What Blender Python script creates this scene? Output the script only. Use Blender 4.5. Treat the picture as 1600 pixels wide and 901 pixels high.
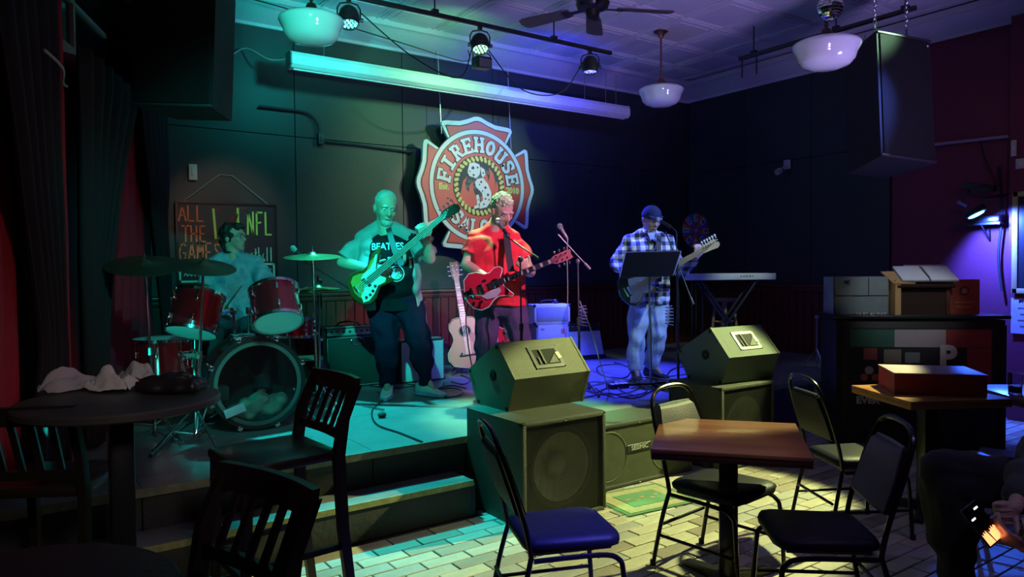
import bpy, bmesh, math, random
from mathutils import Vector, Matrix, noise, Quaternion
from mathutils.bvhtree import BVHTree
for o in list(bpy.data.objects): bpy.data.objects.remove(o)
SC = bpy.context.scene; COL = SC.collection
PI = math.pi; R = math.radians; V = Vector
random.seed(7)
# ------------------------------------------------------------------ camera
CZ = 1.59; F = 1130.0; YAW = R(34.9); PIT = R(1.68); ROL = R(0.5)
SN, CS = math.sin(YAW), math.cos(YAW)
_f0 = V((SN, CS, 0)); _f = (_f0*math.cos(PIT) - V((0,0,1))*math.sin(PIT)).normalized()
_r0 = V((CS, -SN, 0)); _u0 = _r0.cross(_f)
_r = _r0*math.cos(ROL) - _u0*math.sin(ROL); _u = _u0*math.cos(ROL) + _r0*math.sin(ROL)
CAMP = V((0, 0, CZ))
cd = bpy.data.cameras.new('camera'); cam = bpy.data.objects.new('camera', cd); COL.objects.link(cam)
cd.sensor_width = 36; cd.lens = 36*F/1600; cd.clip_start = .05; cd.clip_end = 60
cam.matrix_world = Matrix(((_r.x,_u.x,-_f.x,0),(_r.y,_u.y,-_f.y,0),(_r.z,_u.z,-_f.z,CZ),(0,0,0,1)))
SC.camera = cam
def ray(px, py): return _f + _r*((px-800)/F) + _u*((450.5-py)/F)
def PD(px, py, d): return CAMP + ray(px, py)*d                 # pixel at depth d
def PZ(px, py, z): v = ray(px, py); return CAMP + v*((z-CZ)/v.z)
def PY(px, py, y): v = ray(px, py); return CAMP + v*(y/v.y)
def PX(px, py, x): v = ray(px, py); return CAMP + v*(x/v.x)
def W(r, d, z=0.0): return V((r*CS + d*SN, -r*SN + d*CS, z))    # metres right of / ahead of the viewer
def ANG(r, d): v = W(r, d); return math.atan2(v.y, v.x)         # heading of a camera-frame direction
# ------------------------------------------------------------------ world, exposure
wd = bpy.data.worlds.new('world'); SC.world = wd; wd.use_nodes = True
wd.node_tree.nodes['Background'].inputs[0].default_value = (.30,.25,.50,1)
wd.node_tree.nodes['Background'].inputs[1].default_value = .012
SC.view_settings.view_transform = 'Standard'; SC.view_settings.look = 'None'
SC.view_settings.gamma = 1; SC.view_settings.use_curve_mapping = False
SC.view_settings.exposure = 0.12
# ------------------------------------------------------------------ stage lamps and added fill (spots)
def spot(name, loc, tgt, col, w, ang=40, blend=.35, rad=.05):
    l = bpy.data.lights.new(name, 'SPOT'); l.energy = w; l.color = col; l.spot_size = R(ang)
    l.spot_blend = blend; l.shadow_soft_size = rad
    o = bpy.data.objects.new(name, l); COL.objects.link(o); o.location = loc
    o.rotation_euler = (V(tgt)-V(loc)).to_track_quat('-Z', 'Y').to_euler(); return o
S = .45                                                          # stage height
TRY = 5.95                                                       # the rear lighting track
PARS = [  # pixel x, colour, aim, watts, cone
 (545, (.01,.75,.72), (2.15,4.9,S), 1300, 44), (750, (.25,1,.40), (3.30,4.60,S), 1900, 30),
 (921, (.04,.05,1.0), (5.0,5.7,S), 2300, 54)]
for (px, c, t, w, a), sp in zip(PARS, ((1.5,6.9,3.5), (3.6,6.9,3.5), (5.6,6.9,3.5))):
    p = PY(px, 30, TRY); spot('par_beam', (p.x, TRY-.02, 3.60), t, c, w, a, .6)
    spot('par_spill', (p.x, TRY+.12, 3.63), (p.x+.1, 6.9, 3.63), c, 40 if px < 900 else 60, 150, 1.0)
# the audience-side bar of lamps, above and to the sides of the viewer, with added fill spots among them
spot('front_beam_teal',  (0.3,1.6,3.9), (2.72,5.85,1.65), (.01,.80,.60), 1700, 18, .6)
spot('drum_fill_teal', (.15,4.45,.75), (1.8,5.6,1.35), (.01,.80,.62), 60, 62, .8)  # added fill without a fixture, lights the drum undersides
spot('front_beam_teal_wide', (0.3,1.6,3.9), (1.75,6.2,1.2), (.01,.72,.62), 480, 36, .9)
spot('globe_fill_teal', (0.3,1.6,2.6), (1.9,5.2,3.6), (.02,.80,.58), 900, 20, .9)  # spot added to turn the left pendant shade teal
spot('front_beam_green', (6.6,2.4,3.95), (4.35,7.3,2.35), (.42,.85,.45), 620, 33, .8)
spot('front_beam_red',   (3.6,1.4,3.95), (3.75,5.6,1.38), (1.0,.45,.85), 800, 21, .5)
spot('front_beam_blue',  (6.3,2.0,3.95), (5.2,5.6,1.2), (.12,.20,1.0), 800, 30, .7)
spot('front_beam_white', (4.3,1.6,3.95), (5.25,5.4,1.2), (.70,1.0,.85), 300, 18, .7)
spot('front_beam_lime',  (7.2,2.55,4.0), (3.45,3.30,.2), (.84,.92,.36), 2400, 28, .22)
spot('front_beam_violet', (2.6,-.6,3.9), (2.9,2.0,0), (.50,.38,1.0), 60, 44, .6)
spot('seat_fill_blue',  (3.0,1.0,3.9), (2.02,2.36,.46), (.08,.08,1.0), 1700, 13, .8)  # narrow blue spot added for the one chair seat
spot('ceiling_fill_violet_a', (2.2,.5,1.3), (3.6,4.0,4.2), (.46,.33,.80), 520, 66, 1.0, .3)  # added uplight that gives the ceiling its violet, no fixture
spot('ceiling_fill_violet_b', (5.4,.9,1.3), (6.0,4.0,4.2), (.42,.31,.84), 380, 66, 1.0, .3)  # second added uplight, for the right part of the ceiling
spot('keys_fill', (5.0,2.2,3.95), (6.75,5.3,1.45), (.70,.95,.90), 260, 15, .8)  # spot added to brighten the keyboard back panel
spot('counter_fill', (4.2,.6,3.9), (6.3,3.1,1.36), (.80,.95,1.0), 190, 15, .8)  # added spot for the case and binder on the counter
spot('sign_fill', (6.2,2.2,3.95), (4.30,7.2,2.45), (1.0,.70,.78), 330, 15, .6)  # extra pinkish spot added to brighten the round sign
spot('chalk_fill', (1.6,2.0,3.95), (1.78,7.35,2.05), (1.0,.75,.55), 190, 14, .7)  # warm spot added to keep the orange chalk vivid under the teal
spot('front_beam_floor', (3.4,.2,3.9), (2.35,3.05,0), (.62,.85,.45), 150, 20, .5)
spot('house_amber',  (4.2,.2,3.9), (2.6,2.4,.75), (1.0,.45,.22), 70, 26, 1.0, .1)
spot('drape_fill_red', (3.4,-.6,2.6), (.3,5.6,1.7), (1.0,.30,.38), 95, 34, 1.0, .2)  # red spot added to lift the left drapes
spot('wall_fill_red', (2.5,-.5,3.4), (8.4,3.0,1.8), (1.0,.40,.62), 70, 40, 1.0, .2)  # red spot added for the right wall, like the left one
spot('napkin_fill', (.5,-1.0,3.0), (.3,3.3,1.0), (1.0,.88,.84), 110, 24, 1.0, .3)  # soft spot added to brighten the napkins
# ------------------------------------------------------------------ materials
MC = {}
def mat(name, col, rough=.5, metal=0., var=.12, vs=12., bump=.0, bs=60., emit=None, es=1., coat=0., alpha=1., trans=0., spec=.5):
    if name in MC: return MC[name]
    m = bpy.data.materials.new(name); m.use_nodes = True; nt = m.node_tree; N = nt.nodes; L = nt.links
    b = N['Principled BSDF']; b.inputs['Roughness'].default_value = rough; b.inputs['Metallic'].default_value = metal
    b.inputs['Specular IOR Level'].default_value = spec
    b.inputs['Coat Weight'].default_value = coat; b.inputs['Coat Roughness'].default_value = .08
    if trans: b.inputs['Transmission Weight'].default_value = trans; b.inputs['IOR'].default_value = 1.15
    if alpha < 1: b.inputs['Alpha'].default_value = alpha
    tc = N.new('ShaderNodeTexCoord'); nz = N.new('ShaderNodeTexNoise'); nz.inputs['Scale'].default_value = vs
    nz.inputs['Detail'].default_value = 4
    L.new(tc.outputs['Object'], nz.inputs['Vector'])
    mx = N.new('ShaderNodeMix'); mx.data_type = 'RGBA'
    mx.inputs[6].default_value = (*[c*(1-var) for c in col], 1); mx.inputs[7].default_value = (*[min(1, c*(1+var)) for c in col], 1)
    L.new(nz.outputs['Fac'], mx.inputs[0]); L.new(mx.outputs[2], b.inputs['Base Color'])
    if bump:
        n2 = N.new('ShaderNodeTexNoise'); n2.inputs['Scale'].default_value = bs; n2.inputs['Detail'].default_value = 3
        L.new(tc.outputs['Object'], n2.inputs['Vector'])
        bp = N.new('ShaderNodeBump'); bp.inputs['Strength'].default_value = bump; bp.inputs['Distance'].default_value = .01
        L.new(n2.outputs['Fac'], bp.inputs['Height']); L.new(bp.outputs[0], b.inputs['Normal'])
    if emit:
        b.inputs['Emission Color'].default_value = (*emit, 1); b.inputs['Emission Strength'].default_value = es
    MC[name] = m; return m
def ramp_mat(name, stops, scale=(1,1,1), kind='noise', tscale=5, rough=.5, bump=0, dist=0, coat=0):
    if name in MC: return MC[name]
    m = bpy.data.materials.new(name); m.use_nodes = True; nt = m.node_tree; N = nt.nodes; L = nt.links
    b = N['Principled BSDF']; b.inputs['Roughness'].default_value = rough; b.inputs['Coat Weight'].default_value = coat
    tc = N.new('ShaderNodeTexCoord'); mp = N.new('ShaderNodeMapping'); mp.inputs['Scale'].default_value = scale
    L.new(tc.outputs['Object'], mp.inputs[0])
    if kind == 'wave':
        t = N.new('ShaderNodeTexWave'); t.inputs['Scale'].default_value = tscale; t.inputs['Distortion'].default_value = dist; t.inputs['Detail'].default_value = 3
    else:
        t = N.new('ShaderNodeTexNoise'); t.inputs['Scale'].default_value = tscale; t.inputs['Detail'].default_value = 5
    L.new(mp.outputs[0], t.inputs['Vector'])
    r = N.new('ShaderNodeValToRGB'); e = r.color_ramp.elements
    e[0].position = stops[0][0]; e[0].color = (*stops[0][1], 1); e[1].position = stops[-1][0]; e[1].color = (*stops[-1][1], 1)
    for p, c in stops[1:-1]: q = e.new(p); q.color = (*c, 1)
    L.new(t.outputs['Fac'], r.inputs[0]); L.new(r.outputs[0], b.inputs['Base Color'])
    if bump:
        bp = N.new('ShaderNodeBump'); bp.inputs['Strength'].default_value = bump; bp.inputs['Distance'].default_value = .01
        L.new(t.outputs['Fac'], bp.inputs['Height']); L.new(bp.outputs[0], b.inputs['Normal'])
    MC[name] = m; return m
def plaid_mat():
    m = bpy.data.materials.new('plaid'); m.use_nodes = True; nt = m.node_tree; N = nt.nodes; L = nt.links
    b = N['Principled BSDF']; b.inputs['Roughness'].default_value = .85
    tc = N.new('ShaderNodeTexCoord'); mp = N.new('ShaderNodeMapping'); mp.inputs['Rotation'].default_value = (0,0,YAW)
    L.new(tc.outputs['Object'], mp.inputs[0]); sx = N.new('ShaderNodeSeparateXYZ'); L.new(mp.outputs[0], sx.inputs[0])
    outs = []
    for k, ph in ((0, 0.), (2, 1.2)):
        a = N.new('ShaderNodeMath'); a.operation = 'MULTIPLY_ADD'; a.inputs[1].default_value = 2*PI/.085; a.inputs[2].default_value = ph
        L.new(sx.outputs[k], a.inputs[0]); s = N.new('ShaderNodeMath'); s.operation = 'SINE'; L.new(a.outputs[0], s.inputs[0])
        g = N.new('ShaderNodeMath'); g.operation = 'GREATER_THAN'; g.inputs[1].default_value = .05; L.new(s.outputs[0], g.inputs[0]); outs.append(g)
    ad = N.new('ShaderNodeMath'); ad.operation = 'ADD'; L.new(outs[0].outputs[0], ad.inputs[0]); L.new(outs[1].outputs[0], ad.inputs[1])
    hv = N.new('ShaderNodeMath'); hv.operation = 'MULTIPLY'; hv.inputs[1].default_value = .5; L.new(ad.outputs[0], hv.inputs[0])
    r = N.new('ShaderNodeValToRGB'); r.color_ramp.interpolation = 'CONSTANT'; e = r.color_ramp.elements
    e[0].position = 0; e[0].color = (.72,.74,.78,1); e[1].position = .75; e[1].color = (.02,.022,.05,1); q = e.new(.25); q.color = (.22,.24,.32,1)
    L.new(hv.outputs[0], r.inputs[0]); L.new(r.outputs[0], b.inputs['Base Color']); MC['plaid'] = m; return m
BLK = mat('black_paint', (.012,.012,.015), .45, bump=.1)
SATIN = mat('satin_black', (.015,.015,.017), .3)
CARP = mat('speaker_coating', (.045,.046,.046), .62, bump=.6, bs=160)
CHR = mat('chrome', (.75,.75,.78), .16, 1.)
STL = mat('steel', (.35,.35,.37), .35, 1.)
WHT = mat('white_plastic', (.7,.7,.68), .45)
RUB = mat('black_rubber', (.01,.01,.01), .7)
GREY = mat('grey_plastic', (.12,.12,.13), .5)
# ------------------------------------------------------------------ mesh builder
ROOT = {}
def frame(loc, x=None, z=None):
    """matrix with x axis along x and z axis near z"""
    x = V(x).normalized(); z = V(z); z = (z - x*z.dot(x)).normalized(); y = z.cross(x)
    return Matrix(((x.x,y.x,z.x,loc[0]),(x.y,y.y,z.y,loc[1]),(x.z,y.z,z.z,loc[2]),(0,0,0,1)))
def TR(loc, rz=0): return Matrix.Translation(V(loc)) @ Matrix.Rotation(rz, 4, 'Z')
class MB:
    def __init__(s, M=None): s.bm = bmesh.new(); s.M = M if M is not None else Matrix()
    def fin(s, vs, M=None):
        MM = s.M @ M if M is not None else s.M
        for v in vs: v.co = MM @ v.co
        return s
    def box(s, c, size, rot=None, bev=0, seg=2):
        r = bmesh.ops.create_cube(s.bm, size=1); vs = r['verts']
        for v in vs: v.co = V((v.co.x*size[0], v.co.y*size[1], v.co.z*size[2]))
        if bev:
            es = list({e for v in vs for e in v.link_edges})
            g = bmesh.ops.bevel(s.bm, geom=es, offset=bev, segments=seg, affect='EDGES', profile=.5)
            vs = list({v for f in g['faces'] for v in f.verts} | {v for v in vs if v.is_valid})
        M = Matrix.Translation(V(c)); M = M @ rot.to_4x4() if rot is not None else M
        return s.fin(vs, M)
    def hexa(s, pts):                       # 8 corners: bottom 4 then top 4
        vs = [s.bm.verts.new(V(p)) for p in pts]
        for q in ((3,2,1,0),(4,5,6,7),(0,1,5,4),(1,2,6,5),(2,3,7,6),(3,0,4,7)): s.bm.faces.new([vs[i] for i in q])
        return s.fin(vs)
    def loft(s, rings, caps=True, closed=True):
        vv = [[s.bm.verts.new(V(p)) for p in r] for r in rings]; n = len(vv[0])
        for a, b in zip(vv, vv[1:]):
            for i in range(n if closed else n-1):
                j = (i+1) % n; s.bm.faces.new((a[i], a[j], b[j], b[i]))
        if caps and closed: s.bm.faces.new(vv[0][::-1]); s.bm.faces.new(vv[-1])
        return s.fin([v for r in vv for v in r])
    def cyl(s, a, b, r, r2=None, n=12):
        a, b = V(a), V(b); r2 = r if r2 is None else r2; d = (b-a); q = d.to_track_quat('Z', 'Y')
        rg = []
        for p, rr in ((a, r), (b, r2)): rg.append([p + q @ V((rr*math.cos(2*PI*i/n), rr*math.sin(2*PI*i/n), 0)) for i in range(n)])
        return s.loft(rg)
    def tube(s, pts, r, n=6, sm=0):
        pts = [V(p) for p in pts]
        if sm:
            out = []
            for i in range(len(pts)-1):
                p0 = pts[max(i-1,0)]; p1 = pts[i]; p2 = pts[i+1]; p3 = pts[min(i+2,len(pts)-1)]
                for k in range(sm):
                    t = k/sm; out.append(.5*((2*p1)+(-p0+p2)*t+(2*p0-5*p1+4*p2-p3)*t*t+(-p0+3*p1-3*p2+p3)*t**3))
            out.append(pts[-1]); pts = out
        rg = []; up = None
        for i, p in enumerate(pts):
            t = (pts[min(i+1,len(pts)-1)] - pts[max(i-1,0)]).normalized()
            if up is None: up = t.orthogonal().normalized()
            up = (up - t*up.dot(t)); up = up.normalized() if up.length > 1e-6 else t.orthogonal().normalized()
            w = t.cross(up); rr = r[i] if isinstance(r, (list, tuple)) else r
            rg.append([p + up*(rr*math.cos(2*PI*k/n)) + w*(rr*math.sin(2*PI*k/n)) for k in range(n)])
        return s.loft(rg)
    def lathe(s, prof, M=None, n=24):
        rg = [[V((r*math.cos(2*PI*i/n), r*math.sin(2*PI*i/n), z)) for i in range(n)] for r, z in prof]
        if M is None: return s.loft(rg, caps=False)
        return s.loft([[M @ p for p in r] for r in rg], caps=False)
    def sph(s, c, rad, rot=None, seg=16):
        r = bmesh.ops.create_uvsphere(s.bm, u_segments=seg, v_segments=max(6, seg//2), radius=1)
        rad = (rad,)*3 if not hasattr(rad, '__len__') else rad
        for v in r['verts']: v.co = V((v.co.x*rad[0], v.co.y*rad[1], v.co.z*rad[2]))
        M = Matrix.Translation(V(c)); M = M @ rot.to_4x4() if rot is not None else M
        return s.fin(r['verts'], M)
    def cap(s, a, b, ra, rb=None, seg=12):
        rb = ra if rb is None else rb; s.cyl(a, b, ra, rb, seg); s.sph(a, ra, seg=seg); s.sph(b, rb, seg=seg); return s
    def prism(s, poly, z0, z1, M=None):
        n = len(poly); b = [s.bm.verts.new((p[0], p[1], z0)) for p in poly]; t = [s.bm.verts.new((p[0], p[1], z1)) for p in poly]
        s.bm.faces.new(b[::-1]); s.bm.faces.new(t)
        for i in range(n): s.bm.faces.new((b[i], b[(i+1)%n], t[(i+1)%n], t[i]))
        return s.fin(b+t, M)
    def build(s, name, m, parent=None, world=False, ang=.6, remesh=0, smooth=0, solid=0, wob=0, wobs=6, origin=None):
        bm = s.bm; bmesh.ops.recalc_face_normals(bm, faces=bm.faces)
        me = bpy.data.meshes.new(name); bm.to_mesh(me)
        if remesh or smooth or solid:
            t = bpy.data.objects.new('tmp', me); COL.objects.link(t)
            if solid: q = t.modifiers.new('s', 'SOLIDIFY'); q.thickness = solid; q.offset = 0
            if remesh: q = t.modifiers.new('r', 'REMESH'); q.mode = 'VOXEL'; q.voxel_size = remesh
            if smooth: q = t.modifiers.new('m', 'SMOOTH'); q.factor = .5; q.iterations = smooth
            dg = bpy.context.evaluated_depsgraph_get(); dg.update()
            me2 = bpy.data.meshes.new_from_object(t.evaluated_get(dg)); bpy.data.objects.remove(t); bpy.data.meshes.remove(me); me = me2; me.name = name
        bm.free(); bm = bmesh.new(); bm.from_mesh(me); bm.normal_update()
        if wob:
            for v in bm.verts: v.co += v.normal*wob*noise.noise(v.co*wobs)
        sm = ang > 0
        for f in bm.faces: f.smooth = sm
        for e in bm.edges:
            e.smooth = not (len(e.link_faces) == 2 and e.calc_face_angle(0) > ang)
        bm.to_mesh(me); bm.free()
        if world and parent is not None: me.transform(ROOT[parent.name].inverted())
        o = bpy.data.objects.new(name, me); COL.objects.link(o)
        if parent is not None and parent.parent is None and False: pass
        o.parent = parent
        if parent is not None and not world and origin is None: pass
        if parent is None:
            if origin is None:
                cs = [v.co for v in me.vertices]; n = max(1, len(cs))
                origin = V((sum(c.x for c in cs)/n, sum(c.y for c in cs)/n, min(c.z for c in cs)))
            me.transform(Matrix.Translation(-V(origin))); o.location = origin
        ROOT[o.name] = ROOT[parent.name].copy() if parent is not None else Matrix.Translation(o.location)
        for mm in (m if isinstance(m, (list, tuple)) else [m]): me.materials.append(mm)
        return o
def thing(name, label, cat, loc=(0,0,0), rz=0, group=None, kind=None):
    o = bpy.data.objects.new(name, None); o.empty_display_size = .1; COL.objects.link(o)
    o.location = loc; o.rotation_euler = (0,0,rz); ROOT[o.name] = TR(loc, rz); tag(o, label, cat, group, kind); return o
def tag(o, label=None, cat=None, group=None, kind=None):
    if label: o['label'] = label
    if cat: o['category'] = cat
    if group: o['group'] = group
    if kind: o['kind'] = kind
    return o
def dup(o, loc=None, rz=None, label=None, parent=None):
    c = o.copy(); COL.objects.link(c); c.parent = parent
    if loc is not None: c.location = loc
    if rz is not None: c.rotation_euler = (0,0,rz)
    if label: c['label'] = label
    for ch in o.children: dup(ch, parent=c)
    return c
def copy_to(o, dx, parent):
    c = o.copy(); COL.objects.link(c); c.parent = parent; c.location = o.location + V(dx); return c
def text_mb(txt, size, depth, M, bold=.0, mb=None, align='CENTER', shear=0, sx=1.):
    cu = bpy.data.curves.new('t', 'FONT'); cu.body = txt; cu.size = size; cu.extrude = depth/2; cu.offset = bold
    cu.align_x = align; cu.align_y = 'CENTER'; cu.shear = shear; cu.resolution_u = 3
    t = bpy.data.objects.new('t', cu); COL.objects.link(t); dg = bpy.context.evaluated_depsgraph_get(); dg.update()
    me = bpy.data.meshes.new_from_object(t.evaluated_get(dg)); bpy.data.objects.remove(t)
    me.transform(M @ Matrix.Diagonal((sx,1,1,1))); mb = mb or MB(); mb.bm.from_mesh(me); return mb
def circ(r, n=32, c=(0,0), a0=0, a1=2*PI): return [(c[0]+r*math.cos(a0+(a1-a0)*i/n), c[1]+r*math.sin(a0+(a1-a0)*i/n)) for i in range(n)]
# ================================================================== ROOM
CEIL = 4.19; BY = 7.4; RX = 8.38; CB = 4.02
WALLM = mat('black_wall', (.024,.027,.032), .5, var=.25, vs=2.5, bump=.10, bs=40)
REDW = mat('dark_red_wall', (.14,.014,.045), .6, var=.15, vs=3, bump=.2, bs=40)
CEILM = mat('tin_ceiling', (.46,.44,.50), .55, var=.12, vs=3, bump=.3, bs=30)
TRIMW = mat('dull_cream_trim', (.30,.30,.26), .6)
WAIN = ramp_mat('red_brown_wood', [(.3,(.06,.010,.007)),(.7,(.13,.022,.014))], (1,1,.06), 'noise', 9, .38, .15)
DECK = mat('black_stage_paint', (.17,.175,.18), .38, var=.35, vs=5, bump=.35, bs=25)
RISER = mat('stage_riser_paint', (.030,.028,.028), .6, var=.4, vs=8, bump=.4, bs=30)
def struct(mb, name, m, parent=None, **k):
    o = mb.build(name, m, parent, **k)
    if parent is None: o['kind'] = 'structure'
    return o
fl = struct(MB().box((3.2,2.2,-.06), (12,12.4,.1)), 'floor', mat('grout', (.035,.033,.03), .8))
# brick-shaped floor tiles
TL, TW = .275, .105
TM = [mat('floor_tile_%s' % n, c, .5, var=.25, vs=9, bump=.35, bs=45) for n, c in
      (('tan',(.46,.42,.33)), ('sand',(.54,.50,.38)), ('brown',(.30,.26,.20)), ('grey',(.38,.37,.33)))]
tme = []
for m in TM:
    b = MB(); b.box((0,0,.0), (TL-.008, TW-.008, .022), bev=.003, seg=1); o = b.build('tile', m, None, origin=(0,0,0)); tme.append(o.data); bpy.data.objects.remove(o)
cand = []
for j in range(-12, 44):
    y = j*TW + .05
    for i in range(-12, 34):
        x = i*TL + (j % 2)*TL/2
        if y > 3.93 and x < 2.5: continue
        if y > 4.2: continue
        v = V((x, y, 0)) - CAMP; d = v.dot(_f)
        if d < .6: vis = False
        else:
            px = 800+F*v.dot(_r)/d; py = 450.5-F*v.dot(_u)/d; vis = 460 < px < 1600 and 640 < py < 915
        cand.append((0 if vis else 1, d, x, y))
cand.sort(); rs = random.Random(3); far = [MB() for _ in TM]
for k, (nv, d, x, y) in enumerate(cand):
    q = rs.randrange(4); dz = rs.uniform(-.0015,.0015)
    if k < 300:
        o = bpy.data.objects.new('tile', tme[q]); COL.objects.link(o); o.parent = fl
        o.location = V((x, y, -.009+dz)) - fl.location
    elif y < 7 and x < 9: far[q].box((x, y, -.009+dz), (TL-.008, TW-.008, .022))
for q in range(4): tag(far[q].build('tiles', TM[q], fl, world=True, ang=0), kind='stuff')
# ceiling with tin panels
ce = struct(MB().box((3.2,2.2,CEIL+.1), (12,12.4,.1)), 'ceiling', CEILM)
PS = .66; b = MB(); b.box((0,0,.0), (PS-.012, PS-.012, .02), bev=.004, seg=1)
n = PS/2-.035
b.tube([(-n,-n,-.012),(n,-n,-.012),(n,n,-.012),(-n,n,-.012),(-n,-n,-.012)], .012, 6)
b.box((0,0,-.012), (PS-.2, PS-.2, .016), bev=.007, seg=1)
o = b.build('ceiling_panel', CEILM, None, origin=(0,0,0)); pm = o.data; bpy.data.objects.remove(o)
for i in range(13):
    for j in range(11):
        x, y = .3+i*PS, .35+j*PS
        if y > BY-.25 or x > RX-.3: continue
        o = bpy.data.objects.new('ceiling_panel', pm); COL.objects.link(o); o.parent = ce; o.location = V((x, y, CEIL+.035)) - ce.location
# cornice (cove) along both walls
def cove(name, a, b, nrm):
    a, b, nrm = V(a), V(b), V(nrm); pr = [(0,0),(.03,0),(.035,.03),(.09,.05),(.19,.10),(.27,.14),(.30,.155),(.33,.155),(.33,.22),(0,.22)]
    m = MB(); m.loft([[p + nrm*q[0] + V((0,0,q[1])) for q in pr] for p in (a, b)]); struct(m, name, CEILM)
cove('trim_1', (-1.0,BY,CB-.02), (RX,BY,CB-.02), (0,-1,0)); cove('trim_2', (RX,BY,CB-.02), (RX,-3,CB-.02), (-1,0,0))
# back wall and its painted panels
wb = struct(MB().box((3.6,BY+.08,2.1), (9.9,.1,4.3)), 'wall_back', WALLM)
for i in range(8):
    for z0, z1 in ((1.34,2.95),(2.95,CB)):
        x0 = -1.2+i*1.22; MB().box((x0+.61,BY+.012,(z0+z1)/2), (1.213,.03,z1-z0-.006), bev=.002, seg=1).build('wall_panel', WALLM, wb, world=True)
wr = struct(MB().box((RX+.08,5.9,2.1), (.1,3.1,4.3)), 'wall_right', WALLM)
struct(MB().box((RX+.075,.7,2.1), (.11,7.3,4.3)), 'wall_right_red', REDW)
for i in range(3):
    for z0, z1 in ((1.34,2.95),(2.95,CB)):
        MB().box((RX+.012,4.87+i*1.0,(z0+z1)/2), (.03,.994,z1-z0-.006), bev=.002, seg=1).build('wall_panel', WALLM, wr, world=True)
struct(MB().box((RX+.02,2.42,2.05), (.22,1.4,4.1)), 'wall_right_pier', REDW)
# wainscot: boards, chair rail
def wains(name, a, b, nrm, z1=1.27):
    a, b, nrm = V(a), V(b), V(nrm); d = (b-a); L = d.length; d.normalize(); n = int(L/.105)
    rz = math.atan2(d.y, d.x); mid = (a+b)/2
    rail = MB(TR((0,0,0)))
    q = Matrix.Rotation(rz, 3, 'Z')
    rail.box(mid+nrm*.03+V((0,0,z1+.05)), (L,.05,.035), q, .006); rail.box(mid+nrm*.02+V((0,0,z1+.01)), (L,.028,.06), q, .004)
    o = struct(rail, name, WAIN)
    pl = MB(); pl.box((0,0,0), (.100,.014,z1-.02), bev=.004, seg=1); t = pl.build('board', WAIN, None, origin=(0,0,0)); me = t.data; bpy.data.objects.remove(t)
    for i in range(n):
        c = a + d*(i+.5)*L/n + nrm*.012
        p = bpy.data.objects.new('board', me); COL.objects.link(p); p.parent = o; p.location = V((c.x,c.y,z1/2)) - o.location; p.rotation_euler = (0,0,rz)
    return o
wains('trim_3', (.95,BY,0), (RX,BY,0), V((0,-1,0))); wains('trim_4', (RX,BY,0), (RX,4.37,0), V((-1,0,0)))
# left wall: a slanting bay with window head trim
LD = V((.358,.933,0)); LN = V((.933,-.358,0)); L0 = V((.98,7.4,0))
def LW(t, z, off=0): return L0 - LD*t + LN*off + V((0,0,z))
q = Matrix.Rotation(math.atan2(LD.y, LD.x), 3, 'Z')
struct(MB().box(LW(3.2,2.1,-.1), (6.6,.1,4.3), q), 'wall_left', mat('left_wall', (.045,.012,.018), .6))
struct(MB().box(LW(1.75,1.59+1.465,.03), (1.6,.07,.085), q, .008), 'trim_5', TRIMW)
struct(MB().box(LW(2.38,3.6,.03), (.05,.07,1.1), q, .006), 'trim_6', TRIMW)
w = struct(MB().box(LW(1.6,3.55,-.02), (1.5,.03,.95), q), 'window_1', mat('night_glass', (.01,.015,.015), .1))
MB().box(LW(1.6,3.55,.005), (.035,.03,.95), q).build('mullion', TRIMW, w, world=True)
MB().box(LW(1.6,3.45,.005), (1.5,.03,.03), q).build('transom', TRIMW, w, world=True)
struct(MB().box(LW(3.0,.07,-.02), (4.4,.05,.14), q, .01), 'baseboard_left', mat('base_red', (.10,.02,.025), .5))
# curtains
REDC = mat('red_curtain', (.30,.012,.028), .8, var=.2, vs=20, bump=.15, bs=200)
BLKC = mat('black_curtain', (.010,.008,.011), .9, var=.2)
def curtain(label, t0, t1, z0, z1, m, folds, amp, off, pinch=None, cat='curtain'):
    """sheet along the left wall between distances t0..t1 from the corner; pinch(z)->(s0,s1) narrows it"""
    b = MB(); nx = folds*8; nz = 26; rg = []
    for k in range(nz+1):
        z = z0+(z1-z0)*k/nz; a0, a1 = (0, 1) if pinch is None else pinch(z); row = []
        for i in range(nx+1):
            s = i/nx; t = t0+(t1-t0)*(a0+(a1-a0)*s)
            row.append(LW(t, z, off + amp*math.sin(s*folds*2*PI) + .012*noise.noise(V((s*5, z*1.5, t0)))))
        rg.append(row)
    b.loft(rg, closed=False); o = b.build('curtain', m, None, solid=.006, ang=2); return tag(o, label, cat)
def pz(z, zt, wt, w0, side):        # tie-back profile: width fraction grows away from the tie height
    f = min(1, abs(z-zt)/1.6)**1.3; w = wt+(w0-wt)*f
    return (0, w) if side < 0 else (1-w, 1)
curtain('dark red drape filling the bay window behind the drums', .02, 2.1, .47, 3.0, REDC, 9, .03, .10)
curtain('narrow dark red drape with deep folds, left of the bay window', 2.32, 2.62, .47, 4.1, REDC, 4, .035, .14)
curtain('red drape at the far left edge behind the high table', 2.95, 4.3, .47, 4.1, REDC, 8, .035, .10)
curtain('black drape hanging between the red window drape and the corner', -.15, .86, .47, 4.1, BLKC, 5, .03, .24,
        lambda z: (0, .16+.84*max(0,min(1,(z-1.0)/2.3))**.9 if z > 1.0 else .16))
curtain('black drape swept aside on the near side of the bay window', .95, 2.25, .47, 3.0, BLKC, 6, .03, .24,
        lambda z: (1-(.30+.70*max(0,min(1,(z-1.1)/1.75))**1.6) if z > 1.1 else .70+.2*(1.1-z), 1))
curtain('black drape tied back at the far left edge', 2.66, 3.6, .47, 4.1, BLKC, 5, .03, .24,
        lambda z: (0, .30+.7*max(0,min(1,abs(z-1.2)/2.4))))
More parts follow.
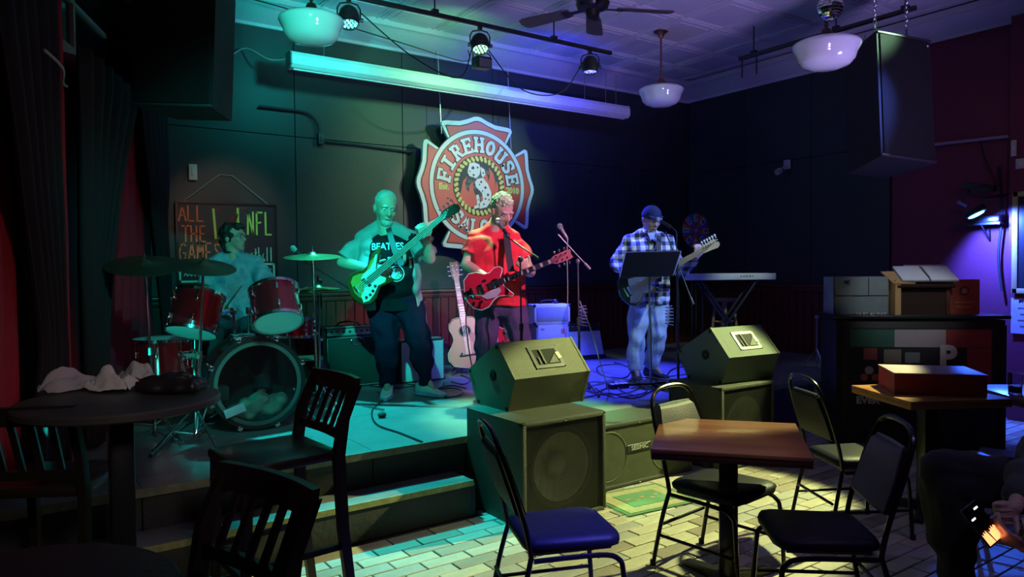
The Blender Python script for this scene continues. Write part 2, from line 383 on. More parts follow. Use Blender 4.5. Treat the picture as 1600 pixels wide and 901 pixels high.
b = MB(); b.tube([LW(3.0,2.74,.3), LW(2.8,2.70,.32), LW(2.55,2.68,.24), LW(2.36,2.70,.2)], .008, 5, 4)
tag(b.build('string_light', mat('clear_cord', (.4,.36,.36), .3)), 'pale cord strung across the red drape, upper left', 'cord')
# stage
st = thing('stage', 'low black-painted plywood stage with a step along its front edge', 'stage', (3.4,5.7,0))
def wp(mb, name, m, parent=st, **k): return mb.build(name, m, parent, world=True, **k)
def wx(y): return .98-.384*(7.4-y)+.05                          # the slanting left wall
SW_ = 1.301
for i in range(7):
    for j in range(3):
        x0, x1 = -.75+i*SW_, -.75+(i+1)*SW_; y0, y1 = 4.18+j*1.07, 4.18+(j+1)*1.07-.01*(j==2)
        a0, a1 = max(x0, wx(y0)), max(x0, wx(y1))
        if a0 > x1-.05 or a1 > x1-.02: 
            if a0 > x1-.05: continue
            a1 = x1-.02
        P4 = [(a0+.002,y0+.002),(x1-.002,y0+.002),(x1-.002,y1-.002),(a1+.002,y1-.002)]
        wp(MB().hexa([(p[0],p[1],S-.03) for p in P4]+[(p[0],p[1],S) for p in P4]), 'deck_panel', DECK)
for i in range(7):
    x0, x1 = max(-.75+i*SW_, wx(4.18)), -.75+(i+1)*SW_
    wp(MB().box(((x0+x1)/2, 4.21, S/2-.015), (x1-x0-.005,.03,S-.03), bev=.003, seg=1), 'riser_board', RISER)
NOSE = mat('worn_yellow_tape', (.34,.31,.13), .7, var=.6, vs=30)
wp(MB().box((4.07,4.175,S-.02), (8.55,.012,.045)), 'edge_strip', mat('worn_strip', (.20,.19,.13), .6, var=.6, vs=20))
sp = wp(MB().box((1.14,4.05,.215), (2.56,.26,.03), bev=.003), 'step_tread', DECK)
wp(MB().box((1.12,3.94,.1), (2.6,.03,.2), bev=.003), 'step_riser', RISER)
wp(MB().box((1.12,3.92,.213), (2.6,.008,.036)), 'step_edge_tape', NOSE)
wp(MB().box((2.43,4.05,.1), (.02,.24,.2)), 'step_end', RISER)
# ================================================================== CEILING THINGS
GLASS_W = mat('opal_glass', (.72,.74,.78), .12, coat=.6, var=.04)
BRASS = mat('aged_copper', (.32,.15,.08), .35, .9)
DBRZ = mat('dark_bronze', (.06,.045,.035), .4, .7)
def pendant(px, py, d, rad, label, met):
    c = PD(px, py, d); r = thing('pendant_lamp', label, 'lamp', c, 0, 'schoolhouse pendant lamps'); k = rad/.26
    prof = [(.001,-.125),(.10,-.12),(.175,-.095),(.215,-.055),(.228,-.012),(.232,0.0),(.262,.055),(.258,.075),(.235,.092),(.15,.115),(.085,.125),(.001,.125)]
    MB().lathe([(a*k, b*k) for a, b in prof], n=40).build('glass_shade', GLASS_W, r, ang=.9)
    m = MB(); m.lathe([(.001,.19),(.03,.19),(.045,.16),(.05,.14),(.10,.122),(.095,.112),(.001,.112)], n=20); m.build('fitter', met, r)
    top = CEIL+.02-c.z
    m = MB(); m.cyl((0,0,.18), (0,0,top-.05), .011, n=8)
    for z in (.22,.25,.28): m.sph((0,0,z), (.018,.018,.012), seg=8)
    m.build('stem', met, r)
    MB().lathe([(.001,top),(.075,top),(.078,top-.012),(.045,top-.03),(.02,top-.075),(.001,top-.08)], n=20).build('canopy', met, r)
pendant(487, 45, 5.55, .245, 'white glass schoolhouse pendant lamp lit green at upper left', DBRZ)
pendant(1033, 150, 8.1, .25, 'white glass schoolhouse pendant lamp with copper canopy, furthest back near the wall corner', BRASS)
pendant(1291, 84, 5.6, .25, 'white glass schoolhouse pendant lamp hanging just below the mirror ball', DBRZ)
# ceiling fan
c = PD(926, 6, 5.7); r = thing('ceiling_fan', 'dark four-bladed ceiling fan hanging above the stage front', 'fan', c)
FANM = mat('dark_fan_metal', (.025,.02,.02), .35, .3); BLD = mat('dark_fan_blade', (.07,.05,.05), .45)
MB().lathe([(.001,-.10),(.05,-.10),(.06,-.05),(.12,-.035),(.135,.0),(.12,.05),(.05,.07),(.001,.07)], n=24).build('motor', FANM, r)
MB().cyl((0,0,.06), (0,0,CEIL-c.z), .014, n=8).build('rod', FANM, r)
MB().lathe([(.001,CEIL-c.z+.02),(.07,CEIL-c.z+.02),(.06,CEIL-c.z-.04),(.001,CEIL-c.z-.05)], n=16).build('canopy', FANM, r)
for tx, ty in ((800,42),(930,64),(1060,20),(985,-60),(870,-45)):
    t = PD(tx, ty, 5.7); v = ray(tx, ty); t = CAMP + v*((c.z-.03-CZ)/v.z); a = math.atan2(t.y-c.y, t.x-c.x)
    M = Matrix.Rotation(a, 4, 'Z') @ Matrix.Translation((0,0,-.03)) @ Matrix.Rotation(R(11), 4, 'X')
    b = MB(); poly = [(.20,-.05),(.26,-.062),(.62,-.075),(.66,-.06),(.675,0),(.66,.06),(.62,.075),(.26,.062),(.20,.05)]; b.prism(poly, -.004, .004, M)
    bl = b.build('blade', BLD, r); b = MB(); b.box((.17,0,-.008), (.16,.03,.01)); b.box((.24,0,-.008), (.05,.08,.008)); b.fin(list(b.bm.verts), M); b.build('blade_iron', FANM, bl, ang=.5)
# mirror ball
c = PD(1297, 12, 5.25); rb = .088
MIR = mat('mirror_tile', (.85,.85,.88), .06, 1.)
r = thing('mirror_ball', 'small mirror ball hanging above the white pendant lamp at upper right', 'disco ball', c)
MB().sph((0,0,0), rb*.97, seg=20).build('core', mat('mirror_grout', (.08,.08,.09), .5), r)
m = MB()
for k in range(1, 14):
    ph = PI*k/14; n = max(4, int(2*PI*math.sin(ph)*rb/.017))
    for i in range(n):
        th = 2*PI*i/n; d = V((math.sin(ph)*math.cos(th), math.sin(ph)*math.sin(th), math.cos(ph)))
        jit = V([random.uniform(-.06,.06) for _ in range(3)]); m.box(d*rb, (.0155,.0155,.003), (d+jit).to_track_quat('Z','Y').to_matrix())
tag(m.build('mirror_tiles', MIR, r, ang=0), kind='stuff')
MB().cyl((0,0,rb*.9), (0,0,CEIL-c.z+.02), .004, n=6).build('cord', RUB, r); MB().cyl((0,0,rb*.95), (0,0,rb*1.2), .02, n=10).build('cap', CHR, r)
# lighting tracks
def track(label, a, b, posts):
    a, b = V(a), V(b); r = thing('lighting_track', label, 'track', (a+b)/2)
    d = (b-a).normalized(); q = frame((0,0,0), d, (0,0,1)).to_3x3()
    MB().box((a+b)/2, ((b-a).length, .035, .04), q, .004).build('rail', SATIN, r, world=True)
    for t in posts: p = a.lerp(b, t); MB().cyl(p, (p.x,p.y,CEIL+.02), .008, n=6).build('hanger_rod', SATIN, r, world=True)
    for t in posts: p = a.lerp(b, t); MB().box(p+V((0,0,.03)), (.06,.05,.03), q).build('bracket', SATIN, r, world=True)
A = PY(480, -30, TRY); Z = PY(955, 83, TRY); TZ = Z.z
track('long black lighting track carrying the stage lamps over the band', (A.x-.6, TRY, TZ), (Z.x, TRY, TZ), (.1,.45,.8))
A = PX(1155, 92, 6.76)
track('shorter black lighting track near the right wall, empty hooks at its end', (6.76, A.y, A.z), (6.76, 3.3, A.z), (.1,.6,.95))
for t in (.02,.12): tag(MB().tube([(6.76,A.y-t*1.9,A.z-.01),(6.76,A.y-t*1.9,A.z-.2),(6.75,A.y-t*1.9-.01,A.z-.22)], .008, 6).build('track_hook', SATIN, None), 'black metal hook hanging from the right-hand lighting track, %s' % ('at its far tip' if t < .1 else 'second from its tip'), 'hook')
# par cans
def par_can(loc, aim, label, col, es, leds=19, bright=True, rad=.085):
    loc = V(loc); r = thing('par_can', label, 'stage light', loc, 0, 'stage lights'); d = (V(aim)-loc).normalized()
    side = d.cross(V((0,0,1))); side = side.normalized() if side.length > .05 else V((1,0,0))
    M = frame((0,0,0), side, d)                                    # local z = beam
    b = MB(M); b.lathe([(.001,-.11),(.05,-.11),(rad*.9,-.08),(rad,-.05),(rad,.055),(rad*.93,.06),(rad*.9,.03),(.001,.03)], n=22); b.build('housing', SATIN, r)
    for k in range(4):
        b = MB(M); b.lathe([(rad,-.04+k*.018),(rad*1.06,-.037+k*.018),(rad*1.06,-.033+k*.018),(rad,-.03+k*.018)], n=22); b.build('cooling_fin', SATIN, r)
    lm = mat('led_%s' % label[:18].replace(' ','_'), [c*.5+.1 for c in col], .3, emit=col, es=es); w = mat('led_core_%s' % label[17:24].replace(' ','_'), (1,1,1), .3, emit=[.2+.8*c for c in col], es=1.3)
    pts = [(0,0)] + [(rad*.42*math.cos(PI*i/3), rad*.42*math.sin(PI*i/3)) for i in range(6)] + [(rad*.74*math.cos(PI*i/6), rad*.74*math.sin(PI*i/6)) for i in range(12)]
    for i, (x, y) in enumerate(pts):
        b = MB(M); b.sph((x,y,.036), (rad*.15,rad*.15,.012), seg=8); b.build('led_lens', lm if (i*7) % 3 else w, r)
    for s in (-1, 1):
        b = MB(); p = side*s*(rad+.012); b.tube([p, p+V((0,0,.09)), p*.75+V((0,0,.13)), V((0,0,.145))], .007, 6); b.build('yoke', SATIN, r)
        b = MB(); b.cyl(p, side*s*(rad+.035), .018, n=8); b.build('knob', SATIN, r)
    MB().box((0,0,.16), (.03,.04,.045)).build('clamp', SATIN, r); return r
for (px, py), (_, c, t, w, a), lb, es in zip(((545,16),(750,64),(922,96)), PARS, (
    'stage light with cyan LEDs, leftmost on the lighting track', 'stage light with white-green LEDs in the middle of the lighting track',
    'stage light with blue-pink LEDs near the right end of the track'), (1.3,1.4,1.6)):
    p = PY(px, py, TRY); par_can((p.x, TRY, TZ-.20), t + V((0,0,0)) if False else t, lb, tuple(min(1, q+.12) for q in c), es)
p = PY(753, 96, TRY); r = thing('unlit_stage_light', 'unlit black stage light hanging below the white-green one', 'stage light', (p.x+.03, TRY+.05, p.z))
MB().box((0,0,0), (.17,.12,.11), bev=.01).build('housing', SATIN, r); MB().box((0,-.065,-.01), (.14,.012,.08), bev=.004).build('lens_panel', GREY, r)
for s in (-1,1): MB().tube([(s*.1,0,0),(s*.1,0,.09),(s*.03,0,.12)], .007, 6).build('yoke', SATIN, r)
# sagging power leads
def cable(pts, label, r=.006, m=RUB, sm=6, group=None, name='cable'):
    b = MB(); b.tube(pts, r, 6, sm); return tag(b.build(name, m, None), label, 'cable', group)
pa, pb, pc = [PY(x, 20, TRY).x for x in (545,750,922)]
z = TZ-.12
cable([(pa+.1,TRY,z),(pa+.6,TRY,z-.30),(pa+1.1,TRY+.02,z-.42),(pb-.1,TRY,z-.14)], 'thin black lead sagging between the cyan and the white-green stage light')
cable([(pb+.1,TRY,z-.12),(pb+.5,TRY,z-.44),(pb+1.0,TRY,z-.40),(pc-.1,TRY,z-.03)], 'thin black lead sagging between the white-green and the blue stage light')
cable([(pa-1.1,6.7,4.05),(pa-.1,6.72,3.98),(pa+.8,6.7,3.88),(pa+1.6,6.7,3.80),(pb+.2,6.5,3.86)], 'black lead running along the cornice above the projector screen, left half')
# projector screen housing
PSM = mat('screen_case', (.66,.66,.64), .45)
a = PY(450, 93, 6.9); b_ = PY(978, 176, 6.9); zc = (a.z+b_.z)/2
r = thing('projector_screen', 'long white roll-up projector screen case hanging high before the back wall', 'projector screen', ((a.x+b_.x)/2, 6.9, zc))
L = b_.x-a.x; b = MB(frame((0,0,0), (0,-1,0), (1,0,0)) @ Matrix.Identity(4))
prof = [(-.07,-.075),(.035,-.075),(.075,-.045),(.075,.03),(.055,.07),(-.07,.07)]      # (toward viewer, up)
b = MB(); b.loft([[V((x, -p[0], p[1])) for p in prof] for x in (-L/2+.015, L/2-.015)]); b.build('case', PSM, r, ang=.3)
for s in (-1,1): b = MB(); b.loft([[V((x, -p[0]*1.06, p[1]*1.06)) for p in prof] for x in (s*(L/2-.015), s*L/2)]); b.build('end_cap', GREY if s < 0 else PSM, r, ang=.3)
b = MB(); b.box((0,-.0,-.082), (L-.1,.02,.014)); b.build('pull_bar', PSM, r)
for s in (-.42,.34,.42,.46): b = MB(); b.cyl((s*L,0,.07), (s*L+.02,.02,CEIL-.13-zc), .004, n=5); b.build('hanging_wire', STL, r)
cable([(a.x+.02,6.95,zc+.02),(a.x-.12,7.1,zc+.03),(a.x-.28,7.3,zc+.16),(a.x-.42,7.36,zc+.05),(a.x-.44,7.37,zc-.12)], 'pale lead curling out of the left end of the projector screen', .007, mat('pale_cord', (.35,.35,.33), .6))
# conduit and boxes on the wall
p = [PY(x, y, BY-.04) for x, y in ((405,166),(440,170),(480,176),(497,192),(500,212))]
b = MB(); b.tube(p, .014, 8, 4); b.tube([PY(503,220,BY-.04), PY(560,226,BY-.04), PY(645,238,BY-.04)], .012, 8); tag(b.build('conduit', WALLM, None), 'black-painted conduit bending down the back wall', 'conduit')
def wallbox(name, c, sz, m, label, cat, rz=0):
    r = thing(name, label, cat, c, rz); MB().box((0,0,0), sz, bev=.006).build('plate', m, r)
    MB().box((0,-sz[1]/2-.004,0), (sz[0]*.35,.01,sz[2]*.4), bev=.002).build('socket', m, r); return r
OFFW = mat('off_white_plastic', (.50,.52,.46), .5)
wallbox('junction_box', PY(501,217,BY-.04), (.06,.05,.12), WALLM, 'small black junction box at the bottom of the conduit', 'box')
wallbox('wall_thermostat', PY(301,269,BY-.03), (.075,.04,.15), OFFW, 'small off-white box with a lead on the wall above the chalk sign', 'box')
wallbox('outlet_box', PX(922,262,99) if False else PY(922,262,BY-.03), (.05,.03,.08), WALLM, 'tiny dark outlet box on the wall right of the round sign', 'box')
# camera-like sensor on the right wall
p = PX(1230,257,RX-.03); r = thing('wall_sensor', 'white swivelling sensor with square plate on the black right wall', 'sensor', p, -PI/2)
MB().box((0,0,0), (.10,.02,.12), bev=.004).build('plate', OFFW, r); MB().cyl((0,-.01,-.01), (-.04,-.09,-.06), .008, n=6).build('arm', OFFW, r)
MB().box((-.05,-.11,-.09), (.07,.09,.06), Matrix.Rotation(.6,3,'X'), .008).build('head', OFFW, r)
# hanging loudspeakers
def big_pa(c, w, h, d, yaw, tilt, roll, label):
    r = thing('hanging_loudspeaker', label, 'loudspeaker', c, 0); M = Matrix.Rotation(yaw,4,'Z') @ Matrix.Rotation(roll,4,'Y') @ Matrix.Rotation(tilt,4,'X')
    m = mat('hanging_speaker_paint', (.006,.006,.009), .8, bump=.4, bs=150)
    b = MB(M); P4 = [(-w/2,-d/2),(w/2,-d/2),(w*.36,d/2),(-w*.36,d/2)]; b.hexa([(x,y,-h/2) for x, y in P4]+[(x,y,h/2) for x, y in P4]); b.build('cabinet', m, r, ang=.3)
    MB(M).box((0,-d/2-.008,0), (w-.05,.014,h-.05), bev=.006).build('grille', mat('hanging_grille', (.004,.004,.006), .9, bump=.8, bs=400), r)
    for s in (-1,1): MB(M).box((0,-d/2-.002,s*(h/2-.012)), (w,.03,.02), bev=.004).build('edge_rail', mat('edge_rail', (.03,.025,.03), .5), r)
    for s in (-1,1):
        t = M @ V((s*w*.3,-d*.2,h/2)); b = MB(M); b.tube([(s*w*.3-.03,-d*.2,h/2),(s*w*.3,-d*.2,h/2+.05),(s*w*.3+.03,-d*.2,h/2)], .008, 6); b.build('rigging_ring', STL, r)
        z = t.z+.03; k = 0; b = MB()
        while z < CEIL-c.z:
            q = Matrix.Rotation(PI/2*(k % 2), 3, 'Z'); b.tube([q @ V(v)+V((t.x,t.y,z)) for v in ((-.012,0,0),(-.012,0,.03),(0,0,.042),(.012,0,.03),(.012,0,0),(0,0,-.012),(-.012,0,0))], .004, 4); z += .04; k += 1
        b.build('chain', STL, r)
    return M, r
c = PD(1382, 168, 6.5)
MM, rr = big_pa(c, .56, 1.13, .5, -YAW+R(14), R(-9), R(5), 'large black loudspeaker on chains in front of the right wall')
p = V((-.22,-.27,.53)); MB(MM).sph((.24,-.26,.50), .012, seg=8).build('indicator_screw', mat('bright_screw', (.9,.9,.95), .2, .6), rr)
c = PD(298, 80, 5.0)
big_pa(c, .56, .86, .45, -YAW-R(4), 0, R(3), 'large black loudspeaker on chains at upper left')
b = MB(); q0 = PD(1352,60,6.6); q1 = PD(1332,190,6.75)
for k in range(26):
    t = q0.lerp(q1, k/26); q = Matrix.Rotation(PI/2*(k % 2), 3, 'Z'); b.tube([q @ V(v)+t for v in ((-.01,0,0),(-.01,0,.028),(.01,0,.028),(.01,0,0),(-.01,0,0))], .0035, 4)
tag(b.build('safety_chain', STL, None), 'thin steel chain dangling down the left edge of the right loudspeaker', 'chain')
# ================================================================== ROUND SIGN
c = PY(746, 291, 7.22); RAD = .81
SW = mat('sign_white', (.62,.66,.66), .45, var=.05); SR = mat('sign_red', (.62,.05,.045), .45, var=.06); SB = mat('sign_black', (.015,.015,.018), .5)
SY = mat('sign_yellow', (.62,.55,.16), .5, var=.1); SG = mat('sign_brick', (.055,.065,.06), .7, var=.5)
r = thing('saloon_sign', 'big red and white firehouse saloon sign shaped like a fire badge on the back wall', 'sign', c)
Q = frame((0,0,0), (1,0,0), (0,-1,0)); Q.translation = (0,0,0)       # sign plane: local x right, y up, z toward the room
Q = Matrix(((1,0,0,0),(0,0,-1,0),(0,1,0,0),(0,0,0,1)))
def sg(poly, z0, z1, name, m, par=r, rot=0, sc=RAD): b = MB(Q @ Matrix.Rotation(rot,4,'Z')); b.prism([(x*sc, y*sc) for x, y in poly], z0, z1); return b.build(name, m, par, ang=.5)
def lobe(g, gi):                       # outline of the top lobe grown/shrunk by g
    pts = [(-.44-g*.4,.55),(-.60-g,.83+g*.3),(-.585-g*.6,.875+g*.9),(-.53-g*.2,.89+g),(-.30,.905+g),(-.17,.945+g),(-.06,.99+g),(0,1.0+g),(.06,.99+g),(.17,.945+g),(.30,.905+g),(.53+g*.2,.89+g),(.585+g*.6,.875+g*.9),(.60+g,.83+g*.3),(.44+g*.4,.55)]
    return pts
def sub_lobe(k):
    rot = -k*PI/2; l = sg(lobe(0,0), -.02, .02, 'lobe', SW, rot=rot)
    sg([(x*1.0,y) for x, y in lobe(-.062,0)], .02, .0225, 'lobe_line', SB, l, rot); sg(lobe(-.078,0), .0225, .026, 'lobe_panel', SR, l, rot); return l
for k in range(4): sub_lobe(k)
sg(circ(.815,72), -.018, .028, 'ring_base', SB); sg(circ(.805,72), .028, .031, 'ring_white', SW); sg(circ(.745,72), .031, .033, 'ring_line', SB)
sg(circ(.735,72), .033, .036, 'red_disc', SR); sg(circ(.435,64), .036, .038, 'rope_base', SB); sg(circ(.345,48), .038, .040, 'centre_field', SG)
for i in range(9):
    for j in range(-5, 6):
        x, y = j*.105+(i % 2)*.05, -.32+i*.075
        if math.hypot(abs(x)+.05, abs(y)+.03) < .345 and (i*3+j) % 4: sg([(x-.045,y-.028),(x+.045,y-.028),(x+.045,y+.028),(x-.045,y+.028)], .040, .0415, 'painted_brick', mat('sign_brick_light', (.12,.14,.13), .7))
for i in range(34):
    a = 2*PI*i/34; q = MB(Q @ Matrix.Rotation(a,4,'Z')); q.prism([(RAD*(.352+.0),-.018*RAD),(.372*RAD,-.034*RAD),(.428*RAD,-.004*RAD),(.428*RAD,.022*RAD),(.408*RAD,.036*RAD),(.352*RAD,.008*RAD)], .038, .046); q.build('rope_strand', SY, r)
def arc_text(txt, rad, a0, a1, size, flip=False):
    for i, ch in enumerate(txt):
        a = a0+(a1-a0)*i/(len(txt)-1); x, y = rad*math.cos(a), rad*math.sin(a)
        M = Q @ Matrix.Translation((x*RAD,y*RAD,.040)) @ Matrix.Rotation(a-PI/2 if not flip else a+PI/2, 4, 'Z')
        o = text_mb(ch, size*RAD, .004, M, .012*RAD, sx=.92).build('letter_outline', SB, r, ang=.5)
        M2 = Q @ Matrix.Translation((x*RAD,y*RAD,.044)) @ Matrix.Rotation(a-PI/2 if not flip else a+PI/2, 4, 'Z')
        mb = text_mb(ch, size*RAD, .004, M2, .006*RAD, sx=.92)
        mb.build('letter', SW, r, ang=.5)
def slab(ch):                      # block letters with slab serifs, 5x7 grid units as rectangles / polygons
    D = {'F':[(0,0,1.2,7),(0,0,2.4,.9),(-.4,0,1.8,.9),(-.4,6.1,5,.9),(1,3.1,2.6,.9),(3.9,5.0,.8,2),(3,2.6,.7,1.9)],
     'I':[(1.2,0,1.4,7),(0,0,3.8,.9),(0,6.1,3.8,.9)],
     'E':[(0.2,0,1.2,7),(-.4,6.1,5,.9),(-.4,0,5,.9),(1,3.1,2.4,.9),(3.9,5.1,.7,1.9),(3.9,0,.7,1.9),(3,2.6,.7,1.9)],
     'H':[(0,0,1.2,7),(3.4,0,1.2,7),(-.5,0,2.2,.9),(-.5,6.1,2.2,.9),(2.9,0,2.2,.9),(2.9,6.1,2.2,.9),(0,3,4.6,1)],
     'L':[(0.2,0,1.2,7),(-.4,6.1,2.4,.9),(-.4,0,5,.9),(3.9,0,.7,2.2)],
     'U':[(0,1.2,1.2,5.8),(3.4,1.2,1.2,5.8),(.6,0,3.4,1.3),(.2,.5,1.2,1.2),(3.2,.5,1.2,1.2),(-.5,6.1,2.2,.9),(2.9,6.1,2.2,.9)],
     'N':[(0,0,1.1,7),(3.5,0,1.1,7),(-.5,0,2.1,.9),(3,6.1,2.1,.9),(-.5,6.1,1.6,.9)]}
    return D.get(ch)
def slab_text(txt, rad, a0, a1, h, flip=False):
    u = h*RAD/7
    for i, ch in enumerate(txt):
        a = a0+(a1-a0)*i/(len(txt)-1); rt = a-PI/2 if not flip else a+PI/2
        M = Q @ Matrix.Translation((rad*math.cos(a)*RAD, rad*math.sin(a)*RAD, 0)) @ Matrix.Rotation(rt,4,'Z') @ Matrix.Translation((-2.3*u,-3.5*u,0))
        for g, z0, z1, m, nm in ((.50*u,.036,.040,SB,'letter_outline'),(.16*u,.040,.045,SW,'letter')):
            b = MB(M); bars = slab(ch)
            if bars is not None:
                for k, (x, y, w, hh) in enumerate(bars): b.box(((x+w/2)*u,(y+hh/2)*u,(z0+z1)/2+k*.00005), (w*u+2*g,hh*u+2*g,z1-z0))
                if ch == 'N': b.prism([(-.1*u-g,6.8*u),(1.3*u+g,6.8*u),(4.6*u+g,.2*u),(3.3*u-g,.2*u)], z0, z1)
            elif ch == 'O':
                o1 = circ(1,28); b2 = []
                for rr in ((2.4*u+g,3.5*u+g),(1.05*u-g*.6,2.0*u-g*.6)): b2.append(rr)
                b.loft([[(2.3*u+x*b2[0][0],3.5*u+y*b2[0][1],z1) for x, y in o1],[(2.3*u+x*b2[0][0],3.5*u+y*b2[0][1],z0) for x, y in o1],[(2.3*u+x*b2[1][0],3.5*u+y*b2[1][1],z0) for x, y in o1],[(2.3*u+x*b2[1][0],3.5*u+y*b2[1][1],z1) for x, y in o1],[(2.3*u+x*b2[0][0],3.5*u+y*b2[0][1],z1) for x, y in o1]], caps=False)
            elif ch == 'A':
                for q_ in ([(-.3,0),(1.1,0),(2.7,6.2),(2.9,7),(1.7,7)],[(3.5,0),(4.9,0),(2.9,7),(1.9,7),(1.9,6.6)]): b.prism([((x)*u,(y)*u) for x, y in q_], z0-g*.0, z1)
                b.box((2.3*u,2.3*u,(z0+z1)/2), (2.6*u,1.0*u,z1-z0)); b.box((.3*u,.4*u,(z0+z1)/2), (1.9*u+2*g,.8*u+2*g,z1-z0)); b.box((4.3*u,.4*u,(z0+z1)/2), (1.9*u+2*g,.8*u+2*g,z1-z0))
            elif ch == 'R':
                for k, (x, y, w, hh) in enumerate([(0.2,0,1.2,7),(-.4,0,2.2,.9),(-.4,6.1,3.4,.9),(.8,3.0,2.2,.9),(3.0,3.6,1.2,2.7),(3.9,0,1,.8)]): b.box(((x+w/2)*u,(y+hh/2)*u,(z0+z1)/2+k*.00005), (w*u+2*g,hh*u+2*g,z1-z0))
                b.prism([(1.6*u-g,3.3*u),(2.9*u+g,3.3*u),(4.6*u+g,0),(3.3*u-g,0)], z0, z1)
            elif ch == 'S':
                pts = [(4.2,5.6),(3.4,6.5),(2.2,6.6),(1.0,6.2),(.6,5.2),(1.3,4.2),(2.6,3.6),(3.8,2.9),(4.1,1.8),(3.5,.8),(2.2,.45),(1.0,.7),(.4,1.6)]
                for (x0, y0), (x1, y1) in zip(pts, pts[1:]):
                    dx, dy = x1-x0, y1-y0; L_ = math.hypot(dx, dy); w = .62
                    nx, ny = -dy/L_*(w+g/u), dx/L_*(w+g/u); ex, ey = dx/L_*.25, dy/L_*.25
                    b.prism([((x0-ex+nx)*u,(y0-ey+ny)*u),((x0-ex-nx)*u,(y0-ey-ny)*u),((x1+ex-nx)*u,(y1+ey-ny)*u),((x1+ex+nx)*u,(y1+ey+ny)*u)], z0, z1+.0001*(x0 % 1))
                b.box((4.2*u,5.7*u,(z0+z1)/2), (.8*u+2*g,2.2*u+2*g,z1-z0)); b.box((.4*u,1.4*u,(z0+z1)/2), (.8*u+2*g,2.2*u+2*g,z1-z0))
            b.build(nm, m, r, ang=.5)
slab_text('FIREHOUSE', .59, R(180-12), R(12), .215)
slab_text('SALOON', .59, R(180+50), R(360-50), .205, flip=True)
text_mb('Est.', .115*RAD, .004, Q @ Matrix.Translation((-.585*RAD,-.04*RAD,.038)), .006).build('date_word', SY, r)
text_mb('2010', .115*RAD, .004, Q @ Matrix.Translation((.585*RAD,-.04*RAD,.038)), .006).build('date_word', SY, r)
# the picture in the centre: flames and a spotted dog
for pl in ([(-.30,-.05),(-.33,-.16),(-.28,-.27),(-.16,-.31),(-.02,-.30),(-.04,-.18),(-.09,-.10),(-.11,-.02),(-.10,.06),(-.17,0),(-.18,-.10),(-.22,-.06),(-.24,.02),(-.20,.13),(-.28,.05)],
           [(.06,-.02),(.05,.12),(.02,.27),(.12,.18),(.16,.08),(.18,.16),(.16,.28),(.24,.20),(.27,.10),(.26,.02),(.31,.08),(.33,-.04),(.27,-.20),(.10,-.28),(.02,-.2)]):
    sg(pl, .0415, .044, 'flame', SR)
dog = [([(-.19,.24),(-.17,.31),(-.09,.335),(.0,.31),(.02,.24),(.0,.16),(-.06,.10),(-.10,.12),(-.17,.13),(-.20,.18)],'head'),
       ([(.02,.28),(.09,.24),(.10,.17),(.06,.12),(.03,.16)],'ear'),
       ([(-.04,.10),(.06,.12),(.14,.04),(.20,-.08),(.20,-.20),(.12,-.30),(.0,-.33),(-.02,-.26),(.06,-.20),(.04,-.10),(-.06,-.02),(-.08,.05)],'body'),
       ([(-.06,-.14),(-.02,-.12),(0,-.20),(.0,-.31),(-.10,-.335),(-.09,-.29),(-.04,-.28)],'front_leg')]
for pl, nm in dog: sg(pl, .044, .047, 'dog_'+nm, SW)
rs = random.Random(5)
for x, y, s in ((-.11,.25,.025),(-.16,.20,.012),(-.03,.26,.015),(.065,.19,.014),(.03,.06,.018),(.10,-.02,.022),(.05,-.07,.012),(.14,-.12,.02),(.10,-.18,.015),(.16,-.19,.012),(.0,.02,.012),(-.10,.15,.016),(.07,-.26,.016),(-.02,-.2,.01)):
    sg([(x+s*math.cos(a)*rs.uniform(.7,1.2), y+s*math.sin(a)*rs.uniform(.7,1.2)) for a in [i*PI/4 for i in range(8)]], .047, .0485, 'dog_spot', SB)
for x, y, ro in ((-.56,.10,0),(.57,.09,0),(.56,-.17,-.3),(-.52,-.2,.4)): sg([(-.02,-.008),(.0,-.012),(.025,0),(0,.012),(-.02,.008)], .036, .0375, 'small_mark', SB) if False else sg([(x-.02,y-.008),(x,y-.014),(x+.028,y),(x,y+.014),(x-.02,y+.008)], .036, .0375, 'small_mark', SB)
for dx, zt in ((-.585,.70),(.60,.58)):
    t = V((dx*RAD, 0, zt*RAD)); MB().cyl(t, (t.x-.02,.03,CB+.02-c.z), .004, n=5).build('hanging_cable', mat('bright_wire', (.6,.62,.6), .3, .5), r)
b = MB(); b.box((0,.08,.3), (.05,.13,.05)); b.box((0,.08,-.3), (.05,.13,.05)); b.build('wall_bracket', SATIN, r)
